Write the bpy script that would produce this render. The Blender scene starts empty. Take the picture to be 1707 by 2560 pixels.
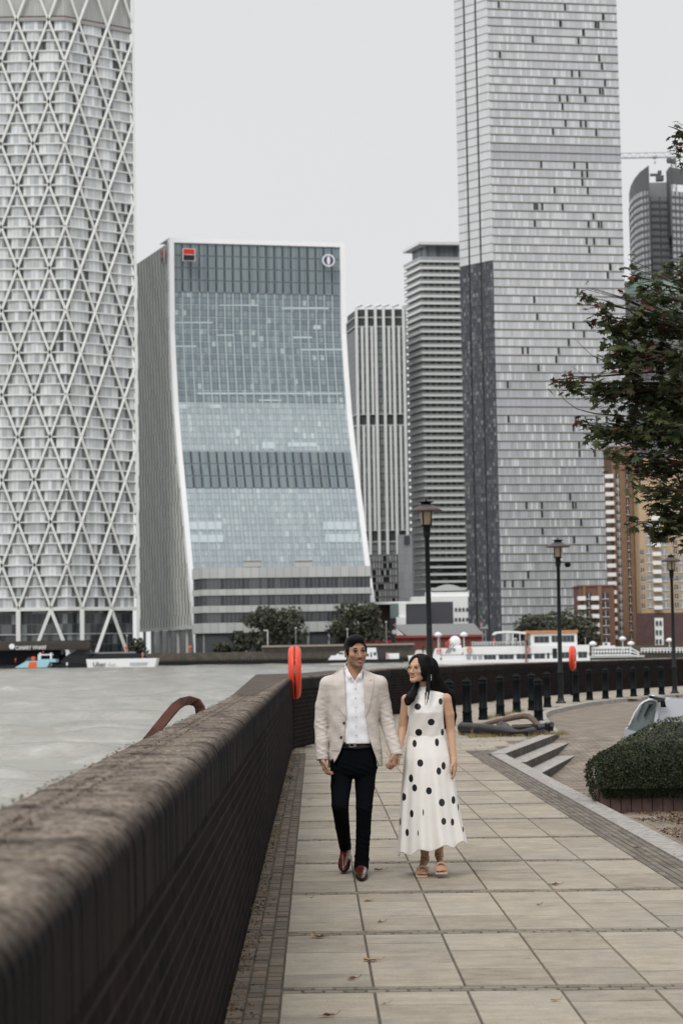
import bpy, bmesh, math, random
import numpy as np
from mathutils import Vector, Matrix, noise as mnoise
R = math.radians
sc = bpy.context.scene
# ------------------------------------------------------------------ camera
CAMH = 1.63
FPX = 4600.0                      # focal length in photograph pixels
PITCH = math.atan(358.8 / FPX); ROLL = R(0.95)
_F = Vector((0, math.cos(PITCH), math.sin(PITCH)))
_U0 = Vector((0, -math.sin(PITCH), math.cos(PITCH))); _R0 = Vector((1, 0, 0))
_Rc = _R0 * math.cos(ROLL) - _U0 * math.sin(ROLL)
_Uc = _U0 * math.cos(ROLL) + _R0 * math.sin(ROLL)
cam_d = bpy.data.cameras.new("camera"); cam = bpy.data.objects.new("camera", cam_d)
sc.collection.objects.link(cam); sc.camera = cam
M = Matrix((_Rc, _Uc, -_F)).transposed().to_4x4(); M.translation = (0, 0, CAMH)
cam.matrix_world = M
cam_d.sensor_fit = 'VERTICAL'; cam_d.sensor_height = 36; cam_d.lens = FPX / 2560 * 36
cam_d.clip_start = 0.1; cam_d.clip_end = 9000
cam_d.dof.use_dof = True; cam_d.dof.focus_distance = 13.5; cam_d.dof.aperture_fstop = 4.6
# ------------------------------------------------------------------ sky, sun, exposure
sc.view_settings.view_transform = 'Standard'; sc.view_settings.look = 'None'
sc.view_settings.exposure = 0; sc.view_settings.gamma = 1
W = bpy.data.worlds.new("World"); sc.world = W; W.use_nodes = True
SUN_EL, SUN_AZ = R(50), R(208)
def _world():
    nt = W.node_tree; nt.nodes.clear(); n = nt.nodes.new; l = nt.links.new
    out = n('ShaderNodeOutputWorld'); bg = n('ShaderNodeBackground'); l(bg.outputs[0], out.inputs[0])
    sky = n('ShaderNodeTexSky'); sky.sky_type = 'NISHITA'; sky.sun_disc = False
    sky.sun_elevation = SUN_EL; sky.sun_rotation = SUN_AZ
    sky.air_density = 1.0; sky.dust_density = 4.0
    hs = n('ShaderNodeHueSaturation'); hs.inputs['Saturation'].default_value = 0.25; hs.inputs['Value'].default_value = 1.0
    l(sky.outputs[0], hs.inputs['Color'])
    # overcast: an even grey cloud layer, slightly paler low down, over the clear-sky gradient
    tc = n('ShaderNodeTexCoord'); sp = n('ShaderNodeSeparateXYZ'); l(tc.outputs['Generated'], sp.inputs[0])
    rp = n('ShaderNodeValToRGB'); e = rp.color_ramp.elements
    e[0].position = 0.0; e[0].color = (8.0, 8.12, 8.22, 1); e[1].position = 0.40; e[1].color = (7.65, 7.8, 7.95, 1); e3 = e.new(1.0); e3.color = (15.5, 15.6, 15.8, 1)
    l(sp.outputs['Z'], rp.inputs[0])
    nz = n('ShaderNodeTexNoise'); nz.inputs['Scale'].default_value = 2.2; nz.inputs['Detail'].default_value = 3
    l(tc.outputs['Generated'], nz.inputs['Vector'])
    mr = n('ShaderNodeMapRange'); mr.inputs[3].default_value = 0.96; mr.inputs[4].default_value = 1.04; l(nz.outputs[0], mr.inputs[0])
    mx = n('ShaderNodeMix'); mx.data_type = 'RGBA'; mx.inputs[0].default_value = 0.93
    l(hs.outputs[0], mx.inputs[6]); l(rp.outputs[0], mx.inputs[7])
    vm = n('ShaderNodeVectorMath'); vm.operation = 'SCALE'; l(mx.outputs[2], vm.inputs[0]); l(mr.outputs[0], vm.inputs['Scale'])
    l(vm.outputs[0], bg.inputs[0]); bg.inputs[1].default_value = 0.1
_world()
sd = bpy.data.lights.new("sun", 'SUN'); sd.energy = 1.5; sd.angle = R(22); sd.color = (1, .97, .93)
so = bpy.data.objects.new("sun", sd); sc.collection.objects.link(so)
_sv = Vector((math.sin(SUN_AZ) * math.cos(SUN_EL), math.cos(SUN_AZ) * math.cos(SUN_EL), math.sin(SUN_EL)))
so.rotation_euler = _sv.to_track_quat('Z', 'Y').to_euler()
so.location = (0, 0, 60)
# ------------------------------------------------------------------ pixel -> world helpers (photograph pixels 1707 x 2560)
def ray(x, y): return _F * FPX + _Rc * (x - 853.5) + _Uc * (1280 - y)
def at(x, y, Y):
    r = ray(x, y); t = Y / r.y; return Vector((r.x * t, Y, CAMH + r.z * t))
def gnd(x, y, z=0.0):
    r = ray(x, y); t = (z - CAMH) / r.z; return Vector((r.x * t, r.y * t, z))
# ------------------------------------------------------------------ tags and object helpers
def tag(o, label=None, cat=None, group=None, kind=None):
    if label: o['label'] = label
    if cat: o['category'] = cat
    if group: o['group'] = group
    if kind: o['kind'] = kind
    return o
def thing(name, loc=(0, 0, 0), label=None, cat=None, group=None, rz=0):
    o = bpy.data.objects.new(name, None); sc.collection.objects.link(o)
    o.location = loc; o.rotation_euler = (0, 0, rz); o.empty_display_size = .2
    return tag(o, label, cat, group)
def rootloc(o):
    v = Vector((0, 0, 0))
    while o is not None: v += o.location; o = o.parent
    return v
def copy_tree(o, parent=None):
    c = o.copy(); sc.collection.objects.link(c)
    if parent is not None: c.parent = parent
    for ch in list(o.children): copy_tree(ch, c)
    return c
class MB:
    """collects polygons, then becomes one mesh object"""
    def __init__(s): s.v = []; s.f = []; s.m = []; s.uv = []; s.sm = []
    def face(s, pts, mi=0, uv=None, smooth=False):
        b = len(s.v); s.v += [tuple(p) for p in pts]; s.f.append(tuple(range(b, b + len(pts))))
        s.m.append(mi); s.uv.append(uv if uv else [(0, 0)] * len(pts)); s.sm.append(smooth)
    def mesh(s, V, F, mi=0, smooth=False):
        b = len(s.v); s.v += [tuple(p) for p in V]
        for f in F:
            s.f.append(tuple(i + b for i in f)); s.m.append(mi); s.uv.append([(0, 0)] * len(f)); s.sm.append(smooth)
    def box(s, c, d, mi=0, rz=0, top=(1, 1), ax=None):
        """box centred at c with sizes d; rz turns it; top scales its upper face; ax optional 3 axes"""
        X = Vector((math.cos(rz), math.sin(rz), 0)); Y = Vector((-math.sin(rz), math.cos(rz), 0)); Z = Vector((0, 0, 1))
        if ax: X, Y, Z = [Vector(a) for a in ax]
        c = Vector(c); V = []
        for k in (-.5, .5):
            tx, ty = (top if k > 0 else (1, 1))
            for i, j in ((-.5, -.5), (.5, -.5), (.5, .5), (-.5, .5)):
                V.append(c + X * (i * d[0] * tx) + Y * (j * d[1] * ty) + Z * (k * d[2]))
        s.mesh(V, [(0, 3, 2, 1), (4, 5, 6, 7), (0, 1, 5, 4), (1, 2, 6, 5), (2, 3, 7, 6), (3, 0, 4, 7)], mi)
    def bar(s, a, b, w, h=None, mi=0, up=(0, 0, 1)):
        """square bar from a to b"""
        a = Vector(a); b = Vector(b); h = h or w; d = (b - a); L = d.length; d.normalize()
        up = Vector(up)
        if abs(d.dot(up)) > .99: up = Vector((0, 1, 0))
        X = d.cross(up).normalized(); Z = X.cross(d)
        s.box((a + b) / 2, (w, L, h), mi, ax=(X, d, Z))
    def tube(s, pts, r, n=8, mi=0, cap=True, smooth=True):
        pts = [Vector(p) for p in pts]; r = r if hasattr(r, '__len__') else [r] * len(pts)
        V = []; F = []; ref = None
        for i, p in enumerate(pts):
            d = (pts[min(i + 1, len(pts) - 1)] - pts[max(i - 1, 0)]).normalized()
            if ref is None: ref = Vector((0, 0, 1)) if abs(d.z) < .9 else Vector((1, 0, 0))
            X = d.cross(ref).normalized(); ref = X.cross(d).normalized() * 1.0; Y = ref
            ref = Y
            for k in range(n):
                a = 2 * math.pi * k / n; V.append(p + X * (r[i] * math.cos(a)) + Y * (r[i] * math.sin(a)))
        for i in range(len(pts) - 1):
            for k in range(n):
                F.append((i * n + k, i * n + (k + 1) % n, (i + 1) * n + (k + 1) % n, (i + 1) * n + k))
        s.mesh(V, F, mi, smooth)
        if cap:
            s.mesh(V[:n], [tuple(range(n))], mi); s.mesh(V[-n:], [tuple(range(n - 1, -1, -1))], mi)
    def lathe(s, c, prof, n=16, mi=0, smooth=True, axis=None):
        """prof: (radius, height) pairs from bottom to top about c"""
        c = Vector(c); V = []; F = []; m = len(prof)
        A = axis or (Vector((1, 0, 0)), Vector((0, 1, 0)), Vector((0, 0, 1)))
        for r_, z in prof:
            for k in range(n):
                a = 2 * math.pi * k / n; V.append(c + A[0] * (r_ * math.cos(a)) + A[1] * (r_ * math.sin(a)) + A[2] * z)
        for i in range(m - 1):
            for k in range(n):
                F.append((i * n + k, i * n + (k + 1) % n, (i + 1) * n + (k + 1) % n, (i + 1) * n + k))
        s.mesh(V, F, mi, smooth)
        s.mesh(V[:n], [tuple(range(n - 1, -1, -1))], mi); s.mesh(V[-n:], [tuple(range(n))], mi)
    def prism(s, poly, z0, z1, mi=0):
        """vertical prism on a plan polygon (counter-clockwise)"""
        n = len(poly); V = [(p[0], p[1], z0) for p in poly] + [(p[0], p[1], z1) for p in poly]
        F = [tuple(range(n - 1, -1, -1)), tuple(range(n, 2 * n))] + [(i, (i + 1) % n, n + (i + 1) % n, n + i) for i in range(n)]
        s.mesh(V, F, mi)
    def ell(s, c, r, mi=0, nu=14, nv=9, ax=None, smooth=True):
        c = Vector(c); V = []; F = []
        A = [Vector(a) for a in ax] if ax else (Vector((1, 0, 0)), Vector((0, 1, 0)), Vector((0, 0, 1)))
        for j in range(nv + 1):
            t = math.pi * j / nv
            for i in range(nu):
                a = 2 * math.pi * i / nu
                V.append(c + A[0] * (r[0] * math.sin(t) * math.cos(a)) + A[1] * (r[1] * math.sin(t) * math.sin(a)) - A[2] * (r[2] * math.cos(t)))
        for j in range(nv):
            for i in range(nu): F.append((j * nu + i, j * nu + (i + 1) % nu, (j + 1) * nu + (i + 1) % nu, (j + 1) * nu + i))
        s.mesh(V, F, mi, smooth)
    def build(s, name, mats, parent=None, **kw):
        me = bpy.data.meshes.new(name)
        off = rootloc(parent) if parent is not None else Vector((0, 0, 0))
        if kw.pop('local', False): off = Vector((0, 0, 0))
        me.from_pydata([(p[0] - off.x, p[1] - off.y, p[2] - off.z) for p in s.v], [], s.f)
        me.polygons.foreach_set('material_index', s.m); me.polygons.foreach_set('use_smooth', s.sm)
        if any(u and any(c != (0, 0) for c in u) for u in s.uv):
            ul = me.uv_layers.new(name='UVMap'); ul.data.foreach_set('uv', [c for u in s.uv for p in u for c in p])
        for m in (mats if isinstance(mats, (list, tuple)) else [mats]): me.materials.append(m)
        me.update()
        o = bpy.data.objects.new(name, me); sc.collection.objects.link(o)
        if parent is not None: o.parent = parent
        if kw: tag(o, **kw)
        return o
def numpy_obj(name, V, F, mat, parent=None, smooth=True, attr=None, **kw):
    me = bpy.data.meshes.new(name); off = rootloc(parent) if parent is not None else Vector((0, 0, 0))
    V = np.asarray(V, np.float32) - np.array(off, np.float32); F = np.asarray(F, np.int32); n = F.shape[1]
    me.vertices.add(len(V)); me.vertices.foreach_set('co', V.ravel())
    me.loops.add(F.size); me.loops.foreach_set('vertex_index', F.ravel())
    me.polygons.add(len(F)); me.polygons.foreach_set('loop_start', np.arange(0, F.size, n, dtype=np.int32))
    me.polygons.foreach_set('use_smooth', np.full(len(F), smooth))
    if attr is not None:
        a = me.attributes.new('tint', 'FLOAT', 'POINT'); a.data.foreach_set('value', np.asarray(attr, np.float32))
    for m in (mat if isinstance(mat, (list, tuple)) else [mat]): me.materials.append(m)
    me.update(calc_edges=True); me.validate()
    o = bpy.data.objects.new(name, me); sc.collection.objects.link(o)
    if parent is not None: o.parent = parent
    if kw: tag(o, **kw)
    return o
# ------------------------------------------------------------------ materials
class NT:
    def __init__(s, name):
        s.m = bpy.data.materials.new(name); s.m.use_nodes = True; s.t = s.m.node_tree
        s.b = s.t.nodes['Principled BSDF']
    def n(s, t, **k):
        o = s.t.nodes.new('ShaderNode' + t)
        for a, v in k.items(): setattr(o, a, v)
        return o
    def l(s, a, b): s.t.links.new(a, b)
    def math(s, op, a, b=None, c=None):
        o = s.n('Math', operation=op)
        for i, v in enumerate((a, b, c)):
            if v is None: continue
            if isinstance(v, (int, float)): o.inputs[i].default_value = v
            else: s.l(v, o.inputs[i])
        return o.outputs[0]
    def mix(s, f, a, b, bt='MIX'):
        o = s.n('Mix', data_type='RGBA', blend_type=bt)
        for i, v in ((0, f), (6, a), (7, b)):
            if isinstance(v, (int, float)): o.inputs[i].default_value = v
            elif isinstance(v, tuple): o.inputs[i].default_value = (*v[:3], 1)
            else: s.l(v, o.inputs[i])
        return o.outputs[2]
    def ramp(s, f, stops, interp='LINEAR'):
        o = s.n('ValToRGB'); s.l(f, o.inputs[0]); cr = o.color_ramp; cr.interpolation = interp
        while len(cr.elements) < len(stops): cr.elements.new(.5)
        for e, (p, c) in zip(cr.elements, stops): e.position = p; e.color = (*c[:3], 1)
        return o.outputs[0]
    def coord(s, which='Object', scale=None, rot=None):
        tc = s.n('TexCoord'); o = tc.outputs[which]
        if scale is not None or rot is not None:
            mp = s.n('Mapping'); s.l(o, mp.inputs[0]); o = mp.outputs[0]
            if scale is not None: mp.inputs['Scale'].default_value = scale if hasattr(scale, '__len__') else (scale,) * 3
            if rot is not None: mp.inputs['Rotation'].default_value = rot
        return o
    def noise(s, vec, scale, detail=4, rough=.55):
        o = s.n('TexNoise'); o.inputs['Scale'].default_value = scale; o.inputs['Detail'].default_value = detail
        o.inputs['Roughness'].default_value = rough; s.l(vec, o.inputs['Vector']); return o.outputs[0]
    def bump(s, h, strength=.3, dist=.01):
        o = s.n('Bump'); o.inputs['Strength'].default_value = strength; o.inputs['Distance'].default_value = dist
        s.l(h, o.inputs['Height']); s.l(o.outputs[0], s.b.inputs['Normal'])
    def set(s, col=None, rough=None, spec=None, metal=None, sheen=None, coat=None):
        for key, v in (('Base Color', col), ('Roughness', rough), ('Specular IOR Level', spec), ('Metallic', metal), ('Sheen Weight', sheen), ('Coat Weight', coat)):
            if v is None: continue
            if isinstance(v, tuple): v = (*v[:3], 1)
            if isinstance(v, (int, float, tuple)): s.b.inputs[key].default_value = v
            else: s.l(v, s.b.inputs[key])
        return s.m
_mc = {}
def mat(name, col, rough=.6, spec=.22, metal=0., var=.12, vs=3., bump=0., bs=30., bd=.005, coat=0, col2=None, c2=(.45, .6)):
    """general surface: base colour with noise variation, optional second colour in patches, optional bump"""
    if name in _mc: return _mc[name]
    t = NT(name); v = t.coord('Object'); n1 = t.noise(v, vs, 5)
    f = t.math('MULTIPLY_ADD', t.math('SUBTRACT', n1, .5), var * 4, 1.0)
    c = t.n('Combine' + 'XYZ')
    for i in range(3): t.l(f, c.inputs[i])
    base = tuple(col)
    if col2 is not None:
        n2 = t.noise(v, vs * .7 + .13, 6, .65)
        mr = t.n('MapRange'); t.l(n2, mr.inputs[0]); mr.inputs[1].default_value = c2[0]; mr.inputs[2].default_value = c2[1]
        base = t.mix(mr.outputs[0], tuple(col), tuple(col2))
    cc = t.mix(1.0, base, c.outputs[0], 'MULTIPLY')
    t.set(cc, rough, spec, metal, coat=coat)
    if bump: t.bump(t.noise(v, bs, 5), bump, bd)
    _mc[name] = t.m; return t.m
def cells(name, cw, ch, stops, mw=.0, mh=.0, mcol=(.2, .2, .2), rough=.3, spec=.5, metal=0., grad=None, interp='CONSTANT', seed=0., rowj=0.):
    """facade panels: UV in metres; each cell cw x ch draws its own colour from stops; mullions mw wide and mh high"""
    if name in _mc: return _mc[name]
    t = NT(name); uv = t.n('UVMap').outputs[0]; sp = t.n('SeparateXYZ'); t.l(uv, sp.inputs[0])
    v = t.math('DIVIDE', sp.outputs[1], ch); fv = t.math('FLOOR', v)
    u = t.math('DIVIDE', sp.outputs[0], cw)
    if rowj: u = t.math('MULTIPLY_ADD', fv, rowj, u)
    fu = t.math('FLOOR', u); cb = t.n('CombineXYZ'); t.l(fu, cb.inputs[0]); t.l(fv, cb.inputs[1]); cb.inputs[2].default_value = seed
    wn = t.n('TexWhiteNoise'); t.l(cb.outputs[0], wn.inputs[0])
    col = t.ramp(wn.outputs[0], stops, interp)
    if mw:
        ln = t.math('LESS_THAN', t.math('SUBTRACT', u, fu), mw / cw); col = t.mix(ln, col, mcol)
    if mh:
        ln = t.math('LESS_THAN', t.math('SUBTRACT', v, fv), mh / ch); col = t.mix(ln, col, mcol)
    t.set(col, rough, spec, metal); _mc[name] = t.m; return t.m
def bricks(name, bw, bh, cols, mortar=(.2, .18, .16), ms=.01, rough=.75, spec=.3, vec='UV', off=.5, bumpd=.004, tint=.15):
    if name in _mc: return _mc[name]
    t = NT(name)
    v = t.n('UVMap').outputs[0] if vec == 'UV' else t.coord('Object')
    b = t.n('TexBrick'); t.l(v, b.inputs['Vector']); b.offset = off
    b.inputs['Scale'].default_value = 1; b.inputs['Brick Width'].default_value = bw; b.inputs['Row Height'].default_value = bh
    b.inputs['Mortar Size'].default_value = ms; b.inputs['Mortar Smooth'].default_value = .3; b.inputs['Bias'].default_value = 0
    b.inputs['Color1'].default_value = (*cols[0], 1); b.inputs['Color2'].default_value = (*cols[1], 1); b.inputs['Mortar'].default_value = (*mortar, 1)
    ob = t.coord('Object'); n1 = t.noise(ob, 2.3, 6); n2 = t.noise(ob, 40, 3)
    f = t.math('MULTIPLY_ADD', t.math('SUBTRACT', n1, .5), tint * 5, 1.0); f = t.math('MULTIPLY_ADD', t.math('SUBTRACT', n2, .5), tint * 2, f)
    c = t.n('CombineXYZ')
    for i in range(3): t.l(f, c.inputs[i])
    col = t.mix(1.0, b.outputs['Color'], c.outputs[0], 'MULTIPLY')
    t.set(col, rough, spec)
    h = t.math('SUBTRACT', t.math('MULTIPLY', n2, .35), b.outputs['Fac']); t.bump(h, .8, bumpd)
    _mc[name] = t.m; return t.m
# ================================================================== SETTING: river, banks, paths
rng = random.Random(7)
def PW(u, v, z=0): return Vector((u - .0155 * v, v, z))          # path frame: u across, v along
WALLIN = [(-.45, 0.6), (-.457, 2), (-.565, 8.36), (-.77, 21.5), (-.925, 31.6), (-.90, 33.0), (-.56, 34.6), (.2, 41), (1.28, 50.7), (3.44, 58.2), (5.86, 65.7), (8.15, 70.8), (11.5, 77.6), (15.5, 84.6), (22, 92), (34, 101), (60, 112)]
def _water():
    t = NT('river water'); v = t.coord('Object')
    mp = t.coord('Object', (1, .45, 1)); n1 = t.noise(mp, .48, 9, .72); n2 = t.noise(mp, 1.1, 7, .7); n3 = t.noise(v, .02, 3)
    n4 = t.noise(t.coord('Object', (1, .35, 1)), .07, 6, .6)
    f = t.math('ADD', t.math('MULTIPLY', n1, .55), t.math('ADD', t.math('MULTIPLY', n4, .3), t.math('MULTIPLY', n3, .15)))
    c = t.ramp(f, [(.38, (.20, .185, .155)), (.46, (.32, .305, .27)), (.54, (.40, .385, .35)), (.62, (.66, .645, .61))])
    c = t.mix(t.ramp(n2, [(.42, (0, 0, 0)), (.60, (.65, .65, .65))]), c, (.31, .285, .24))
    t.set(c, .16, .5); h = t.math('ADD', t.math('MULTIPLY', n1, 1.0), t.math('MULTIPLY', n2, .35)); t.bump(h, .6, .25)
    return t.m
mb = MB()
pl = [(-900, -20), (-.7, -20), (-.7, 0)] + [(x - .15, y + .1) for x, y in WALLIN] + [(300, 140), (1500, 160), (1500, 541), (-900, 541)]
mb.face([(x, y, -.72) for x, y in pl]); mb.build('river_depth', mat('deep river', (.30, .29, .26), .4), kind='structure')
def _river():
    r = np.random.default_rng(8); ys = [-12.0]
    while ys[-1] < 541.5: ys.append(ys[-1] + max(.16, abs(ys[-1]) * .0105))
    ys[-1] = 541.5; ys = np.array(ys); n = 440; wy = np.array([y for x, y in WALLIN]); wx = np.array([x for x, y in WALLIN])
    xr = np.where(ys <= 112, np.interp(ys, wy, wx) - .12, 60 + (ys - 112) * 1.6); xr = np.where(ys < .6, -.6, xr); xl = -.34 * np.maximum(ys, 0) - 7
    # columns crowd towards the part of the river that lies nearest
    t = np.linspace(0, 1, n); X = xl[:, None] + (xr - xl)[:, None] * t[None]; Y = ys[:, None] + 0 * X
    sp = np.maximum(np.gradient(ys)[:, None] * 1.0, (xr - xl)[:, None] / n); Z = 0 * X
    for i in range(46):
        L = .7 * 1.085 ** i; a = .5 * np.pi + r.normal(0, .75); k = 2 * np.pi / L; kx, ky = k * math.cos(a), k * math.sin(a); ph = r.uniform(0, 6.28); w = np.clip((L / sp - 2.6) / 2.5, 0, 1)
        g = .5 + .5 * np.sin(X * .05 * r.uniform(.5, 2) + Y * .045 * r.uniform(.5, 2) + r.uniform(0, 6))
        Z = Z + w * g * (.021 * L ** .62) * (1 - 2 * np.abs(np.sin((X * kx + Y * ky) * .5 + ph)) ** 1.3)
    Z = Z - .5; m = len(ys); V = np.stack([X, Y, Z], -1).reshape(-1, 3); i = np.arange(m - 1)[:, None] * n + np.arange(n - 1)[None]; F = np.stack([i, i + 1, i + n + 1, i + n], -1).reshape(-1, 4)
    return numpy_obj('river_water', V, F, _water(), smooth=True, kind='structure')
water = _river()
gm = mat('dark quay soil', (.09, .085, .075), .9)
mb = MB(); mb.face([(x, y, -1.0) for x, y in [(-.6, -20), (600, -20), (600, 145), (300, 138)] + [(x, y) for x, y in reversed(WALLIN)]]); mb.build('ground', gm, kind='structure')
# far bank: quay wall of sheet piles under a brown stone wall, then land to the horizon
mb = MB(); mb.face([(-4000, 541.5, 3.0), (4000, 541.5, 3.0), (9000, 9000, 3.0), (-9000, 9000, 3.0)])
mb.build('far_bank_ground', mat('far ground', (.12, .12, .11), .9), kind='structure')
slab_m = None
def _slab_mat():
    t = NT('paving slabs'); a = t.n('Attribute', attribute_name='tint'); v = t.coord('Object')
    n1 = t.noise(v, 1.3, 7, .6); n2 = t.noise(v, 90, 3); n3 = t.noise(t.coord('Object', (.22, 1, 1)), 12, 6, .75); vo = t.n('TexVoronoi'); vo.inputs['Scale'].default_value = 2.6; t.l(t.coord('Object'), vo.inputs['Vector']); gum = t.ramp(vo.outputs['Distance'], [(.03, (.62, .62, .62)), (.055, (1, 1, 1))]); n6 = t.noise(v, 4.5, 7, .75)
    f = t.math('MULTIPLY_ADD', t.math('SUBTRACT', n1, .5), .95, 1.0); f = t.math('MULTIPLY_ADD', t.math('SUBTRACT', n2, .5), .55, f)
    f = t.math('MULTIPLY_ADD', t.math('SUBTRACT', n3, .5), .85, f); f = t.math('MULTIPLY_ADD', t.math('SUBTRACT', n6, .5), .95, f); f = t.math('MULTIPLY', f, gum); f = t.math('MULTIPLY_ADD', a.outputs['Fac'], .13, f)
    c = t.n('CombineXYZ')
    for i in range(3): t.l(f, c.inputs[i])
    base = t.mix(t.ramp(n1, [(.42, (0, 0, 0)), (.62, (1, 1, 1))]), (.335, .290, .228), (.262, .235, .195))
    t.set(t.mix(1.0, base, c.outputs[0], 'MULTIPLY'), .85, .25)
    t.bump(t.math('ADD', n2, t.math('MULTIPLY', n3, .6)), .5, .004); return t.m
slab_m = _slab_mat()
def _sett_mat(name, col, col2):
    t = NT(name); a = t.n('Attribute', attribute_name='tint'); v = t.coord('Object')
    n1 = t.noise(v, 2.0, 6, .6); n2 = t.noise(v, 70, 3)
    f = t.math('MULTIPLY_ADD', a.outputs['Fac'], .22, 1.0); f = t.math('MULTIPLY_ADD', t.math('SUBTRACT', n2, .5), .5, f); f = t.math('MULTIPLY_ADD', t.math('SUBTRACT', n1, .5), .7, f)
    c = t.n('CombineXYZ')
    for i in range(3): t.l(f, c.inputs[i])
    base = t.mix(t.ramp(n1, [(.4, (0, 0, 0)), (.62, (1, 1, 1))]), col, col2)
    t.set(t.mix(1.0, base, c.outputs[0], 'MULTIPLY'), .85, .2); t.bump(n2, .4, .004); return t.m
brown_sett = _sett_mat('brown border bricks', (.185, .145, .112), (.13, .108, .09))
grey_sett = _sett_mat('grey brown border bricks', (.19, .165, .137), (.135, .119, .10))
band_sett = _sett_mat('beige band bricks', (.215, .188, .152), (.165, .146, .120))
court_sett = _sett_mat('court bricks', (.27, .218, .180), (.205, .165, .137))
joint = mat('joint sand', (.105, .09, .072), .95, var=.3, vs=8)
class Tiles:
    """flat paving pieces with chamfered rims, a random tint each"""
    def __init__(s): s.V = []; s.F = []; s.T = []
    def quad(s, pts, gap=.004, tint=None, jit=.0015, zf=None):
        P = [Vector(p) for p in pts]; c = sum(P, Vector()) / 4
        t = rng.uniform(-1, 1) if tint is None else tint; b = len(s.V); dz = rng.uniform(-jit, jit)
        out = []
        for i, p in enumerate(P):
            e1 = (P[i - 1] - p).normalized(); e2 = (P[(i + 1) % 4] - p).normalized()
            out.append((p, (e1 + e2)))
        for k, (g, z) in enumerate(((gap, -.012), (gap + .003, 0))):
            for p, d in out:
                q = p + d * g; s.V.append((q.x, q.y, q.z + z + dz)); s.T.append(t)
        s.F.append((b + 4, b + 5, b + 6, b + 7))
        for i in range(4): s.F.append((b + i, b + (i + 1) % 4, b + 4 + (i + 1) % 4, b + 4 + i))
    def build(s, name, m, **k): return numpy_obj(name, s.V, s.F, m, smooth=False, attr=s.T, **k)
# ---- river path: slabs between double courses of small bricks
NB = [7.30 + 1.842 * k for k in range(-4, 14)]
def SV(u, v, z=0): return PW(u, v - .03 * (u - .5), z)
T = Tiles(); S = Tiles(); B = Tiles()
cols = [-.19, .262, .712, 1.162, 1.612, 2.06, 2.49]
for bi, vb in enumerate(NB[:-1]):
    v0 = vb + .072; v1 = NB[bi + 1] - .072; L = v1 - v0
    for r in (0, 1):
        va = vb - .070 + r * .071; n = 26
        for k in range(n):
            a = cols[0] + (2.68 / n) * (k + (.5 if r else 0)); b_ = min(a + 2.68 / n, cols[-1])
            B.quad([SV(a, va), SV(b_, va), SV(b_, va + .067), SV(a, va + .067)], .0055)
    for ci in range(6):
        cuts = rng.choice([[.43, .82], [.34], [.28, .66], [.5], [.2, .62], [.4, .78], [.62], [.36, .7]])
        cuts = [0] + [c + rng.uniform(-.03, .03) for c in cuts] + [1]
        for a, b_ in zip(cuts, cuts[1:]):
            T.quad([SV(cols[ci], v0 + a * L), SV(cols[ci + 1], v0 + a * L), SV(cols[ci + 1], v0 + b_ * L), SV(cols[ci], v0 + b_ * L)], .0046)
# promenade slabs beyond the steps, up to the far wall
def inside(p, poly):
    x, y = p; c = False
    for i in range(len(poly)):
        x1, y1 = poly[i]; x2, y2 = poly[i - 1]
        if (y1 > y) != (y2 > y) and x < (x2 - x1) * (y - y1) / (y2 - y1) + x1: c = not c
    return c
vtop = NB[-1] + .0
KC = [(4.12, 37.4), (4.35, 40.5), (4.75, 45.5), (5.15, 49.5), (5.55, 51.7), (6.44, 55.1), (7.62, 59.2), (8.94, 62.5), (10.28, 65.0), (12.54, 68.6), (17, 73.5), (26, 80), (45, 88)]
prom = [(-.60, NB[-1]), (2.0, 30.0), (3.53, 35.7), (4.12, 37.4)] + KC[1:] + [(60, 104)] + [(x + .02, y - .02) for x, y in reversed(WALLIN[4:-1])]
v = vtop
while v < 108:
    dv = .62 if v < 60 else 1.0
    xs = -1.2 + rng.uniform(0, .3)
    while xs < 60:
        w = (.62 if v < 60 else 1.1) * rng.choice([1, 1, .66])
        q = [(xs, v), (xs + w, v), (xs + w, v + dv), (xs, v + dv)]
        if inside((xs + w / 2, v + dv / 2), prom): T.quad([(x, y, 0) for x, y in q], .005)
        xs += w
    v += dv
T.build('path_slabs', slab_m, kind='structure'); B.build('path_brick_bands', band_sett, kind='structure')
# brick margins: three fine courses along the wall, five along the kerb
for i in range(3):
    u0 = -.437 + i * .0823; v = 1.0 + rng.random() * .05
    while v < 33:
        L = .108
        S.quad([PW(u0, v), PW(u0 + .0823, v), PW(u0 + .0823, v + L), PW(u0, v + L)], .004, jit=.004); v += L
S.build('path_border_bricks', brown_sett, kind='structure')
G = Tiles()
for i in range(5):
    v = 1.0
    while v < 30.2:
        L = .22; f = lambda i, v: 2.49 + .06 * i - max(0, (v - 24)) * .008
        top = 30.05 - (4 - i) * .06
        G.quad([PW(f(i, v), v), PW(f(i + 1, v), v), PW(f(i + 1, v + L), v + L), PW(f(i, v + L), v + L)], .004); v += L
LA, LB = Vector((2.05, 30.05, 0)), Vector((3.75, 36.6, 0)); KA, KB = Vector((2.34, 30.05, 0)), Vector((4.12, 37.4, 0))
for i in range(5):
    for k in range(30):
        a, b_ = k / 30, (k + 1) / 30
        p = lambda s, j: LA.lerp(LB, s).lerp(KA.lerp(KB, s), j / 5)
        G.quad([p(a, i), p(a, i + 1), p(b_, i + 1), p(b_, i)], .004)
G.build('kerb_border_bricks', grey_sett, kind='structure')
mb = MB()
base = [(-.437, 0), (2.80, 0), (2.31, 29.95), (4.12, 37.4)] + KC[1:] + [(60, 104)] + [(x + .01, y) for x, y in reversed(WALLIN[4:-1])]
mb.face([(x, y, -.010) for x, y in base]); mb.build('path_bed', joint, kind='structure')
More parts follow.
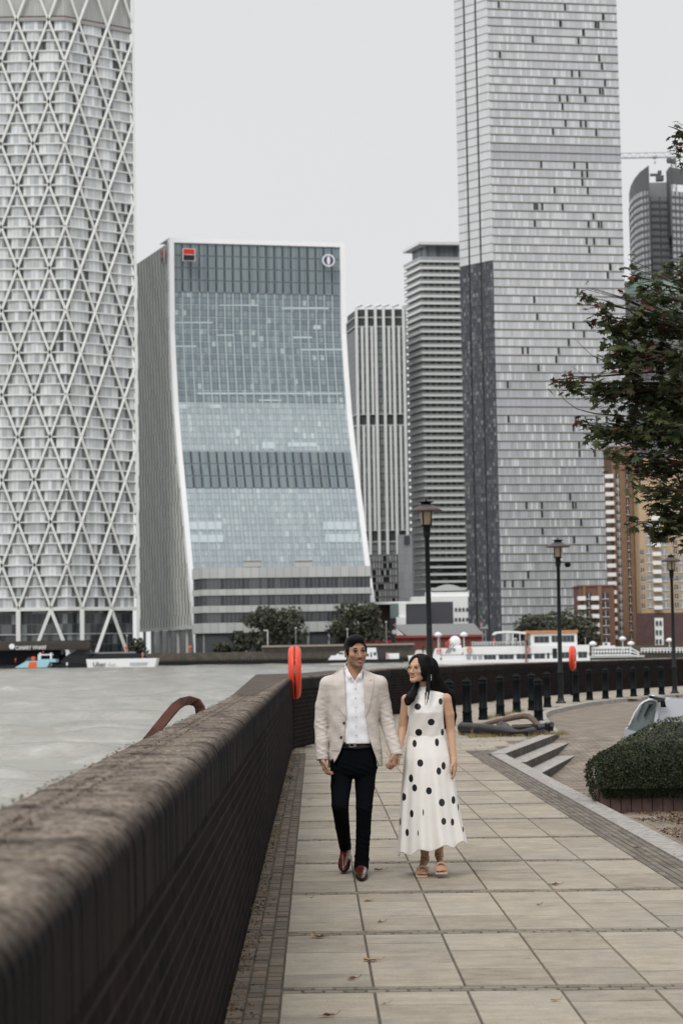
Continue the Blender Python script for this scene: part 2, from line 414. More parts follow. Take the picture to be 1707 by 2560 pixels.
# ---- granite kerb (retaining edge) and the three steps
granite = mat('pale granite', (.36, .335, .31), .8, var=.2, vs=14, bump=.3, bs=60, col2=(.25, .235, .215))
mb = MB()
v = .5
while v < 29.6:
    L = min(.92, 29.75 - v)
    P = [PW(2.795, v + .006), PW(3.02, v + .006), PW(3.02, v + L - .004), PW(2.795, v + L - .004)]
    for dz, z0 in ((0, -.62),):
        V = [(p.x, p.y, z0) for p in P] + [(p.x, p.y, .012) for p in P]
        mb.mesh(V, [(4, 5, 6, 7), (0, 1, 5, 4), (1, 2, 6, 5), (2, 3, 7, 6), (3, 0, 4, 7)])
    v += L
mb.build('granite_kerb', granite, kind='structure')
D = Vector((.2313, .9729, 0)); N_ = Vector((.9729, -.2313, 0)); P0 = Vector((2.56, 29.85, 0))
riser_m = mat('shaded step riser', (.105, .092, .08), .9, var=.25, vs=6, bump=.3, bs=50, col2=(.06, .052, .045))  # darker stone colour paints the shade on the risers
stair = thing('stone_steps', (3.4, 32.5, -.4), 'three worn stone steps going down from the slab path into the brick court', 'steps')
for k, (s0, s1) in enumerate(((-.02, 7.45), (-6, 6.1), (-6, 4.6))):
    mb = MB(); w0 = -.27 if k == 0 else .33 * (k - 1) + .003; w1 = .33 * k; zt = .010 - .135 * k; zb = -.60
    a = 0; n = 8
    for i in range(n):
        A = s0 + (s1 - s0) * i / n; B = s0 + (s1 - s0) * (i + 1) / n - .006
        P = [P0 + D * A + N_ * w0, P0 + D * A + N_ * w1, P0 + D * B + N_ * w1, P0 + D * B + N_ * w0]
        if k == 0 and i == 0: P[0] = P0 + Vector((-.235, .1, 0)); P[1] = P0
        if k and min(p.x + .0155 * p.y for p in P) < 2.98: continue
        V = [(p.x, p.y, zb) for p in P] + [(p.x, p.y, zt) for p in P]
        mb.mesh(V, [(4, 5, 6, 7)]); mb.mesh(V, [(0, 1, 5, 4), (1, 2, 6, 5), (2, 3, 7, 6), (3, 0, 4, 7)], 1)
    mb.build('step', [granite, riser_m], stair)
# ---- brick court: sheet following the slope
def court_z(y, x=0):
    pts = [(-5, -.03), (15, -.03), (19, -.06), (21.7, -.17), (24, -.28), (28, -.40), (30.5, -.40), (33.4, -.29), (35.5, -.15), (37.2, -.05), (40, -.06), (50, -.10), (120, -.12)]
    for (a, za), (b, zb) in zip(pts, pts[1:]):
        if a <= y <= b: return za + (zb - za) * (y - a) / (b - a)
    return -.1
mb = MB(); ys = [0, 6, 10, 13, 15, 17, 18, 19, 20, 21, 22, 23, 24, 25, 26, 27, 28, 29, 30, 31, 32, 33, 34, 35, 36, 37, 37.4, 38.5, 40.5, 43, 45.5, 49.5, 51.7, 55.1, 59.2, 62.5, 65, 68.6, 73.5, 80, 88]
def court_x(y):
    if y < 30: return 2.9 - .0155 * y
    if y <= 37.4: return 2.45 + (y - 30) * .2378
    for (x1, y1), (x2, y2) in zip(KC, KC[1:]):
        if y1 <= y <= y2: return x1 + (x2 - x1) * (y - y1) / (y2 - y1)
    return 45
for a, b_ in zip(ys, ys[1:]):
    xa, xb = court_x(a), court_x(b_)
    for k in range(12):
        f0, f1 = (k / 12) ** 1.5, ((k + 1) / 12) ** 1.5
        q = [(xa + (62 - xa) * f0, a), (xa + (62 - xa) * f1, a), (xb + (62 - xb) * f1, b_), (xb + (62 - xb) * f0, b_)]
        mb.face([(x, y, court_z(y) - .002) for x, y in q], uv=q)
cm = bricks('brick court paving', .21, .105, [(.275, .232, .19), (.19, .158, .128)], (.115, .097, .08), .010, .9, .12, tint=.34)
mb.build('brick_court', cm, kind='structure')
# kerb between court and promenade
mb = MB()
for (x1, y1), (x2, y2) in zip(KC, KC[1:]):
    a, b_ = Vector((x1, y1, 0)), Vector((x2, y2, 0)); n = max(1, int((b_ - a).length / 1.0))
    for i in range(n):
        p, q = a.lerp(b_, i / n), a.lerp(b_, (i + 1) / n - .01)
        mb.bar(p + Vector((.10, -.06, -.14)), q + Vector((.10, -.06, -.14)), .22, .30)
mb.build('court_kerb', granite, kind='structure')
# ================================================================== RIVER WALLS
def _cope_mat():
    t = NT('bullnose coping bricks'); a = t.n('Attribute', attribute_name='tint'); v = t.coord('Object')
    n1 = t.noise(v, 5, 6, .65); n2 = t.noise(v, 60, 4); n3 = t.noise(v, .8, 4)
    sp = t.n('SeparateXYZ'); ge = t.n('NewGeometry'); t.l(ge.outputs['Normal'], sp.inputs[0])
    f = t.math('MULTIPLY_ADD', a.outputs['Fac'], .14, 1.0); f = t.math('MULTIPLY_ADD', t.math('SUBTRACT', n2, .5), .6, f)
    c = t.n('CombineXYZ')
    for i in range(3): t.l(f, c.inputs[i])
    # lichen and silt on the upward faces, with the rounded edge's sheen painted in
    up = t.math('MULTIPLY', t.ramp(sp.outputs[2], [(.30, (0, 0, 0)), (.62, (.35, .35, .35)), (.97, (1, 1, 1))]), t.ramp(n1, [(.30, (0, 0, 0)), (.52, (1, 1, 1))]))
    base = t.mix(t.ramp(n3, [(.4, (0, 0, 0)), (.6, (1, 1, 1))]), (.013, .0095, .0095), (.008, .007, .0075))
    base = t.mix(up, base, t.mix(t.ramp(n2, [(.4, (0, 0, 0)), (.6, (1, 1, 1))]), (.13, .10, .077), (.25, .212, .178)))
    t.set(t.mix(1.0, base, c.outputs[0], 'MULTIPLY'), .65, .04); t.bump(t.math('ADD', n2, n1), .45, .006); return t.m
cope_m = _cope_mat()
wall_brick = bricks('engineering brick wall', .225, .075, [(.018, .013, .0125), (.009, .008, .009)], (.036, .031, .028), .008, .9, .02, tint=.2, bumpd=.006)
dark_joint = mat('coping mortar', (.05, .042, .036), .95)
def polyline_len(P):
    d = [0]
    for a, b_ in zip(P, P[1:]): d.append(d[-1] + math.dist(a, b_))
    return d
def at_len(P, D_, s):
    s = max(0, min(D_[-1], s))
    for i in range(len(P) - 1):
        if s <= D_[i + 1] + 1e-9:
            f = (s - D_[i]) / (D_[i + 1] - D_[i]); a, b_ = P[i], P[i + 1]
            i0 = max(i - 1, 0); tdir = Vector((b_[0] - a[0], b_[1] - a[1], 0)).normalized()
            # ease the direction near the joints
            return Vector((a[0] + (b_[0] - a[0]) * f, a[1] + (b_[1] - a[1]) * f, 0)), tdir
def river_wall(P, zt, step, label, skirt=.235, thick=.385, name='river_wall'):
    root = thing(name, (P[0][0], P[0][1], 0), label, 'wall')
    D_ = polyline_len(P); Ltot = D_[-1]
    # facing: brick courses, with a soldier course hidden in the texture just under the coping
    mb = MB(); s = 0
    while s < Ltot - 1e-6:
        e = min(s + 1.5, Ltot); (a, ta), (b_, tb) = at_len(P, D_, s), at_len(P, D_, e)
        na = Vector((-ta.y, ta.x, 0)); nb = Vector((-tb.y, tb.x, 0))
        for n0, n1, off, fl in ((na, nb, 0, 0), (na, nb, thick, 1)):
            q = [a + n0 * off, b_ + n1 * off]; z0 = -1.2; z1 = zt - .16
            pts = [(q[0].x, q[0].y, z0), (q[1].x, q[1].y, z0), (q[1].x, q[1].y, z1), (q[0].x, q[0].y, z1)]
            uv = [(s, z0), (e, z0), (e, z1), (s, z1)]
            mb.face(pts[::-1] if fl else pts, uv=uv[::-1] if fl else uv)
        s = e
    (a, ta) = at_len(P, D_, 0); na = Vector((-ta.y, ta.x, 0)); q = a + na * thick
    mb.face([(q.x, q.y, -1.2), (a.x, a.y, -1.2), (a.x, a.y, zt - .16), (q.x, q.y, zt - .16)], uv=[(0, -1.2), (thick, -1.2), (thick, zt - .16), (0, zt - .16)])
    mb.build('wall_facing', wall_brick, root)
    # coping: bricks across the wall, bullnosed on the path side; soldier course beneath
    prof = [(0.0, -.39), (0.0, -.155)] + [(-.0, -.15)] ; prof = []
    R1 = .075
    prof += [(-.006, -skirt), (-.007, -skirt + .01), (-.006, -.13)]
    for k in range(8):
        a = math.pi / 2 * k / 7; prof.append((-.006 + R1 - R1 * math.cos(a), -.078 + .078 * math.sin(a)))
    for x, z in ((.13, 0), (.212, 0), (.217, -.007), (.222, 0), (.26, 0), (.265, -.006), (.27, 0), (.33, 0)): prof.append((x, z))
    prof += [(.365, -.003), (.388, -.02), (.393, -.07), (.393, -.30)]
    V = []; F = []; Tn = []; s = 0; m = len(prof)
    nb_ = int(Ltot / step)
    for k in range(nb_):
        t1 = rng.uniform(-1, 1); dz = rng.uniform(-.0025, .0025); dn = rng.uniform(-.002, .002); t2 = rng.uniform(-1, 1)
        for i, (f, dip) in enumerate(((.03, .011), (.16, .001), (.84, .001), (.97, .011))):
            p, t_ = at_len(P, D_, (k + f) * step); n_ = Vector((-t_.y, t_.x, 0))
            for j, (x, z) in enumerate(prof):
                dv = dip * (.35 if z < -.1 else .8); nx = x + (dv if x < .1 else (-dv if x > .37 else 0)) + dn
                V.append((p.x + n_.x * nx, p.y + n_.y * nx, zt + z - (dip * .9 if z > -.12 else 0) + dz)); Tn.append(t1 if j < 14 else t2)
        b0 = k * 4 * m
        for i in range(4):
            if i == 3 and k == nb_ - 1: break
            for j in range(m - 1):
                F.append((b0 + i * m + j, b0 + (i + 1) * m + j, b0 + (i + 1) * m + j + 1, b0 + i * m + j + 1))
    numpy_obj('coping', V, F, cope_m, root, smooth=True, attr=Tn)
    return root
w1 = river_wall(WALLIN[:6], 1.262, .0757, 'long dark brick river wall with rounded coping running from the left foreground to the orange ring', thick=.385)
mb = MB()   # expansion joint and wide platform where the wall meets the next stretch
for yv in (15.9, 4.6): 
    p = PW(-.4355, yv); mb.box((p.x + .001, p.y, .60), (.006, .022, 1.0))
mb.build('expansion_joint', mat('black mastic', (.012, .012, .012), .5), w1)
P2 = [(-.925, 32.6), (-.56, 34.6), (.2, 41), (1.28, 50.7), (3.44, 58.2), (5.86, 65.7), (8.15, 70.8), (11.5, 77.6), (15.5, 84.6), (22, 92), (34, 101), (58, 111)]
w2 = river_wall(P2, 1.262, .155, 'dark brick river wall curving away behind the couple and the bollards', skirt=.23)
plat = MB(); poly = [(-.85, 17.5), (-1.0, 33), (-.62, 34.6), (.12, 41), (.55, 45.4), (-.38, 45.4), (-.91, 40.2), (-1.86, 39.1), (-1.10, 18.2)]
plat.prism(poly, -1.2, 1.2635)
# blocks on the outer rim, each across the wall
plat.build('wide_coping', bricks('platform coping bricks', .30, .078, [(.125, .100, .080), (.080, .063, .056)], (.035, .03, .026), .008, .85, .12, vec='OBJ', tint=.3), w1)

# moss and silt lodged on the coping
r = np.random.default_rng(3); V = []; F = []; T_ = []
for i in range(2600):
    v = 2.5 + 30 * r.uniform() ** 1.3; c0 = mnoise.noise(Vector((v * 1.7, 3, 0))); k = r.integers(0, 4)
    if c0 < -.05 and r.uniform() < .75: continue
    off = (.365, .219, .267, .1 + .26 * r.uniform())[k] + r.normal(0, .008); u = -.4405 - off; p = PW(u, v); s_ = r.uniform(.002, .007) ; h = s_ * r.uniform(.2, .6); b0 = len(V)
    for j in range(5): a = j * 1.2566 + r.uniform(0, .6); V.append((p.x + s_ * math.cos(a), p.y + s_ * 1.5 * math.sin(a), 1.2605)); T_.append(r.uniform(0, 1))
    V.append((p.x, p.y, 1.2615 + h)); T_.append(r.uniform(0, 1)); F += [(b0 + j, b0 + (j + 1) % 5, b0 + 5) for j in range(5)]
def _mossm():
    t = NT('moss and silt'); a = t.n('Attribute', attribute_name='tint'); return t.set(t.ramp(a.outputs['Fac'], [(0, (.035, .024, .017)), (.7, (.075, .055, .036)), (1, (.085, .078, .04))]), .95, .1)
numpy_obj('coping_moss', V, F, _mossm(), smooth=False, attr=T_, kind='stuff')
# ================================================================== FAR BANK AND TOWERS
rng = random.Random(21)
GZ = 3.0
white_clad = mat('white cladding', (.80, .81, .80), .55, var=.04, vs=.4)
pale_clad = mat('pale grey cladding', (.50, .51, .50), .6, var=.06, vs=.4)
grey_clad = mat('mid grey cladding', (.27, .28, .29), .6, var=.06, vs=.4)
dark_clad = mat('dark grey cladding', (.07, .075, .08), .5, var=.1, vs=.4)
dark_glass = cells('dark ground floor glass', 1.6, 3.2, [(0, (.03, .035, .04)), (.4, (.06, .07, .075)), (.65, (.12, .13, .135)), (.85, (.24, .27, .27))], .12, .2, (.12, .12, .12), .15)
def strip(mb, P, z0, z1, off=0, u0=0, mi=0, flip=False):
    """vertical strip along plan polyline P, pushed off metres to the viewer's side"""
    D_ = polyline_len(P)
    for i in range(len(P) - 1):
        a, b_ = Vector((*P[i], 0)), Vector((*P[i + 1], 0))
        ua, ub = u0 + D_[i], u0 + D_[i + 1]
        n = offn(P, i); m = offn(P, i + 1)
        a = a + n * off; b_ = b_ + m * off
        mb.face([(a.x, a.y, z0), (b_.x, b_.y, z0), (b_.x, b_.y, z1), (a.x, a.y, z1)], mi, uv=[(ua, z0), (ub, z0), (ub, z1), (ua, z1)])
def offn(P, i):
    ns = []
    for j in (i - 1, i):
        if 0 <= j < len(P) - 1:
            d = Vector((P[j + 1][0] - P[j][0], P[j + 1][1] - P[j][1], 0)).normalized(); ns.append(Vector((d.y, -d.x, 0)))
    n = sum(ns, Vector()); n.normalize(); return n / max(.3, n.dot(ns[0]))
def ledge(mb, P, z0, z1, o0, o1, mi=0):
    """solid horizontal band along P between offsets o0 (inner) and o1 (outer)"""
    for i in range(len(P) - 1):
        A, B = Vector((*P[i], 0)), Vector((*P[i + 1], 0)); n, m = offn(P, i), offn(P, i + 1)
        q = [A + n * o1, B + m * o1, B + m * o0, A + n * o0]
        V = [(p.x, p.y, z0) for p in q] + [(p.x, p.y, z1) for p in q]
        mb.mesh(V, [(0, 3, 2, 1), (4, 5, 6, 7), (0, 1, 5, 4)] + ([(3, 0, 4, 7)] if i == 0 else []) + ([(1, 2, 6, 5)] if i == len(P) - 2 else []), mi)
def body(P, z0, z1, m, root, depth=14, name='core', inset=.5):
    n = len(P); back = []
    Q = [Vector((*P[i], 0)) - offn(P, i) * inset for i in range(n)]
    mb = MB(); k1 = (Q[-1].y + depth) / Q[-1].y; k0 = (Q[0].y + depth) / Q[0].y
    poly = [(q.x, q.y) for q in Q] + [(Q[-1].x * k1 - 1.5, Q[-1].y + depth), (Q[0].x * k0 + 1.5, Q[0].y + depth)]
    mb.prism(poly, z0, z1); return mb.build(name, m, root)
def xat(x, y, Y): p = at(x, y, Y); return (p.x, p.y)
# ---------------- quay on the far bank
quay = thing('quay_wall', (0, 541, 0), 'long low brown quay wall with dark timber piles along the far waterline', 'wall')
mb = MB(); a = at(-150, 1650, 541); b_ = at(1850, 1650, 541)
mb.box(((a.x + b_.x) / 2, 541.6, 1.2), (b_.x - a.x, 1.0, 3.9), 0); mb.build('stone_face', mat('brown quay stone', (.105, .088, .072), .85, var=.25, vs=.5, col2=(.075, .08, .065)), quay)
mb = MB(); x = a.x
while x < b_.x: mb.box((x, 540.6, .15), (.34, .6, 1.9)); x += 1.0
mb.box(((a.x + b_.x) / 2, 541.0, .05), (b_.x - a.x, .3, 1.2)); mb.build('timber_piles', mat('black piles', (.022, .022, .022), .7), quay)
mb = MB(); c = at(655, 1617, 540.5); d = at(1035, 1613, 540.5)
mb.box(((c.x + d.x) / 2, 540.9, c.z + .1), (d.x - c.x, 2.2, .55)); mb.box(((c.x + d.x) / 2, 541.9, c.z * .5 + 1.2), (d.x - c.x, 1.2, c.z - 2.0), 1)
mb.build('stone_coping', [mat('pale brown stone', (.30, .25, .21), .8), mat('mossy stone', (.12, .125, .105), .9, var=.3, vs=.6)], quay)
# ---------------- diagrid tower (left)
TY = 570
c1 = at(168, 1300, TY); PB = (c1.x, TY); nr = at(340, 1300, TY + 13); PC = (nr.x, TY + 13); PD = (at(346.5, 1300, TY + 32).x, TY + 32)
PA = (PB[0] - 70, TY)
dg = thing('diagrid_tower', (PB[0] - 20, TY, GZ), 'tall white apartment tower wrapped in a lattice of diamond braces at the left edge', 'tower')
P = [PA, PB, PC]; DL = polyline_len(P); pitch = 10.05; RH = 13.32; zb = at(127, 1519.5, TY).z
apart = cells('curtained apartment glass', 1.28, 3.33, [(0, (.46, .48, .49)), (.22, (.58, .60, .61)), (.45, (.68, .70, .72)), (.64, (.38, .40, .41)), (.74, (.52, .54, .56)), (.9, (.62, .65, .66)), (.985, (.05, .055, .06))], .10, 0, (.30, .31, .31), .3)
brace_m = mat('white brace cladding', (.70, .71, .69), .55, var=.05, vs=.3)
un = DL[1] - (168 - 127.4) / 80.5 * pitch      # a node column of the even rows
recess_m = mat('shade toned recess glass', (.30, .32, .325), .3, var=.15, vs=.4)  # darker panes paint the shade in the recesses beside the braces
for k in range(56):
    z0 = zb + k * RH / 4; zc = z0 + RH / 8; ph = (k // 4) % 2; f = ((k % 4) + .5) / 4
    xs = []
    j = -12
    while un + j * pitch < DL[-1] + pitch:
        base = un + j * pitch + (pitch / 2 if ph else 0)
        xs += [base + f * pitch / 2, base + pitch - f * pitch / 2]; j += 1
    xs = sorted(x for x in xs if -12 < x < DL[-1] + 12); mb = MB()
    for a, b_ in zip(xs, xs[1:]):
        w = b_ - a
        if w < .6: continue
        e = min(1.0, w * .28); pr = [(a, -2.2), (a + e * .7, -1.7), (a + e * 1.25, -.7), ((a + b_) / 2, -.35), (b_ - e * 1.25, -.7), (b_ - e * .7, -1.7), (b_, -2.2)]
        for qi, ((s0, o0), (s1, o1)) in enumerate(zip(pr, pr[1:])):
            s0, s1 = max(0, s0), min(DL[-1], s1)
            if s1 - s0 < .02: continue
            (p, t0), (q, t1) = at_len(P, DL, s0), at_len(P, DL, s1)
            p = p + Vector((t0.y, -t0.x, 0)) * o0; q = q + Vector((t1.y, -t1.x, 0)) * o1
            mi = 1 if qi in (0, 5) else 0
            mb.face([(p.x, p.y, z0), (q.x, q.y, z0), (q.x, q.y, z0 + 3.33), (p.x, p.y, z0 + 3.33)], mi, uv=[(s0, z0 - zb), (s1, z0 - zb), (s1, z0 - zb + 3.329), (s0, z0 - zb + 3.329)])
    mb.build('glazed_storey', [apart, recess_m], dg)
    mb = MB(); ledge(mb, P, z0 - .19, z0 + .19, -2.4, .02)
    if k: ledge(mb, [PC, PD], z0 - .12, z0 + .12, -.5, .06)
    mb.build('floor_edge', brace_m, dg)
body(P + [PD], GZ, zb + 56 * RH / 4 + 18, dark_clad, dg, 3, inset=3.4)
mb = MB(); strip(mb, [PC, PD], GZ, zb + 14 * RH + 18, 0); mb.build('side_glazing', cells('tower side panels', 3.1, 3.33, [(0, (.36, .38, .38)), (.5, (.42, .44, .44))], .3, .25, (.55, .56, .55), .3), dg)
mb = MB(); strip(mb, P, zb + 14 * RH + 1.0, zb + 14 * RH + 18, -.9); ledge(mb, P, zb + 14 * RH - .3, zb + 14 * RH + .9, -2, .05)
mb.build('crown_cladding', cells('crown louvres', .9, 30, [(0, (.38, .385, .37)), (.5, (.42, .425, .41))], .1, 0, (.3, .3, .29), .5), dg)
mb = MB(); ledge(mb, P, zb + 14 * RH + .95, zb + 14 * RH + 1.5, -1, -.6); mb.build('crown_shadow_gap', mat('dark red gap', (.10, .03, .03), .6), dg)
mb = MB(); ledge(mb, [PC, (PC[0] + .9, PC[1] + .1)], GZ, zb + 14 * RH + 18, -.6, .35); mb.build('corner_post', brace_m, dg)
def pos(u, z):
    p, t_ = at_len(P, DL, u); p = p + Vector((t_.y, -t_.x, 0)) * .15; return Vector((p.x, p.y, z))
def brace(u0, dirn):
    mb = MB(); n = 0
    cuts = [0, DL[1], DL[-1]]
    ua, ub = u0, u0 + dirn * 15.3 * pitch / 2      # whole run of the brace, cut at the face ends and the corner
    zz = lambda u: zb + (u - u0) / (dirn * pitch / 2) * RH
    for c0, c1 in zip(cuts, cuts[1:]):
        lo, hi = max(min(ua, ub), c0), min(max(ua, ub), c1)
        if hi - lo < .3: continue
        mb.bar(pos(lo + 1e-4, zz(lo)), pos(hi - 1e-4, zz(hi)), .72, .6, up=(0, 1, 0)); n += 1
    if n: mb.build('diagonal_brace', brace_m, dg)
for j in range(-18, 18):
    for d in (-1, 1): brace(un + j * pitch, d)
# colonnade
mb = MB(); ledge(mb, P, zb - .9, zb - .1, -3, .1); mb.build('lobby_band', brace_m, dg)
mb = MB(); strip(mb, P, GZ, zb - .9, -2.6); mb.build('lobby_glass', dark_glass, dg)
mb = MB(); ledge(mb, P, GZ + 6.6, GZ + 6.9, -2.6, -2.2); mb.build('lobby_rail', pale_clad, dg)
def fp(u, o=.1):
    p, t_ = at_len(P, DL, u); return p + Vector((t_.y, -t_.x, 0)) * o
for j in range(-7, 5):
    u = un - pitch + j * pitch
    if not 0 < u < DL[-1] - .5: continue
    a = fp(u)
    if j % 2 == 0:
        mb = MB(); mb.bar((a.x, a.y, GZ), (a.x, a.y, zb - .8), 1.3, 1.1); mb.build('column', brace_m, dg)
    else:
        for s_ in (-1, 1):
            b_ = fp(max(0, min(DL[-1], u + s_ * 5.6))); mb = MB(); mb.bar((b_.x, b_.y, GZ), (a.x, a.y, zb - .6), 1.0, .9, up=(0, 1, 0)); mb.build('splayed_leg', brace_m, dg)
# ---------------- ski-slope office tower
sg = thing('office_tower', (at(640, 1640, 598).x, 600, GZ), 'blue glass office tower with a concave sweeping front and white frame', 'tower')
L0 = at(422, 597, 600); R0 = at(860, 611, 611.7); SD = Vector((.4, -.914, 0)); SV_ = Vector((-14, 32, 0))
ztop = L0.z; tab = []
for y_, s_ in ((548, 0), (760, 0), (850, 1.5), (950, 3.6), (1050, 6.9), (1180, 11.8), (1340, 17.4), (1490, 23.0)):
    Yd = 600 - .914 * s_; tab.append((at(440, y_ * 1.0887, Yd).z, s_))
tab[0] = (ztop, 0); tab.sort()
def sprof(z):
    z = max(tab[0][0], min(tab[-1][0], z))
    for (a, sa), (b_, sb) in zip(tab, tab[1:]):
        if a <= z <= b_: return sa + (sb - sa) * (z - a) / (b_ - a)
def SP(t_, z, out=0.):
    p = Vector((L0.x, L0.y, 0)).lerp(Vector((R0.x, R0.y, 0)), t_) + SD * (sprof(z) + out); p.z = z; return p
W_ = (R0 - L0).length; tl = 1.6 / W_
office = cells('blue office glass', 1.42, 2.06, [(0, (.19, .24, .27)), (.35, (.22, .275, .30)), (.62, (.165, .21, .24)), (.82, (.25, .31, .335)), (.965, (.40, .47, .48))], .16, .22, (.085, .11, .125), .18, .7)
sky_toned = cells('sky toned office glass', 1.42, 2.06, [(0, (.36, .42, .45)), (.3, (.40, .46, .49)), (.6, (.33, .39, .42)), (.85, (.44, .50, .52)), (.97, (.52, .58, .60))], .16, .2, (.19, .23, .25), .18, .7)  # paler tint stands in for sky reflected by the leaning front
louvre = cells('plant room louvres', 1.42, 30, [(0, (.17, .215, .24)), (.5, (.20, .245, .265)), (.8, (.155, .19, .215))], .2, 0, (.24, .29, .31), .4)
white_fin = mat('white painted steel', (.86, .86, .87), .5, var=.03, vs=.2)
fin_dark = mat('dark fin', (.04, .043, .048), .5)
FH = 4.12; nst = int((ztop - 1.2 - GZ) / FH)
YX = [640]
def yz(y_, Yd): return at(YX[0], y_, Yd).z
mech = [(yz(740, 605), ztop), (yz(1221, 590), yz(1133, 592))]
for k in range(nst + 1):
    z1 = ztop - 1.3 - k * FH; z0 = max(GZ, z1 - FH); zc = (z0 + z1) / 2
    if z1 - z0 < .5: continue
    ismech = any(a < zc < b_ for a, b_ in mech); mb = MB(); low = zc < mech[1][0]
    n = 1
    for i in range(n):
        a, b_ = SP(tl, z0), SP(1 - tl, z0); c, d = SP(1 - tl, z1), SP(tl, z1)
        mb.face([a, b_, c, d], uv=[(0, z0 - GZ), (W_, z0 - GZ), (W_, z1 - GZ), (0, z1 - GZ)])
    mb.build('glazed_storey', louvre if ismech else (sky_toned if zc < yz(1000, 597) else office), sg)
    mb = MB()
    for q in range(1, 20):
        t_ = tl + (1 - 2 * tl) * q / 20
        mb.bar(SP(t_, z0 + (.35 if ismech else 0), .18), SP(t_, z1 - (.35 if ismech else 0), .18), .34 if ismech else .30, .3)
    mb.bar(SP(tl, z0, .02), SP(1 - tl, z0, .02), .12, .14)
    mb.build('facade_fins', fin_dark if ismech else mat('silver mullion', (.50, .555, .575), .35, var=.02), sg)
mb = MB(); strip_z = [ztop - i * (ztop - GZ) / 40 for i in range(41)]
for side in (0, 1):
    ta, tb = (0, tl) if side == 0 else (1 - tl, 1)
    for a, b_ in zip(strip_z, strip_z[1:]):
        q = [SP(ta, b_, .6), SP(tb, b_, .6), SP(tb, a, .6), SP(ta, a, .6)]; mb.face(q)
        r_ = [SP(ta, b_, -1.5), SP(tb, b_, -1.5), SP(tb, a, -1.5), SP(ta, a, -1.5)]
        mb.face([r_[0], q[0], q[3], r_[3]]); mb.face([q[1], r_[1], r_[2], q[2]])
q = [SP(0, ztop - 1.3, .55), SP(1, ztop - 1.3, .55), SP(1, ztop, .55) + Vector((0, 0, .25)), SP(0, ztop, .55) + Vector((0, 0, .25))]; mb.face(q)
mb.face([q[3], q[2], q[2] + SV_ * .3, q[3] + SV_ * .3]); mb.build('white_frame', white_fin, sg)
# side wall with staggered stone fins
side_gl = mat('side wall glass', (.16, .17, .165), .3, var=.1, vs=.4); stone_fin = mat('grey stone fins', (.58, .585, .55), .7, var=.1, vs=.5)
def SQ(d_, z): 
    p = SP(0, z) ; f = Vector((L0.x, L0.y, 0)) + SV_.normalized() * d_; return Vector((f.x, f.y, z)) if d_ > -sprof(z) else p
SL = SV_.length
for k in range(nst + 1):
    z1 = ztop - 1.3 - k * FH; z0 = max(GZ + 8.8, z1 - FH)
    if z1 - z0 < .5: continue
    mb = MB(); sh = (k % 3) * .5
    mb.face([SQ(SL, z0), SQ(-99, z0), SQ(-99, z1), SQ(SL, z1)])
    d_ = SL - .5 - sh; nrm = Vector((-.914, -.4, 0))
    while d_ > -sprof(zc := (z0 + z1) / 2) + .7:
        p = Vector((L0.x, L0.y, 0)) + SV_.normalized() * d_; w = 1.45 + .25 * math.sin(k * 1.3 + d_ * .5)
        mb.box((p.x + nrm.x * .03, p.y + nrm.y * .03, zc), (.16, w, z1 - z0 - .03), 1, ax=(nrm, SV_.normalized(), (0, 0, 1))); d_ -= 3.05
    mb.build('side_storey', [side_gl, stone_fin], sg)
mb = MB(); a, b_ = SQ(SL, GZ + 8), SQ(-99, GZ + 8)
mb.bar((a.x, a.y - .3, GZ + 8.3), (b_.x, b_.y - .3, GZ + 8.3), .6, 1.0); mb.build('soffit_band', pale_clad, sg)
for i in range(6):
    p = a.lerp(b_, .05 + i * .16); mb = MB(); mb.bar((p.x + .6, p.y + .8, GZ), (p.x + .6, p.y + .8, GZ + 8), .9, .9); mb.build('column', pale_clad, sg)
mb = MB(); mb.face([(a.x + 3, a.y + 6, GZ), (b_.x + 3, b_.y + 8, GZ), (b_.x + 3, b_.y + 8, GZ + 8), (a.x + 3, a.y + 6, GZ + 8)], uv=[(0, 0), (50, 0), (50, 8), (0, 8)]); mb.build('lobby_glass', dark_glass, sg)
def on_front(x, y, out=.3):
    t_ = .5; Yd = 598
    for _ in range(6):
        q = at(x, y, Yd); s0 = SP(0, q.z); t_ = (q.x - s0.x) / (R0.x - L0.x); Yd = s0.y + (R0.y - L0.y) * t_
    return SP(t_, q.z, out)
blind = mat('pale blinds behind glass', (.52, .60, .63), .3, spec=.5, var=.05, vs=.3); C4 = lambda x, y: (320 + x / 2.45, 1100 + y / 2.45); C3 = lambda x, y: (320 + x / 2.45, 560 + y / 2.45)
for x0, x1, y0, y1, c_ in ((358, 575, 500, 548, C4), (372, 585, 580, 626, C4), (1196, 1398, 500, 549, C4), (1208, 1412, 576, 626, C4), (300, 368, 1104, 1132, C3), (505, 575, 1106, 1128, C3), (822, 903, 1336, 1376, C3), (978, 1155, 1338, 1364, C3), (425, 1310, 1034, 1043, C3), (290, 520, 600, 608, C3), (560, 800, 494, 501, C3), (940, 1228, 512, 522, C3), (1010, 1125, 690, 700, C3), (290, 420, 745, 753, C3), (545, 645, 678, 684, C3), (1060, 1310, 765, 774, C3), (660, 690, 1258, 1300, C3), (1135, 1178, 620, 645, C3), (800, 940, 1076, 1084, C3)):
    q = [on_front(*c_(x, y), .12) for x, y in ((x0, y1), (x1, y1), (x1, y0), (x0, y0))]; mb = MB(); mb.face(q); mb.face([p + Vector((0, .1, 0)) for p in q][::-1]); mb.build('pale_blinds', blind, sg)
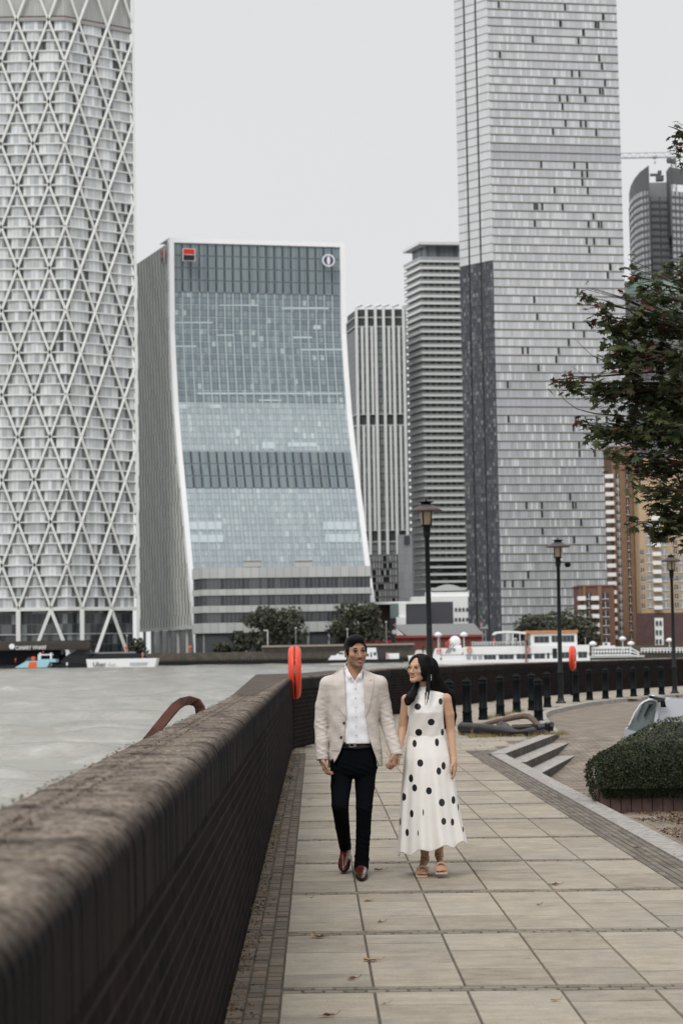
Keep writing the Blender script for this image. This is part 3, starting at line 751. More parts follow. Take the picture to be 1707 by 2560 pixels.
# square red/black emblem with a white bar, and the round white emblem
def emblem_box(c, w, h, right, root, name='square_emblem'):
    up = Vector((0, 0, 1)); n = right.cross(up); mb = MB()
    mb.box(c, (w, .3, h), 0, ax=(right, n, up)); f = c + n * .2
    mb.box(f + up * h * .235, (w * .86, .12, h * .42), 1, ax=(right, n, up)); mb.box(f - up * h * .235, (w * .86, .12, h * .42), 2, ax=(right, n, up)); mb.box(f, (w * .6, .16, h * .05), 0, ax=(right, n, up))
    mb.build(name, [mat('white sign edge', (.6, .58, .56), .5), mat('signal red', (.55, .035, .03), .45), mat('sign black', (.02, .022, .026), .4)], root)
rt = (R0 - L0); rt.z = 0; rt.normalize(); nf = rt.cross(Vector((0, 0, 1)))
p = at(472.5, 637, 598.0); emblem_box(p, 4.2, 4.2, rt, sg)
p = at(409, 640, 602) ; emblem_box(Vector((L0.x, L0.y, p.z)) + SV_.normalized() * 3.4 + Vector((-.914, -.4, 0)) * .9, 2.6, 4.4, -SV_.normalized(), sg)
p = at(821, 651, 607.5); mb = MB()
mb.lathe(p, [(2.15, -.15), (2.15, .15)], 28, 0, False, axis=(rt, Vector((0, 0, 1)), nf))
for s_ in (-1, 1):
    V = []; 
    for i in range(13):
        a = math.pi / 2 - math.pi * i / 12; V.append((s_ * 1.62 * math.cos(a) , 1.62 * math.sin(a)))
    for i in range(13):
        a = -math.pi / 2 + math.pi * i / 12; V.append((s_ * .62 * math.cos(a), 1.5 * math.sin(a)))
    mb.face([p + rt * x + Vector((0, 0, z)) + nf * .2 for x, z in V], 1)
mb.build('round_emblem', [mat('white sign face', (.72, .72, .74), .5), mat('indigo sign', (.06, .05, .14), .5)], sg)
# podium building
PY = 566
YX[0] = 700
pod = thing('podium_block', (at(700, 1640, PY).x, PY, GZ), 'low grey office block with ribbon windows in front of the sweeping glass tower', 'building')
pa, pb = xat(509, 1500, PY), xat(924, 1500, PY + 4); pc = xat(484, 1500, PY + 7); PP = [pc, pa, pb, (pb[0] + .5, pb[1] + 14)]
ribbon = cells('ribbon windows', 1.3, 40, [(0, (.035, .038, .045)), (.3, (.06, .062, .07)), (.6, (.10, .105, .105)), (.8, (.045, .05, .055))], .14, 0, (.16, .165, .165), .15)
panel = cells('podium panels', 2.5, 40, [(0, (.44, .45, .44)), (.5, (.49, .50, .49))], .14, 0, (.22, .225, .22), .6)
body(PP, GZ, yz(1418, PY), dark_clad, pod, 7)
for y0, y1, kind in ((1417, 1443, 1), (1443, 1471, 0), (1471, 1486, 1), (1486, 1512, 0), (1512, 1529, 1), (1529, 1555, 0), (1555, 1580, 1)):
    mb = MB(); strip(mb, PP, yz(y1, PY), yz(y0, PY), .35 if kind else 0)
    if kind: ledge(mb, PP, yz(y1, PY) - .02, yz(y1, PY), 0, .35); ledge(mb, PP, yz(y0, PY), yz(y0, PY) + .02, 0, .35)
    mb.build('panel_band' if kind else 'window_ribbon', panel if kind else ribbon, pod)
mb = MB(); strip(mb, PP, GZ, yz(1580, PY), -2.5); mb.build('ground_floor_glass', dark_glass, pod)
mb = MB(); ledge(mb, PP, yz(1581, PY), yz(1580, PY), -3, .3); mb.build('soffit', dark_clad, pod)
for i in range(9):
    mb = MB(); x = pa[0] + (pb[0] - pa[0]) * i / 8.0; mb.bar((x, pa[1] + 1.2 + .5 * i * .5, GZ), (x, pa[1] + 1.2 + .25 * i, yz(1580, PY)), .7, .7); mb.build('column', grey_clad, pod)
for xa, xb in ((610, 652), (738, 781)):
    a, b_ = at(xa, 1401, PY + 3), at(xb, 1417, PY + 3); mb = MB(); mb.box(((a.x + b_.x) / 2, PY + 4.5, (a.z + b_.z) / 2), (b_.x - a.x, 3, a.z - b_.z)); mb.box(((a.x + b_.x) / 2, PY + 4.4, a.z), (b_.x - a.x + .5, 3.6, .3))
    mb.build('roof_plant_box', pale_clad, pod)
# ---------------- white-striped tower
YX[0] = 950
Y3 = 750
t3 = thing('striped_tower', (at(950, 1640, Y3).x, Y3, GZ), 'distant grey tower striped with tall white vertical fins, left of the balcony tower', 'tower')
a3, b3, c3 = xat(891, 1000, Y3), xat(1018, 1000, Y3 + 1), xat(868, 1000, Y3 + 16); Q3 = [c3, a3, b3]
green_gl = cells('green grey tower glass', .8, 2.9, [(0, (.19, .215, .215)), (.4, (.24, .27, .27)), (.75, (.15, .17, .175)), (.93, (.33, .36, .36))], .12, .45, (.07, .075, .08), .25)
zt3 = yz(772, Y3); body(Q3, GZ, zt3, dark_clad, t3, 14, inset=.6)
mb = MB(); strip(mb, [a3, b3], yz(1395, Y3), yz(790, Y3)); mb.build('glazing', green_gl, t3)
mb = MB(); strip(mb, [c3, a3], GZ, yz(820, Y3)); mb.build('dark_side', cells('dark side glass', 1.2, 2.9, [(0, (.045, .05, .055)), (.6, (.07, .075, .08))], .2, .4, (.10, .105, .11), .3), t3)
for y0, y1 in ((1037, 1065), (1327, 1356), (795, 818)):
    mb = MB(); ledge(mb, Q3, yz(y1, Y3), yz(y0, Y3), -.2, .12); mb.build('plant_storey', dark_clad, t3)
    mb = MB(); ledge(mb, Q3, yz(y1, Y3), yz(y1, Y3) + .6, .1, .5); ledge(mb, Q3, yz(y0, Y3), yz(y0, Y3) + .5, .1, .5); mb.build('cornice', pale_clad, t3)
for i, xz in enumerate((212, 310, 398, 478, 573, 673)):
    x = 840 + xz / 3.92 ; f = (x - 891) / (1018 - 891); px = a3[0] + (b3[0] - a3[0]) * f
    mb = MB(); mb.box((px, Y3 - .9 + f, (GZ + yz(768, Y3)) / 2 + 6), (1.15, 1.6, yz(768, Y3) - GZ - 12)); mb.bar((px, Y3 - 1, yz(768, Y3)), (px + 2.2, Y3 + 6, yz(762, Y3) + 1), .9, .8); mb.build('tall_fin', white_clad, t3)
for xz in (265, 360, 527, 625):
    for y0, y1 in ((818, 1037), (1065, 1327)):
        x = 840 + xz / 3.92; f = (x - 891) / (1018 - 891); px = a3[0] + (b3[0] - a3[0]) * f
        mb = MB(); mb.box((px, Y3 - .6 + f, (yz(y0, Y3) + yz(y1, Y3)) / 2), (.95, 1.0, yz(y0, Y3) - yz(y1, Y3))); mb.build('short_fin', white_clad, t3)
t3b = thing('grid_block', (at(958, 1640, 690).x, 690, GZ), 'dark block of open floors with white stub columns at the foot of the striped tower', 'building')
qa, qb = xat(918, 1450, 690), xat(1000, 1450, 690)
body([qa, qb], GZ, yz(1388, 690), dark_clad, t3b, 12, inset=.8)
for k in range(8):
    y0 = 1386 + k * 17.6; mb = MB(); ledge(mb, [qa, qb], yz(y0 + 4, 690), yz(y0, 690), -.8, .3); mb.build('floor_edge', mat('brown grey slab', (.25, .235, .235), .7), t3b)
    mb = MB()
    for j in range(12):
        x = qa[0] + (qb[0] - qa[0]) * (j + .5) / 12
        if k < 7 and rng.random() < .8: mb = MB(); mb.box((x, 690, yz(y0 + 10.5, 690)), (.55 if j % 2 else .8, .5, 1.9)); mb.build('stub_column', pale_clad, t3b)
gb = thing('grey_slab_block', (at(1011, 1640, 640).x, 640, GZ), 'blank pale grey panelled block standing between the grid block and the balcony tower', 'building')
ga, gb2 = xat(996, 1450, 640), xat(1030, 1450, 640); mb = MB(); strip(mb, [ga, gb2, (gb2[0] + 1, 652)], GZ, yz(1338, 640)); mb.build('wall_panels', cells('grey wall panels', 1.9, 3.0, [(0, (.30, .31, .32)), (.5, (.33, .34, .35))], .08, .1, (.25, .26, .27), .6), gb)
body([ga, gb2], GZ, yz(1338.3, 640), grey_clad, gb, 10); mb = MB(); p = at(1017, 1350, 639.5); mb.box(p, (1.9, .3, 3)); mb.build('roof_window', dark_clad, gb)
# ---------------- balcony tower
YX[0] = 1100
Y4 = 760
t4 = thing('balcony_tower', (at(1100, 1640, Y4).x, Y4, GZ), 'slim apartment tower ringed by white balconies on every storey, left of the tallest silver tower', 'tower')
a4, b4, c4 = xat(1061, 1000, Y4), xat(1175, 1000, Y4 + 2.6), xat(1023, 1000, Y4 + 15); Q4 = [c4, a4, b4]
a4s, b4s, c4s = xat(1057, 1000, Y4 - 1), xat(1176, 1000, Y4 + 1.6), xat(1016, 1000, Y4 + 15); Q4s = [c4s, a4s, b4s]
flat_gl = cells('balcony window wall', 2.6, 2.98, [(0, (.10, .105, .11)), (.35, (.15, .155, .16)), (.6, (.12, .125, .13)), (.85, (.25, .255, .25))], .85, 0, (.36, .37, .36), .3)
rail_gl = mat('balcony glass rail', (.34, .355, .355), .25, var=.1, vs=.2); low_gl = cells('dark base storeys', 2.2, 2.98, [(0, (.025, .035, .038)), (.6, (.04, .05, .055)), (.9, (.12, .13, .13))], .15, 0, (.08, .09, .09), .2)
zt4 = yz(650, Y4); SH4 = 18.05 * Y4 / FPX; zlow = yz(1385, Y4)
body(Q4, GZ, zt4, dark_clad, t4, 16, inset=.5)
k = 0; z = zt4
while z > GZ + 4:
    mb = MB(); ledge(mb, Q4s, z - .92, z, -1.8, .15); mb.build('balcony_slab', white_clad, t4)
    z0 = z - SH4; mb = MB(); strip(mb, Q4, z0, z - .92); mb.build('glazed_storey', flat_gl if z > zlow else low_gl, t4)
    if z > zlow: mb = MB(); strip(mb, Q4s, z0, z0 + .78, .05); mb.build('balustrade', rail_gl, t4)
    z = z0
ph = [xat(1027, 640, Y4 + 12), xat(1063, 640, Y4 + .5), xat(1175, 640, Y4 + 3)]
mb = MB(); strip(mb, ph, zt4, yz(611, Y4), -.6); mb.build('penthouse_glass', cells('penthouse glass', 2.4, 40, [(0, (.16, .175, .19)), (.5, (.22, .235, .25)), (.8, (.12, .13, .145))], .15, 0, (.3, .3, .3), .2), t4)
mb = MB(); ledge(mb, Q4s, yz(612, Y4), yz(605, Y4), -6, .6); mb.build('roof_slab', white_clad, t4)
mb = MB(); strip(mb, Q4s, zt4, zt4 + 1.3, .2); mb.build('terrace_rail', mat('terrace glass', (.40, .42, .43), .2), t4)
# ---------------- tallest silver tower
YX[0] = 1400
Y5 = 657
lp = thing('silver_tower', (at(1380, 1640, Y5).x, Y5, GZ), 'very tall silver glass tower with thin floor lines and scattered open windows', 'tower')
a5 = xat(1235.5, 800, Y5); b5 = xat(1562.6, 800, Y5 + 7.4); c5 = xat(1151.5, 800, Y5 + 10.8); F5 = [a5, b5]; G5 = [c5, a5]
silver = cells('silver glass', .96, 3.12, [(0, (.42, .43, .45)), (.16, (.47, .48, .50)), (.38, (.37, .38, .40)), (.55, (.43, .44, .465)), (.74, (.53, .54, .56)), (.87, (.64, .66, .68)), (.988, (.05, .05, .055))], .14, 0, (.25, .26, .275), .22)
silver_hi = cells('upper silver glass', .96, 3.12, [(0, (.50, .505, .53)), (.3, (.55, .555, .58)), (.6, (.46, .47, .495)), (.8, (.63, .64, .66)), (.989, (.05, .05, .055))], .09, 0, (.33, .34, .365), .22)
plant = cells('plant storey panels', 1.9, 40, [(0, (.40, .405, .435)), (.5, (.43, .435, .465))], .1, 0, (.26, .265, .31), .4)
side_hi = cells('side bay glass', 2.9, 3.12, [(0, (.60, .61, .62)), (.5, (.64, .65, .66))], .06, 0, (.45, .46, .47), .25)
side_lo = cells('side glass dark reflection', .75, 1.56, [(0, (.055, .058, .075)), (.3, (.085, .088, .105)), (.55, (.04, .045, .055)), (.75, (.13, .135, .145)), (.93, (.24, .25, .25))], .1, .2, (.05, .05, .06), .2)  # dark tint imitates another building mirrored in the lower storeys
edge5 = mat('sand coloured floor edge', (.40, .395, .355), .6, var=.04, vs=.2); shade5 = mat('shadow gap metal', (.09, .10, .10), .6)
body([c5, a5, b5], GZ, 246, dark_clad, lp, 26, inset=.4)
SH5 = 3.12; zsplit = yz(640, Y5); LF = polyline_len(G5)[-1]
for k in range(78):
    z0 = GZ + k * SH5; z1 = z0 + SH5; zc = (z0 + z1) / 2
    mech_ = yz(388, Y5) < zc < yz(345, Y5) + .4 or yz(1022, Y5) < zc < yz(994, Y5)
    mb = MB(); strip(mb, F5, z0, z1 - .02, 0, 0 if not mech_ else .5); hi = zc > yz(900, Y5)
    for f in mb.uv:
        for i, (u, v) in enumerate(f): f[i] = (u, v - GZ + .01 * (1 if v < z1 - 1 else -1))
    o = mb.build('glazed_storey', plant if mech_ else (silver_hi if hi else silver), lp)
    mb = MB(); ledge(mb, F5, z1 - .36, z1 - .02, -.2, .28, 0); ledge(mb, F5, z1 - .60, z1 - .38, -.2, .10, 1); mb.build('floor_edge', [edge5, shade5], lp)
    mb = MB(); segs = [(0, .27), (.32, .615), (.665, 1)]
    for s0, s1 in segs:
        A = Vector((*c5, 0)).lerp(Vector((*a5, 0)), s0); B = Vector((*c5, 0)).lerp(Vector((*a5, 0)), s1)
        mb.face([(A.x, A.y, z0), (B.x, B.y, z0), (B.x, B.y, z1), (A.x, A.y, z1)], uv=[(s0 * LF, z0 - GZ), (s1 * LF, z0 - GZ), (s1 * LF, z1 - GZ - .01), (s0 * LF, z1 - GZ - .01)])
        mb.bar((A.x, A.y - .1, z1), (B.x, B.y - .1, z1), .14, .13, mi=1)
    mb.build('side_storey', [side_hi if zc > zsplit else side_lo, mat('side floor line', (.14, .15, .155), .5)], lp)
# windows standing open, one here and there
dk = mat('open window dark', (.035, .038, .042), .4); r5 = random.Random(5); L5 = polyline_len(F5)[-1]; colsx = [r5.uniform(.05, .95) for _ in range(9)] + [.3, .32, .55, .56, .83]
for i in range(88):
    u = (r5.choice(colsx) + (r5.choice([0, .03]))) * L5 * .96 ; k = r5.randrange(12, 76); z0 = GZ + k * SH5
    if yz(388, Y5) < z0 + 1 < yz(345, Y5) or yz(1022, Y5) < z0 + 1 < yz(994, Y5): continue
    u = round(u / .96) * .96; A = Vector((*a5, 0)); d = (Vector((*b5, 0)) - A).normalized(); p = A + d * (u + .5)
    mb = MB(); mb.box((p.x, p.y - .03, z0 + 1.25), (.86, .1, 2.35), 0, rz=math.atan2(d.y, d.x)); mb.box((p.x + .45, p.y - .3, z0 + 1.25), (.08, .5, 2.3), 1, rz=.35)
    mb.build('open_window', [dk, pale_clad], lp)
# ---------------- rounded tower and crane
YX[0] = 1640
Y6 = 800
t6 = thing('rounded_tower', (at(1640, 1640, Y6).x, Y6, GZ), 'distant grey tower with a rounded corner and a sloping parapet beneath the crane', 'tower')
arc = [xat(1574, 600, Y6 + 24), xat(1574.5, 600, Y6 + 15), xat(1579, 600, Y6 + 8), xat(1588, 600, Y6 + 1), xat(1602, 600, Y6 - 5), xat(1624, 600, Y6 - 9)]
core = [xat(1626, 600, Y6 + 3), xat(1677, 600, Y6 + 3)]; wing = [xat(1678, 600, Y6 - 6), xat(1745, 600, Y6 - 2)]
win6 = cells('pale windows in grey wall', 2.05, 3.06, [(0, (.34, .355, .37)), (.4, (.42, .435, .45)), (.75, (.20, .21, .22))], .65, 0, (.10, .105, .11), .25)
cor6 = cells('core glazing', 4.1, 3.06, [(0, (.17, .18, .20)), (.5, (.21, .22, .24))], .5, 0, (.07, .075, .09), .25)
wall6 = mat('charcoal cladding', (.125, .13, .135), .55, var=.06, vs=.3); SH6 = 3.06
top_a, top_c, top_w = yz(487, Y6), yz(470, Y6), yz(470, Y6)
for k in range(30):
    z1 = top_a - k * SH6; z0 = z1 - SH6
    for P_, m_ in ((arc, win6), (core, cor6), (wing, win6)):
        mb = MB(); strip(mb, P_, z0, z1, 0)
        for f in mb.uv:
            for i, (u, v) in enumerate(f): f[i] = (u, v - z0 + .01 if v < z1 - 1 else SH6 - .01)
        mb.build('glazed_storey', m_, t6)
        mb = MB(); ledge(mb, P_, z0 - .05, z0 + 1.0, -.3, .22); mb.build('spandrel', wall6, t6)
mb = MB(); P_ = arc; zt = [yz(470, Y6), yz(462, Y6), yz(453, Y6), yz(446, Y6), yz(438, Y6), yz(428, Y6)]
for i in range(5):
    a, b_ = P_[i], P_[i + 1]; mb.face([(a[0], a[1] - .3, top_a), (b_[0], b_[1] - .3, top_a), (b_[0], b_[1] - .3, zt[i + 1]), (a[0], a[1] - .3, zt[i])])
b_ = arc[-1]; mb.box((b_[0], b_[1] + 3, (top_a + zt[5]) / 2 - 15), (.6, 7, zt[5] - top_a + 30)); mb.face([(w[0], w[1] - .3, z) for w, z in ((wing[0], top_w), (wing[1], top_w), (wing[1], yz(432, Y6)), (wing[0], yz(428, Y6)))])
mb.box((wing[0][0], wing[0][1] + 3, (top_a + yz(428, Y6)) / 2 - 10), (.6, 8, yz(428, Y6) - top_a + 20)); mb.build('parapet', wall6, t6)
mb = MB(); strip(mb, core, top_a, yz(452, Y6)); mb.build('plant_screen', grey_clad, t6)
p = at(1648, 446, Y6 + 6); mb = MB(); mb.box(p, (3.2, 3, 2.2)); mb.box(p + Vector((-2, 0, 1.6)), (4.5, 1.2, 1.0)); mb.box(p + Vector((0, 0, 2.6)), (1.6, 1.6, 1.6)); mb.build('roof_cradle', wall6, t6)
body([arc[0], arc[3], arc[5], core[0], core[1], wing[0], wing[1]], GZ, yz(500, Y6), wall6, t6, 20, inset=1.5)
YC = 830; cr = thing('tower_crane', (at(1683, 1640, YC).x, YC, GZ), 'pale lattice tower crane whose jib reaches left from behind the rounded tower', 'crane')
steel = mat('crane steel', (.33, .35, .38), .5); mx_ = at(1683, 430, YC); jz = at(1683, 393, YC).z; zt_ = at(1683, 381, YC).z; mb = MB(); w = 1.0
for sx in (-1, 1):
    for sy in (-1, 1): mb.bar((mx_.x + sx * w, YC + sy * w, GZ), (mx_.x + sx * w, YC + sy * w, jz), .28)
z = mx_.z - 30; s_ = 1
while z < jz - 2: 
    mb.bar((mx_.x - w * s_, YC - w, z), (mx_.x + w * s_, YC - w, z + 2), .2); mb.bar((mx_.x - w * s_, YC + w, z), (mx_.x + w * s_, YC + w, z + 2), .2); z += 2; s_ = -s_
mb.build('mast', steel, cr); mb = MB(); xl = at(1500, 393, YC).x
for o in (-.8, .8): mb.bar((xl, YC + o, jz), (mx_.x + 14, YC + o, jz), .26)
mb.bar((xl, YC, zt_), (mx_.x + 3, YC, zt_), .22); x = xl; s_ = 1
while x < mx_.x: mb.bar((x, YC, jz if s_ > 0 else zt_), (x + 1.9, YC, zt_ if s_ > 0 else jz), .15); x += 1.9; s_ = -s_
mb.build('jib', steel, cr); p = at(1635.5, 395, YC); mb = MB(); mb.box(p + Vector((0, 0, .3)), (1.7, 1.8, .9)); mb.bar(p, p - Vector((0, 0, 1.9)), .15); mb.box(p - Vector((0, 0, 2.2)), (.7, .5, .8)); mb.build('trolley', steel, cr)
p = at(1671, 401, YC - 1.5); mb = MB(); mb.lathe(p, [(1.0, -1.2), (1.25, 0), (.9, 1.2)], 10); mb.box(p + Vector((2.2, 0, -.4)), (1.4, 1.6, 2.2)); mb.build('cab', wall6, cr)
# ---------------- green-roofed glass block
YX[0] = 1640; Y7 = 715; gr = thing('green_roof_block', (at(1640, 1640, Y7).x, Y7, GZ), 'wide glass block with a pale green roof fascia, half hidden behind the maple', 'building')
qa, qb = xat(1545, 800, Y7), xat(1760, 800, Y7); body([qa, qb], GZ, yz(735, Y7), dark_clad, gr, 20)
for k in range(22):
    z1 = yz(736, Y7) - k * 3.9; mb = MB(); strip(mb, [qa, qb], z1 - 3.9, z1 - .01); mb.build('glazed_storey', cells('block glazing', 2.3, 60, [(0, (.17, .18, .18)), (.5, (.24, .25, .25))], .25, 0, (.33, .34, .34), .3), gr)
    mb = MB(); ledge(mb, [qa, qb], z1 - .7, z1, -.2, .3); mb.build('floor_edge', pale_clad if k % 3 == 0 else grey_clad, gr)
mb = MB(); ledge(mb, [qa, qb], yz(735, Y7), yz(703, Y7), -8, 1.0); mb.build('roof_fascia', mat('pale green fascia', (.36, .47, .42), .5), gr)
# ---------------- brick apartment buildings (right)
def flats(name, label, Y, x0, x1, ytop, wallm, wins=(), balc=(), piers=(), extra=None, dots=None, SHp=22.3, ybot=1640):
    YX[0] = (x0 + min(x1, 1707)) / 2; root = thing(name, (at((x0 + x1) / 2, 1640, Y).x, Y, GZ), label, 'building'); q = [xat(x0, 1500, Y), xat(x1, 1500, Y)]
    mb = MB(); D_ = q[1][0] - q[0][0]; zt = yz(ytop, Y); mb.box(((q[0][0] + q[1][0]) / 2, Y + 7, (GZ + zt) / 2), (D_, 14, zt - GZ)); mb.box(((q[0][0] + q[1][0]) / 2, Y + 7, zt + .2), (D_ + .6, 14.6, .5))
    mb.build('wall', wallm, root)
    def X(x): return xat(x, 1500, Y)[0]
    for xp, w in piers: mb = MB(); mb.box((X(xp), Y - .25, (GZ + zt) / 2), (w, .6, zt - GZ)); mb.build('brick_pier', mat('orange brown brick', (.235, .145, .095), .8, var=.12, vs=.5), root)
    n = 0
    for xp, w, m_, ya, yb in wins:
        y = ya
        while y < yb and n < 96:
            z = yz(y, Y); mb = MB(); mb.box((X(xp), Y - .05, z), (w, .2, 1.75)); mb.box((X(xp), Y - .12, z), (.12, .16, 1.75), 1); mb.box((X(xp), Y - .12, z - .95), (w + .2, .3, .15), 1)
            mb.build('window', [mat(m_, {'dark window': (.045, .05, .055), 'pale window': (.30, .33, .35)}[m_], .25), white_clad], root); y += SHp; n += 1
    for xp, w, ya, yb in balc:
        y = ya
        while y < yb:
            z = yz(y, Y); mb = MB(); mb.box((X(xp), Y - .9, z), (w, 1.9, .25)); mb.box((X(xp), Y - 1.8, z + .6), (w, .12, 1.15)); mb.box((X(xp) - w / 2, Y - .9, z + .6), (.12, 1.7, 1.1))
            mb.build('balcony', white_clad, root); y += SHp
    if dots:
        xp, ya, yb = dots; y = ya; mb = MB()
        while y < yb: mb.box((X(xp), Y - .06, yz(y, Y)), (.75, .2, .75)); y += 11.4
        mb.build('small_square_windows', white_clad, root, kind='stuff')
    return root, X, zt
fb, X, _z = flats('brick_flats', 'tall brown brick flats with orange piers and white balconies, right of the silver tower', 600, 1533, 1601, 1118, mat('dark brown brick', (.145, .09, .07), .85, var=.15, vs=.5),
    wins=[(1551.5, 1.6, 'dark window', 1190, 1625), (1574.5, 1.6, 'dark window', 1190, 1625), (1551.5, 1.6, 'pale window', 1201, 1625), ], balc=[(1529, 2.6, 1195, 1610)], piers=[(1541, 1.2), (1562.5, 2.0), (1583, 1.2)], dots=(1593, 1214, 1600))
fb2, X, _z = flats('beige_flats', 'sand coloured apartment block on a dark brick base at the right edge', 590, 1602, 1760, 1150, mat('sand brick', (.47, .345, .225), .8, var=.08, vs=.4),
    wins=[(1607, .9, 'dark window', 1380, 1530), (1624, 1.6, 'pale window', 1310, 1530), (1663, 2.4, 'pale window', 1335, 1530), (1690, 1.0, 'dark window', 1335, 1530), (1704, 1.6, 'pale window', 1380, 1530), (1624, 1.3, 'pale window', 1552, 1640), (1612, .9, 'pale window', 1552, 1640), (1668, 2.2, 'pale window', 1552, 1640), (1694, 1.2, 'pale window', 1552, 1640)],
    balc=[(1642, 2.6, 1300, 1530)])
a, b_ = at(1601, 1533, 589.4), at(1765, 1640, 589.4); mb = MB(); mb.box(((a.x + b_.x) / 2, 589.85, (a.z + GZ) / 2), (b_.x - a.x + 3, .5, a.z - GZ)); mb.build('dark_brick_base', mat('plum brick', (.11, .068, .062), .85, var=.15, vs=.5), fb2)
a = at(1635, 1545, 588.9); b_ = at(1656, 1545, 588.9); mb = MB(); mb.box(((a.x + b_.x) / 2, 589.2, (a.z + GZ) / 2), (b_.x - a.x, 1.0, a.z - GZ)); mb.build('white_bay', white_clad, fb2)
for y in (1558, 1581, 1604):
    for xx in (1641, 1650): p = at(xx, y, 588.5); mb = MB(); mb.box(p, (.7, .2, 1.5)); mb.build('bay_window', dark_clad, fb2)
mb = MB(); z = yz(1443, 589.8)
for i in range(9): p = at(1608 + i * 13, 1443, 589.8); mb.box((p.x, 589.9, z), (1.1, .3, 1.2))
mb.build('louvred_vents', grey_clad, fb2)
flats('low_brick_flats', 'low red brown brick flats with white balconies at the foot of the silver tower', 575, 1447, 1535, 1466, mat('red brown brick', (.17, .09, .065), .85, var=.15, vs=.5),
    wins=[(1471, 1.7, 'dark window', 1490, 1620), (1512, 2.2, 'dark window', 1490, 1620)], balc=[(1485, 2.3, 1500, 1600), (1452, 2.4, 1500, 1600)], piers=[(1498, 1.2), (1460, .8)], ybot=1640)
# ---------------- small buildings at the water's edge, middle
mw = thing('domed_pavilion', (at(1100, 1640, 600).x, 600, GZ), 'white low building with shallow domed roof and small windows below the balcony tower', 'building')
def bx(mb, x0, x1, y0, y1, Y, dep=6, mi=0):
    a, b_ = at(x0, y0, Y), at(x1, y1, Y); mb.box(((a.x + b_.x) / 2, Y + dep / 2, (a.z + b_.z) / 2), (b_.x - a.x, dep, a.z - b_.z), mi)
mb = MB(); bx(mb, 1028, 1172, 1492, 1640, 600, 16); bx(mb, 1066, 1172, 1478, 1492, 601, 12); mb.build('wall', white_clad, mw)
mb = MB(); V = []; n = 14
for i in range(n + 1):
    a = i / n; x = 1078 + 96 * a; p = at(x, 1478 - 17 * math.sin(math.pi * min(1, a * 1.0 + .06)), 601); V.append((p.x, p.z))
z0 = at(1120, 1480, 601).z
for (xa, za), (xb, zb_) in zip(V, V[1:]): mb.face([(xa, 601, z0), (xb, 601, z0), (xb, 601, zb_), (xa, 601, za)]); mb.face([(xa, 601, za), (xb, 601, zb_), (xb, 612, zb_), (xa, 612, za)])
mb.build('domed_roof', pale_clad, mw)
for r in range(2):
    for i in range(4 + r):
        mb = MB(); p = at(1167 - i * 9.3, 1524 + r * 25, 599.9); mb.box(p, (.75, .2, 1.1)); mb.build('small_window', dark_clad, mw)
dgx = thing('dark_glass_pavilion', (at(1050, 1640, 585).x, 585, GZ), 'black glass box building with pale end wall behind the lamp post', 'building')
mb = MB(); bx(mb, 1008, 1072, 1507, 1640, 585, 6); bx(mb, 1072, 1133, 1505, 1566, 588, 4); mb.build('glass_box', cells('black curtain glass', 3, 3, [(0, (.02, .022, .03)), (1, (.03, .03, .04))], .1, .1, (.05, .05, .06), .12), dgx)
mb = MB(); bx(mb, 996, 1015, 1507, 1566, 584, 5); bx(mb, 990, 1015, 1543, 1640, 583, 5); mb.build('end_wall', white_clad, dgx)
mb = MB(); bx(mb, 975, 996, 1509, 1545, 584, 5); mb.build('stair_glass', mat('teal glass', (.16, .21, .20), .3), dgx)
mb = MB(); bx(mb, 925, 1070, 1505, 1509, 584.5, 7); mb.build('roof_edge', white_clad, dgx)
mb = MB(); bx(mb, 930, 975, 1512, 1640, 588, 5); mb.build('brown_wing', mat('dark maroon wall', (.06, .04, .04), .7), dgx)
sh = thing('brick_shed', (at(1090, 1640, 560).x, 560, GZ), 'long red brick boat shed with a grey pitched roof beside the ferry', 'building')
brk = mat('red shed brick', (.17, .062, .05), .85, var=.2, vs=.6); a, b_ = at(988, 1588, 560), at(1206, 1640, 560)
mb = MB(); mb.box(((a.x + b_.x) / 2, 566, (a.z + GZ) / 2), (b_.x - a.x, 12, a.z - GZ)); ap = at(986, 1564, 560)
for xx in (a.x, b_.x - .3): mb.mesh([(xx, 560, a.z), (xx, 572, a.z), (xx, 566, ap.z + 1.0), (xx + .3, 560, a.z), (xx + .3, 572, a.z), (xx + .3, 566, ap.z + 1.0)], [(0, 1, 2), (3, 5, 4), (0, 2, 5, 3), (1, 4, 5, 2)])
mb.build('wall', brk, sh); mb = MB(); e = .5; zr = ap.z + .4
mb.mesh([(a.x + 3.4, 559.4, a.z - .2), (b_.x + .4, 559.4, a.z - .2), (b_.x - 2.0, 566, zr), (a.x - .6, 566, zr), (a.x + 3.4, 572.6, a.z - .2), (b_.x + .4, 572.6, a.z - .2)], [(0, 1, 2, 3), (3, 2, 5, 4), (0, 3, 4), (1, 5, 2)]); mb.build('roof', mat('slate grey roof', (.20, .205, .205), .7), sh)
mb = MB(); mb.box(((a.x + b_.x) / 2, 559.5, a.z - .55), (b_.x - a.x, .5, .7)); mb.build('red_fascia', mat('oxide red fascia', (.30, .06, .05), .6), sh)
mb = MB(); mb.lathe((at(985, 1580, 559.8)), [(.7, -.1), (.7, .1)], 14, axis=(Vector((1, 0, 0)), Vector((0, 0, 1)), Vector((0, -1, 0)))); mb.build('round_window', pale_clad, sh)
rc = thing('red_canopy', (at(945, 1615, 552).x, 552, GZ), 'long low red canopy beside the quay to the right of the man', 'canopy'); mb = MB()
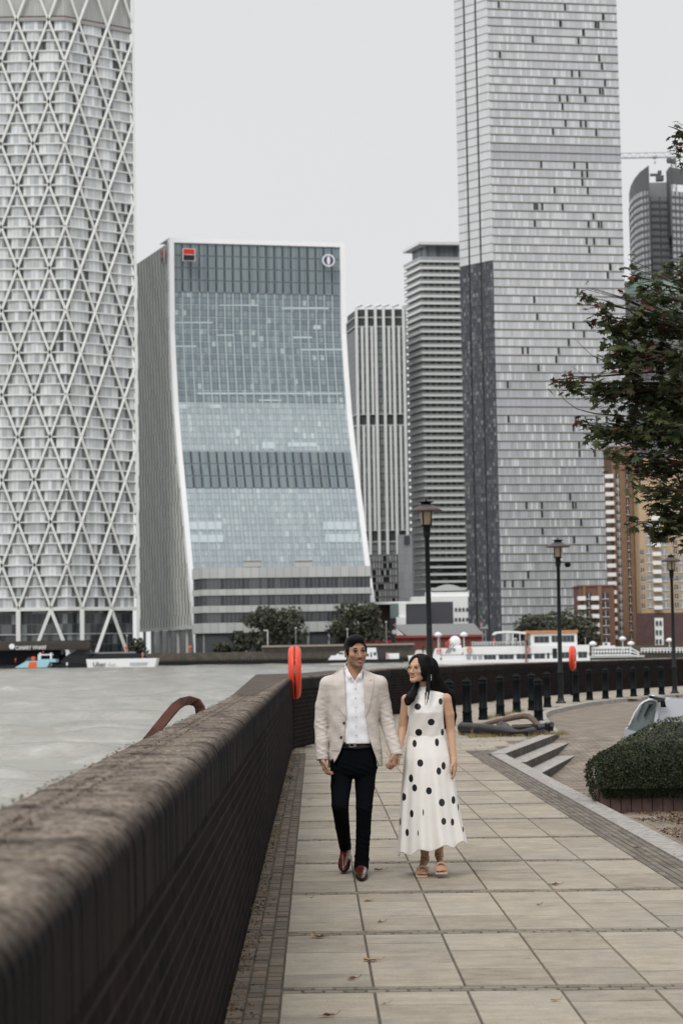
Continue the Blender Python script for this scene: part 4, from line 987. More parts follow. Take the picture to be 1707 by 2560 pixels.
bx(mb, 905, 978, 1602, 1606, 552, 4); mb.build('roof', mat('crimson canopy', (.32, .035, .045), .5), rc); mb = MB(); bx(mb, 907, 976, 1606, 1611, 552.6, 3); mb.build('dark_window_strip', dark_clad, rc); mb = MB(); bx(mb, 905, 978, 1611, 1615, 552, 4); mb.build('skirt', mat('crimson canopy', (.3, .04, .04)), rc)
for i in range(5): mb = MB(); p = at(908 + i * 16.8, 1614, 552.3); mb.bar((p.x, 553, GZ), (p.x, 553, p.z + .5), .25); mb.build('post', grey_clad, rc)
# quayside lamps
for i, (x, yt, yb, lb) in enumerate(((669, 1577, 1625, 'pale quayside lamp post left of the orange ring'), (739, 1571, 1625, 'slim grey quayside lamp post directly above the orange ring'), (868, 1574, 1625, 'slim quayside lamp post rising behind the man'), (965, 1556, 1622, 'tall dark quayside lamp post right of the man with a white head'), (318, 1590, 1640, 'short quayside lamp post between the diagrid tower and the office tower'))):
    p = at(x, yt, 543.5); o = thing('quayside_lamp', (p.x, 543.5, GZ), lb, 'lamp post', 'lamp posts along the far quay'); mb = MB(); mb.bar((p.x, 543.5, GZ), (p.x, 543.5, p.z), .32 if i == 0 else .2); mb.build('pole', pale_clad if i in (0, 2) else grey_clad, o)
    mb = MB(); mb.box((p.x - (.5 if i == 0 else 0), 543.5, p.z + .15), (1.3 if i == 0 else .6, .5, .35)); mb.build('lamp_head', pale_clad, o)
# far trees: limbs plus clouds of small leaf clumps
leaf_far = None
def _leaf_mat(name, cols, rough=.6, tr=0):
    t = NT(name); a = t.n('Attribute', attribute_name='tint'); c = t.ramp(a.outputs['Fac'], [(i / (len(cols) - 1), c_) for i, c_ in enumerate(cols)]); t.set(c, rough, .3)
    return t.m
far_leaf = _leaf_mat('dull green foliage', [(.036, .040, .028), (.054, .060, .040), (.074, .078, .050), (.09, .085, .056)])
bark_far = mat('far bark', (.05, .042, .035), .9)
def far_tree(xc, yc, rx, ry, Y, label, n=2600, seed=1, name='quayside_tree'):
    r = np.random.default_rng(seed); c = at(xc, yc, Y); RX, RZ = rx * Y / FPX, ry * Y / FPX
    o = thing(name, (c.x, Y, GZ), label, 'tree', 'trees along the far quay'); V = []; F = []; T_ = []
    nc = 34; ang = r.uniform(0, 2 * np.pi, nc); h = r.uniform(-1, 1, nc); rr = np.sqrt(1 - h * h * .8) * r.uniform(.45, .95, nc)
    for i in range(nc):
        q = Vector((c.x + RX * rr[i] * math.cos(ang[i]), Y + RX * .8 * rr[i] * math.sin(ang[i]), c.z + RZ * h[i] * .85)); s = RX * r.uniform(.30, .50)
        for _ in range(n // nc):
            d = r.normal(0, 1, 3); d /= np.linalg.norm(d); d *= s * r.uniform(.5, 1.0) ** .5; p = np.array(q) + d * (1, 1, .8); u = r.normal(0, 1, 3); u /= np.linalg.norm(u); w = np.cross(u, r.normal(0, 1, 3)); w /= np.linalg.norm(w); k = r.uniform(.25, .55)
            if p[2] < GZ + .2: p[2] = GZ + .3
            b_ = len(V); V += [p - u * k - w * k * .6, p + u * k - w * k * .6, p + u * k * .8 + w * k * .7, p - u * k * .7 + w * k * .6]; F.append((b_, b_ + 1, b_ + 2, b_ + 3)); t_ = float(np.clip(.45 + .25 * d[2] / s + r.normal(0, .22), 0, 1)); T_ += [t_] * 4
    numpy_obj('crown', V, F, far_leaf, o, smooth=False, attr=T_)
    mb = MB(); mb.tube([(c.x, Y, GZ), (c.x, Y, c.z - RZ * .3), (c.x + .4, Y, c.z + RZ * .3)], [.45, .32, .15], 7)
    for i in range(6): a = i * 1.05; mb.tube([(c.x, Y, c.z - RZ * .4), (c.x + RX * .5 * math.cos(a), Y + RX * .5 * math.sin(a), c.z + RZ * .3)], [.2, .08], 5)
    mb.build('trunk', bark_far, o)
far_tree(687, 1572, 70, 52, 556, 'broad dark green tree on the far quay between two lamp posts', 4200, 3)
far_tree(897, 1568, 66, 54, 556, 'rounded green tree on the far quay behind the man', 4200, 4)
far_tree(1395, 1580, 92, 42, 570, 'wide dark green tree behind the stern of the white ferry', 4600, 5)
far_tree(1325, 1584, 34, 34, 572, 'smaller green tree at the left of the wide tree behind the ferry', 1800, 6)
far_tree(556, 1622, 20, 14, 552, 'low green shrub left of the broad quayside tree', 1000, 7, 'quayside_shrub')
far_tree(345, 1622, 22, 24, 552, 'small dark shrub at the foot of the diagrid tower corner', 800, 8, 'quayside_shrub')
far_tree(600, 1604, 24, 24, 553, 'small bushy tree touching the left side of the broad quayside tree', 1200, 9, 'quayside_shrub')
# ================================================================== STREET FURNITURE
rng = random.Random(5)
iron = mat('black painted iron', (.004, .006, .0075), .55, spec=.10, var=.2, vs=6, bump=.15, bs=40, bd=.002)
# ---- bollards
def bollard(label):
    o = thing('bollard', (0, 0, 0), label, 'bollard', 'black iron bollards along the kerb')
    mb = MB(); mb.lathe((0, 0, 0), [(.125, -.08), (.125, .05), (.112, .07), (.106, .25), (.118, .262), (.118, .29), (.104, .30), (.094, .86), (.104, .875), (.104, .905), (.093, .915), (.092, .965)], 18)
    mb.build('shaft', iron, o)
    mb = MB(); mb.lathe((0, 0, 0), [(.115, .965), (.118, .985), (.085, 1.01), (.045, 1.025), (.04, 1.04), (.028, 1.058), (.005, 1.065)], 18); mb.build('cap', iron, o)
    return o
BOL = [(2.36, 41.85), (2.83, 42.88), (3.39, 45.44), (4.01, 47.8), (4.69, 50.56), (5.27, 52.12), (5.99, 54.76), (7.52, 60.16), (8.23, 62.19), (8.93, 63.4), (9.64, 64.93), (10.31, 66.05), (10.98, 67.23), (11.67, 68.15), (13.9, 71.2), (4.60, 44.06)]
nums = ['half hidden behind the woman', 'second from the left, beside the woman', 'third from the left in the kerb row', 'fourth from the left in the kerb row', 'fifth from the left in the kerb row', 'sixth from the left, just left of the nearer bollard', 'seventh from the left, just right of the nearer bollard', 'directly under the far orange ring', 'first to the right of the far orange ring', 'second to the right of the far orange ring', 'third to the right of the far orange ring', 'fourth to the right of the far orange ring', 'fifth to the right of the far orange ring', 'last before the far right lamp post', 'at the very right edge past the last lamp']
b0 = None
for i, (x, y) in enumerate(BOL):
    lb = 'black iron bollard ' + (nums[i] if i < len(nums) else 'standing alone nearer the camera beside the old anchor')
    if b0 is None: o = b0 = bollard(lb)
    else: o = copy_tree(b0); o['label'] = lb
    o.location = (x, y, 0 if i < 15 else -.03); o.rotation_euler = (R(rng.uniform(-.8, .8)), R(rng.uniform(-.8, .8)), rng.uniform(0, 6))
# ---- lamp posts
def chipped():
    t = NT('chipped black paint'); v = t.coord('Object', (1, 1, .5)); n1 = t.noise(v, 3.1, 6, .7); n2 = t.noise(v, 17, 5, .7)
    f = t.math('ADD', t.math('MULTIPLY', n1, .7), t.math('MULTIPLY', n2, .3)); m = t.ramp(f, [(.60, (0, 0, 0)), (.625, (1, 1, 1))])
    return t.set(t.mix(m, (.005, .008, .009), (.30, .27, .26)), .5, .25)
chip = chipped(); amber = mat('dusty lamp glass', (.33, .27, .17), .25, spec=.5, var=.25, vs=6)
shade_m = mat('lamp shade metal', (.085, .068, .066), .5, var=.12, vs=5)
def lamp(label, H=5.28):
    o = thing('street_lamp', (0, 0, 0), label, 'street lamp', 'black promenade lamps'); h = H - 5.28
    mb = MB(); mb.lathe((0, 0, 0), [(.17, -.05), (.17, .03), (.12, .07), (.095, .2), (.085, .9), (.085, .92), (.098, .94), (.098, .99), (.075, 1.02), (.062, 2.8 + h), (.056, 4.35 + h), (.075, 4.37 + h), (.088, 4.45 + h), (.088, 4.63 + h), (.135, 4.635 + h), (.135, 4.665 + h)], 16); mb.build('post', chip, o)
    mb = MB(); mb.lathe((0, 0, 0), [(.115, 4.667 + h), (.135, 4.80 + h), (.142, 4.985 + h)], 16); gl = mb.build('lantern_glass', amber, o)
    mb = MB(); mb.lathe((0, 0, 0), [(.03, 4.665 + h), (.03, 5.0 + h)], 8)
    for k in range(4): a = k * math.pi / 2 + .5; mb.bar((.137 * math.cos(a), .137 * math.sin(a), 4.66 + h), (.147 * math.cos(a), .147 * math.sin(a), 4.99 + h), .022)
    mb.build('lantern_frame', iron, gl)
    mb = MB(); mb.lathe((0, 0, 0), [(.10, 4.975 + h), (.385, 4.98 + h), (.39, 4.995 + h), (.30, 5.055 + h), (.18, 5.115 + h), (.13, 5.14 + h)], 28); mb.build('shade', shade_m, o)
    mb = MB(); mb.lathe((0, 0, 0), [(.118, 5.135 + h), (.118, 5.185 + h), (.18, 5.20 + h), (.18, 5.212 + h), (.05, 5.225 + h), (.02, 5.235 + h), (.015, 5.29 + h)], 20); mb.build('top_vent', iron, o)
    return o
l1 = lamp('black lamp post with chipped paint rising behind the woman, nearest of the three'); l1.location = (2.02, 43.27, 0); l1.rotation_euler = (0, R(-.3), .4)
for (x, y), lb in (((6.88, 58.96), 'black lamp post with a small floodlight, standing among the bollards in front of the ferry'), ((12.42, 69.63), 'farthest black lamp post, near the right edge in front of the beige flats')):
    o = copy_tree(l1); o['label'] = lb; o.location = (x, y, 0); o.rotation_euler = (0, R(.35), 2.1 if x < 9 else 1)
    if x < 9: o2 = o
fl = MB(); fl.bar((0, 0, 4.55), (.22, .02, 4.48), .03); fl.lathe((.30, -.02, 4.42), [(.02, -.10), (.085, -.05), (.09, .05), (.05, .09)], 12, axis=(Vector((0, 0, 1)), Vector((.5, .87, 0)), Vector((.87, -.5, 0)))); fl.build('side_floodlight', iron, o2, local=True)
o2.rotation_euler = (0, R(.35), 0)
# ---- life ring stations
red_pl = mat('orange red plastic', (.70, .055, .022), .42, spec=.5, var=.06, vs=3, bump=.05, bs=60)
ring_m = mat('life ring orange', (.75, .13, .05), .6); rwhite = mat('ring tape', (.75, .73, .70), .6)
def ring_station(label):
    o = thing('life_ring_station', (0, 0, 0), label, 'life ring', 'orange life ring housings on posts')
    mb = MB(); mb.bar((0, 0, -.05), (0, 0, 1.34), .085, .085); mb.build('post', iron, o)
    ax = (Vector((0, 1, 0)), Vector((0, 0, 1)), Vector((1, 0, 0)))
    for s in (-1, 1):
        mb = MB(); pr = []
        for k in range(9):
            a = math.pi / 2 * k / 8; pr.append((.475 - .085 * (1 - math.cos(a)) ** .9 - .0, s * (.012 + .10 * math.sin(a))))
        pr = [(.02, s * .012)] + pr
        if s > 0: pr += [(.30, s * .095), (.26, s * .05), (.02, s * .05)]      # recess for the ring on the open side
        else: pr += [(.20, s * .112), (.02, s * .105)]
        # taller than wide: the lower end tapers a little
        mb.lathe((.07, 0, 1.345), pr, 40, axis=ax)
        V = []
        for x, y, z in mb.v:
            t_ = max(0, (1.345 - z) / .475); V.append((.07 + (x - .07) * (1 - .22 * t_ ** 3), y, z))
        mb.v = V; mb.build('housing_half', red_pl, o)
    mb = MB(); n = 28; m = 10; V = []; F = []
    for i in range(n):
        a = 2 * math.pi * i / n
        for j in range(m):
            b_ = 2 * math.pi * j / m; rr = .245 + .055 * math.cos(b_); V.append((.115 + .045 * math.sin(b_), rr * math.cos(a), 1.36 + rr * math.sin(a)))
    for i in range(n):
        for j in range(m): F.append((i * m + j, ((i + 1) % n) * m + j, ((i + 1) % n) * m + (j + 1) % m, i * m + (j + 1) % m))
    mb.mesh(V, F, 0, True); rg = mb.build('life_ring', ring_m, o)
    mb = MB()
    for k in range(4):
        a = k * math.pi / 2 + .78; c = Vector((.115, .245 * math.cos(a), 1.36 + .245 * math.sin(a))); t_ = Vector((0, -math.sin(a), math.cos(a)))
        mb.tube([c - t_ * .03, c + t_ * .03], .060, 12)
    mb.build('ring_tape', rwhite, rg)
    return o
p = gnd(730, 1873); rs = ring_station('orange red life ring housing on a black post at the end of the near wall'); rs.location = (p.x, p.y, 0); rs.rotation_euler = (0, 0, R(1))
r2 = copy_tree(rs); r2['label'] = 'farther orange red life ring housing on the curved wall behind the middle of the bollards'; p = at(1428, 1737, 69.2); r2.location = (p.x, 69.2, .03); r2.rotation_euler = (0, 0, R(-11))
# ---- rusty hoop on the river side of the wall
hp = thing('ladder_hoop', (-1.2, 13.5, 0), 'rusty brown steel hoop of a river ladder standing up beyond the near wall', 'ladder hoop'); YH = 13.5
pts = [at(x, y, YH + dy) for x, y, dy in ((362, 1862, 0), (392, 1824, 0), (420, 1789, .05), (440, 1766, .08), (456, 1755, .1), (474, 1751, .14), (492, 1756, .2), (500, 1768, .22), (503, 1790, .25))]
mb = MB()
def flat_bar(mb, pts, w, h, up):
    pts = [Vector(p) for p in pts]; V = []; F = []
    for i, p in enumerate(pts):
        d = (pts[min(i + 1, len(pts) - 1)] - pts[max(i - 1, 0)]).normalized(); s_ = Vector(up).normalized(); n_ = d.cross(s_).normalized()
        for a, b_ in ((-1, -1), (1, -1), (1, 1), (-1, 1)): V.append(p + n_ * (a * w / 2) + s_ * (b_ * h / 2))
    for i in range(len(pts) - 1):
        for k in range(4): F.append((i * 4 + k, i * 4 + (k + 1) % 4, i * 4 + 4 + (k + 1) % 4, i * 4 + 4 + k))
    mb.mesh(V, F); mb.mesh(V[:4], [(3, 2, 1, 0)]); mb.mesh(V[-4:], [(0, 1, 2, 3)])
flat_bar(mb, pts, .066, .06, (.1, 1, 0)); q = pts[0]; mb.bar(q, (q.x, q.y, -.6), .045, .05); q = pts[-1]; mb.bar(q, (q.x, q.y, -.6), .045, .05)
mb.build('hoop_bar', mat('rusty steel', (.115, .048, .036), .7, var=.2, vs=10, bump=.3, bs=50, col2=(.07, .034, .03)), hp)
# ---- old anchor lying on the slabs
def AA(x, y, Y): return at(1110 + x / 5.227, 1780 + y / 5.227, Y)
an = thing('old_anchor', (4.2, 36.6, 0), 'old black iron ship anchor lying on the paving beside the steps', 'anchor')
iron2 = mat('old black iron', (.016, .015, .016), .5, spec=.5, var=.3, vs=7, bump=.4, bs=25, col2=(.05, .03, .026), c2=(.55, .62)); iron3 = mat('worn brown iron', (.12, .085, .068), .6, var=.2, vs=6, bump=.3, bs=25)
mb = MB(); mb.tube([AA(225, 205, 37.2), AA(500, 225, 36.6), AA(760, 250, 36.2), AA(985, 262, 36.0)], [.105, .115, .10, .035], 12); mb.build('shank', iron2, an)
mb = MB(); mb.tube([AA(235, 200, 37.25), AA(205, 198, 37.25)], [.125, .11], 12); mb.bar(AA(365, 220, 36.7), AA(365, 312, 36.7), .05); mb.build('shank_head', iron3, an)
mb = MB(); mb.tube([AA(380, 195, 37.6), AA(600, 140, 37.6), AA(760, 105, 37.6), AA(930, 68, 37.5), AA(1040, 52, 37.4), AA(1110, 62, 37.3), AA(1165, 105, 37.2), AA(1200, 150, 37.1), AA(1220, 215, 37.0)], [.03, .045, .055, .06, .06, .06, .06, .06, .065], 10); mb.build('curved_arm', iron3, an)
mb = MB(); mb.tube([AA(880, 200, 37.4), AA(1210, 195, 37.3)], [.055, .07], 10); mb.build('stock_bar', iron2, an)
mb = MB(); q = [AA(680, 150, 36.9), AA(740, 115, 36.9), AA(830, 150, 36.7), AA(900, 210, 36.5), AA(945, 262, 36.3), AA(880, 322, 36.2), AA(700, 322, 36.2), AA(660, 240, 36.6)]
c = sum(q, Vector()) / 8; mb.mesh(q + [c + Vector((0, -.10, .03)), c + Vector((0, .10, 0))], [(i, (i + 1) % 8, 8) for i in range(8)] + [((i + 1) % 8, i, 9) for i in range(8)]); mb.build('fluke', iron2, an)
mb = MB(); c = AA(1250, 225, 36.9); mb.box(c, (.26, .22, .20), 0, rz=.3, top=(.8, .8)); mb.tube([c + Vector((-.05, -.1, .03)), c + Vector((.19, -.12, .06))], [.085, .075], 10); mb.tube([c + Vector((.18, -.13, .06)), c + Vector((.25, -.13, .05))], [.11, .10], 6, smooth=False); mb.tube([c + Vector((.0, -.28, -.10)), c + Vector((.02, .3, -.04))], [.09, .10], 9); mb.ell(c + Vector((.05, -.2, -.08)), (.13, .1, .09)); mb.tube([c + Vector((.12, -.2, .13)), c + Vector((.14, -.1, -.15))], [.05, .06], 7); mb.tube([AA(970, 262, 36.0), AA(1160, 255, 36.5)], [.03, .09], 8); mb.build('crown_block', iron2, an)
# ---- planter, hedge
hd = thing('box_hedge', (3.2, 20.4, -.05), 'clipped dark green box hedge in a brown brick planter at the right', 'hedge')
PL = [Vector((2.74, 20.12, 0)), Vector((9.5, 19.7, 0))]; PD_ = [Vector((2.74, 20.12, 0)), Vector((2.74, 20.12, 0)) + D * 17]
edge_b = mat('purple brown edging brick', (.13, .082, .072), .8, var=.2, vs=5, bump=.3, bs=50, col2=(.085, .055, .05)); mb = MB()
for A, B in (PL, PD_):
    L = (B - A).length; d = (B - A).normalized(); n = int(L / .112)
    for i in range(n):
        c = A + d * (i + .5) * .112; z0 = court_z(c.y) - .1; ht = .13 + rng.uniform(-.004, .004) ; zt = max(ht, court_z(c.y) + .13)
        mb.box((c.x, c.y + rng.uniform(-.003, .003), (z0 + zt) / 2), (.104, .10, zt - z0), 0, rz=math.atan2(d.y, d.x))
mb.build('brick_edging', edge_b, hd)
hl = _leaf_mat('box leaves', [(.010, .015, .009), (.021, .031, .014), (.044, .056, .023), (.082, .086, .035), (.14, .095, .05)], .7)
def hedge_mesh():
    r = np.random.default_rng(4)
    A = np.array([2.70, 19.98]); dx = np.array([1, -.06]); dy = np.array([.2313, .9729]); H = .64
    def surf(u, v, f):     # f 0 top, 1 front, 2 left side
        pass
    V = []; F = []; T_ = []; n1, n2 = 46000, 40000
    core = MB(); k = 16; Ht = lambda x, y: H + .05 * mnoise.noise(Vector((x * 1.1, y * .8, 0))) + .03 * mnoise.noise(Vector((x * 4, y * 3, 3)))
    def put(p, nrm, s):
        n = np.array(nrm) + r.normal(0, .75, 3); n /= np.linalg.norm(n); a = np.cross(n, r.normal(0, 1, 3)); a /= np.linalg.norm(a); b = np.cross(n, a); i0 = len(V)
        V.extend([p - a * s, p + b * s * .55, p + a * s, p - b * s * .55]); F.append((i0, i0 + 1, i0 + 2, i0 + 3))
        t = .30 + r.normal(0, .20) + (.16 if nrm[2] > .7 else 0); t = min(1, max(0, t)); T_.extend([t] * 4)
    def P(u, v, z): q = A + dx * u + dy * v; return np.array([q[0], q[1], z])
    R_ = .22   # rounded shoulder
    for i in range(n1):      # top
        u = r.uniform(0, 1) ** .8 * 5.5; v = r.uniform(0, 1) ** 1.3 * 15.5
        z = Ht(u, v) - .11 * max(0, 1 - u / .6) ** 2 - (R_ - math.sqrt(max(0, R_ * R_ - max(0, R_ - min(u, v)) ** 2))) * .8
        lump = .03 * mnoise.noise(Vector((u * 6, v * 5, 7))); put(P(u, v, z + lump + r.normal(0, .012)), (0, 0, 1), r.uniform(.010, .018) * (1 + v * .03))
    for i in range(n2):      # front
        u = r.uniform(0, 1) * 4.2; z = r.uniform(.05, H); bulge = .10 * math.sin(math.pi * min(1, (z + .05) / .9)); e = max(0, z - (H - R_)); off = R_ - math.sqrt(max(0, R_ * R_ - e * e)) if e > 0 else 0
        ec = max(0, .3 - u); cu = ec * ec * .9; z = z * (1 - .16 * max(0, 1 - u / .6) ** 2)
        lump = .05 * mnoise.noise(Vector((u * 5, z * 6, 1))); put(P(u, -bulge + off + cu + lump * .7 + r.normal(0, .012) + (0.10 if z < .16 else 0), z), (0, -1, .2), r.uniform(.010, .018))
    for i in range(15000):    # left side
        v = r.uniform(0, 1) ** 1.3 * 15; z = r.uniform(.03, H); bulge = .12 * math.sin(math.pi * min(1, (z + .05) / .9)); e = max(0, z - (H - R_)); off = R_ - math.sqrt(max(0, R_ * R_ - e * e)) if e > 0 else 0
        lump = .05 * mnoise.noise(Vector((v * 5, z * 6, 5))); z = z * .84; put(P(-bulge + off + lump * .7 + r.normal(0, .012), v, z), (-1, 0, .2), r.uniform(.010, .018) * (1 + v * .03))
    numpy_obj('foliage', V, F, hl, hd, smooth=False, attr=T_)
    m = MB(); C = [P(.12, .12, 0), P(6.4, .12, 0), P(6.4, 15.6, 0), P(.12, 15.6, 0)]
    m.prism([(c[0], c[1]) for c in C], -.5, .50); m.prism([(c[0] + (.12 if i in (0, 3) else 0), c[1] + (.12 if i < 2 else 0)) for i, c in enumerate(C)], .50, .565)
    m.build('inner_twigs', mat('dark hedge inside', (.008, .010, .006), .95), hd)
hedge_mesh()
# ---- car behind the hedge
def CB(x, y, Y=27.5): return at(1540 + x / 9.389, 1700 + y / 9.389, Y)
car = thing('parked_car', (6.0, 27.8, -.35), 'white car parked behind the hedge, only its windscreen and mirror showing', 'car')
cw = mat('white car paint', (.62, .64, .68), .25, spec=.6, var=.02, coat=.5); cg = mat('car glass', (.17, .20, .205), .12, spec=.7, var=.25, vs=5); cbk = mat('car black trim', (.010, .013, .015), .4); cch = mat('worn chrome', (.30, .30, .29), .25, metal=.7, var=.3, vs=8)
def slab(mb, q, th, mi=0, d=(0, 1, 0)):
    q = [Vector(p) for p in q]; n = len(q); d = Vector(d) * th; V = q + [p + d for p in q]
    mb.mesh(V, [tuple(range(n)), tuple(range(2 * n - 1, n - 1, -1))] + [(i, (i + 1) % n, n + (i + 1) % n, n + i) for i in range(n)][::1], mi)
mb = MB(); q = [CB(330, 1010), CB(640, 520), CB(770, 465), CB(930, 470), CB(905, 760), CB(860, 1050), CB(600, 1250), CB(250, 1150)]; slab(mb, q, .03, d=(.35, .9, 0)); ws = mb.build('windscreen', cg, car)
mb = MB(); mb.bar(CB(790, 560, 27.47), CB(655, 850, 27.47), .022); mb.bar(CB(850, 560, 27.47), CB(770, 660, 27.47), .018); mb.bar(CB(640, 560, 27.47), CB(480, 930, 27.47), .01); mb.build('wiper', cbk, ws)
mb = MB(); mb.tube([CB(300, 1060), CB(420, 790), CB(560, 580), CB(650, 510), CB(770, 462), CB(900, 462), CB(975, 520), CB(985, 620), CB(960, 780), CB(930, 1000)], [.012, .013, .015, .016, .02, .032, .036, .034, .034, .034], 8); mb.build('screen_frame', cw, car)
mb = MB(); q = [CB(1010, 480), CB(1130, 470), CB(1165, 640), CB(1080, 640), CB(1000, 620)]; slab(mb, q, .3); mb.build('quarter_window', cbk, car)
mb = MB(); mb.ell(CB(950, 400, 27.35), (.135, .07, .045), ax=(Vector((1, 0, -.22)).normalized(), Vector((0, 1, 0)), Vector((.22, 0, 1)).normalized())); mr_ = mb.build('mirror', cch, car)
mb = MB(); mb.box(CB(825, 405, 27.28), (.07, .03, .038)); mb.bar(CB(950, 430, 27.4), CB(1010, 500, 27.45), .03); mb.build('mirror_arm', cbk, mr_)
mb = MB(); q = [CB(1140, 480), CB(1200, 440), CB(1600, 455), CB(2600, 520), CB(3200, 760), CB(3300, 1500), CB(500, 1500), CB(560, 1220), CB(930, 1100), CB(1010, 640), CB(1100, 640)]; slab(mb, q, 1.5); mb.build('body', cw, car)
for x in (700, 2700):
    c = CB(x, 1500, 27.4); mb = MB(); c.z = court_z(27.5) + .31; mb.lathe(c, [(.05, -.1), (.31, -.1), (.32, 0), (.31, .1), (.05, .1)], 20, axis=(Vector((1, 0, 0)), Vector((0, 0, 1)), Vector((0, -1, 0)))); mb.build('wheel', cbk, car)
# ---- fallen leaves, grass tufts and litter
lf = [mat('dry leaf tan', (.36, .21, .11), .8), mat('dry leaf brown', (.20, .10, .05), .8), mat('dry leaf pale', (.45, .33, .21), .8)]
LP = [(795, 2345, 60, 0, 'tan curled leaf lying left of the middle of the path near the camera'), (880, 2450, 42, 1, 'thin orange brown leaf on the slab below the pale broken leaf'), (925, 2404, 58, 0, 'broken tan leaf on the second slab joint'), (818, 2543, 60, 1, 'rust brown leaf at the bottom edge of the path'), (918, 2255, 38, 0, 'tan leaf on the slabs just below the man'), (950, 2308, 26, 1, 'small dark leaf below the man'), (1383, 2214, 40, 1, 'brown leaf on the joint at the right of the path'), (960, 2511, 30, 2, 'pale leaf near the bottom of the path'), (944, 2177, 40, 0, 'curled leaf beside the front shoe of the man'), (773, 1999, 18, 0, 'small orange leaf on the slab left of the man'), (962, 2045, 20, 2, 'pale leaf between the couple'), (778, 2247, 14, 1, 'tiny dark leaf at the left of the path'), (1345, 2264, 18, 1, 'thin twig like leaf on the right slabs'), (1590, 2121, 22, 1, 'rust leaf on the grey border bricks'), (1385, 2504, 34, 0, 'straw coloured leaf stalk at the right bottom of the path'), (1068, 2506, 0, 1, '')]
def leaf_bm(w, seed):
    r = random.Random(seed); mb = MB(); n = 11; pts = []
    for i in range(n):
        a = 2 * math.pi * i / n; rr = w * (.5 if i % 2 else .36) * r.uniform(.75, 1.15); pts.append((rr * math.cos(a), rr * math.sin(a) * .5, abs(r.gauss(0, .07)) * w + .003 + .07 * w * abs(math.sin(a))))
    mb.mesh(pts + [(0, 0, .004)], [(i, (i + 1) % n, n) for i in range(n)]); mb.tube([(0, 0, .005), (w * .5, w * .1, .008), (w * .75, w * .3, .02)], .0018, 5); return mb
for i, (x, y, wpx, mi, lb) in enumerate(LP):
    if not wpx: continue
    p = gnd(x, y); w = wpx * p.y / FPX * .8; o = leaf_bm(w, i + 3).build('fallen_leaf', lf[mi]); tag(o, lb, 'leaf', 'dry leaves fallen on the path'); o.location = (p.x, p.y, .002); o.rotation_euler = (0, 0, rng.uniform(-.5, .5))
# gutter litter along the foot of the wall, moss and dry grass round the anchor
r = np.random.default_rng(9); V = []; F = []; T_ = []
def scatter(x, y, z, s, t, up=.2):
    n = np.array([r.normal(0, up), r.normal(0, up), 1]); n /= np.linalg.norm(n); a = np.cross(n, r.normal(0, 1, 3)); a /= np.linalg.norm(a); b = np.cross(n, a); i0 = len(V); p = np.array([x, y, z])
    V.extend([p - a * s, p + b * s * .5, p + a * s, p - b * s * .4]); F.append((i0, i0 + 1, i0 + 2, i0 + 3)); T_.extend([t] * 4)
for i in range(3600):
    v = 5.5 + 27 * r.uniform() ** 1.1; u = -.43 + abs(r.normal(0, .055)); cl = mnoise.noise(Vector((v * 1.3, 0, 0)))
    if cl < -.15 and r.uniform() < .7: continue
    p = PW(u, v); scatter(p.x, p.y, .004 + abs(r.normal(0, .004)), r.uniform(.004, .014), float(np.clip(.5 + r.normal(0, .3), 0, 1)), .5)
for i in range(1500):
    s = r.uniform(0, 1); p = Vector((3.2, 16.5, 0)).lerp(Vector((2.66, 27.5, 0)), s); x = p.x + abs(r.normal(0, .25)) + .02; scatter(x, p.y, court_z(p.y) + .006, r.uniform(.008, .026), float(np.clip(.35 + r.normal(0, .25), 0, 1)), .5)
for i in range(4200):
    y = r.uniform(13, 20.0); x = 2.85 + abs(r.normal(0, .55)) + (20 - y) * .02; 
    if mnoise.noise(Vector((x * 1.5, y * 1.1, 2))) > -.05: scatter(x, y, court_z(y) + .006, r.uniform(.008, .024), float(np.clip(.35 + r.normal(0, .25), 0, 1)), .5)
for i in range(500):
    p = PW(r.uniform(2.4, 3.0), r.uniform(12, 30)); scatter(p.x, p.y, .012, r.uniform(.005, .014), float(r.uniform(0, .8)), .4)
numpy_obj('leaf_litter', V, F, _leaf_mat('leaf litter', [(.05, .028, .016), (.12, .062, .03), (.21, .12, .06), (.16, .12, .07)], .9), smooth=False, attr=T_, kind='stuff')
V = []; F = []; T_ = []
for i in range(2600):
    k = r.integers(0, 4)
    if k < 2: x = r.uniform(2.4, 4.4); y = 36.3 + .35 * (x - 3) + r.normal(0, .25)
    elif k == 2: x = 2.3 + abs(r.normal(0, .4)); y = 37.6 + r.normal(0, .3)
    else: x = r.uniform(3.4, 5.0); y = 46 + (x - 3.4) * 4 + r.normal(0, .3) - .4
    h = r.uniform(.02, .09); a = r.uniform(0, 6.28); i0 = len(V); w = .006; dx_, dy_ = r.normal(0, .03), r.normal(0, .03)
    V += [(x - w * math.cos(a), y - w * math.sin(a), .0), (x + w * math.cos(a), y + w * math.sin(a), .0), (x + dx_, y + dy_, h), (x + dx_ - .002, y + dy_, h)]; F.append((i0, i0 + 1, i0 + 2, i0 + 3)); T_ += [float(r.uniform(0, 1))] * 4
numpy_obj('dry_grass', V, F, _leaf_mat('dry grass blades', [(.20, .15, .07), (.30, .23, .11), (.16, .15, .06)], .9), smooth=False, attr=T_, kind='stuff')
V = []; F = []; T_ = []; wd = []
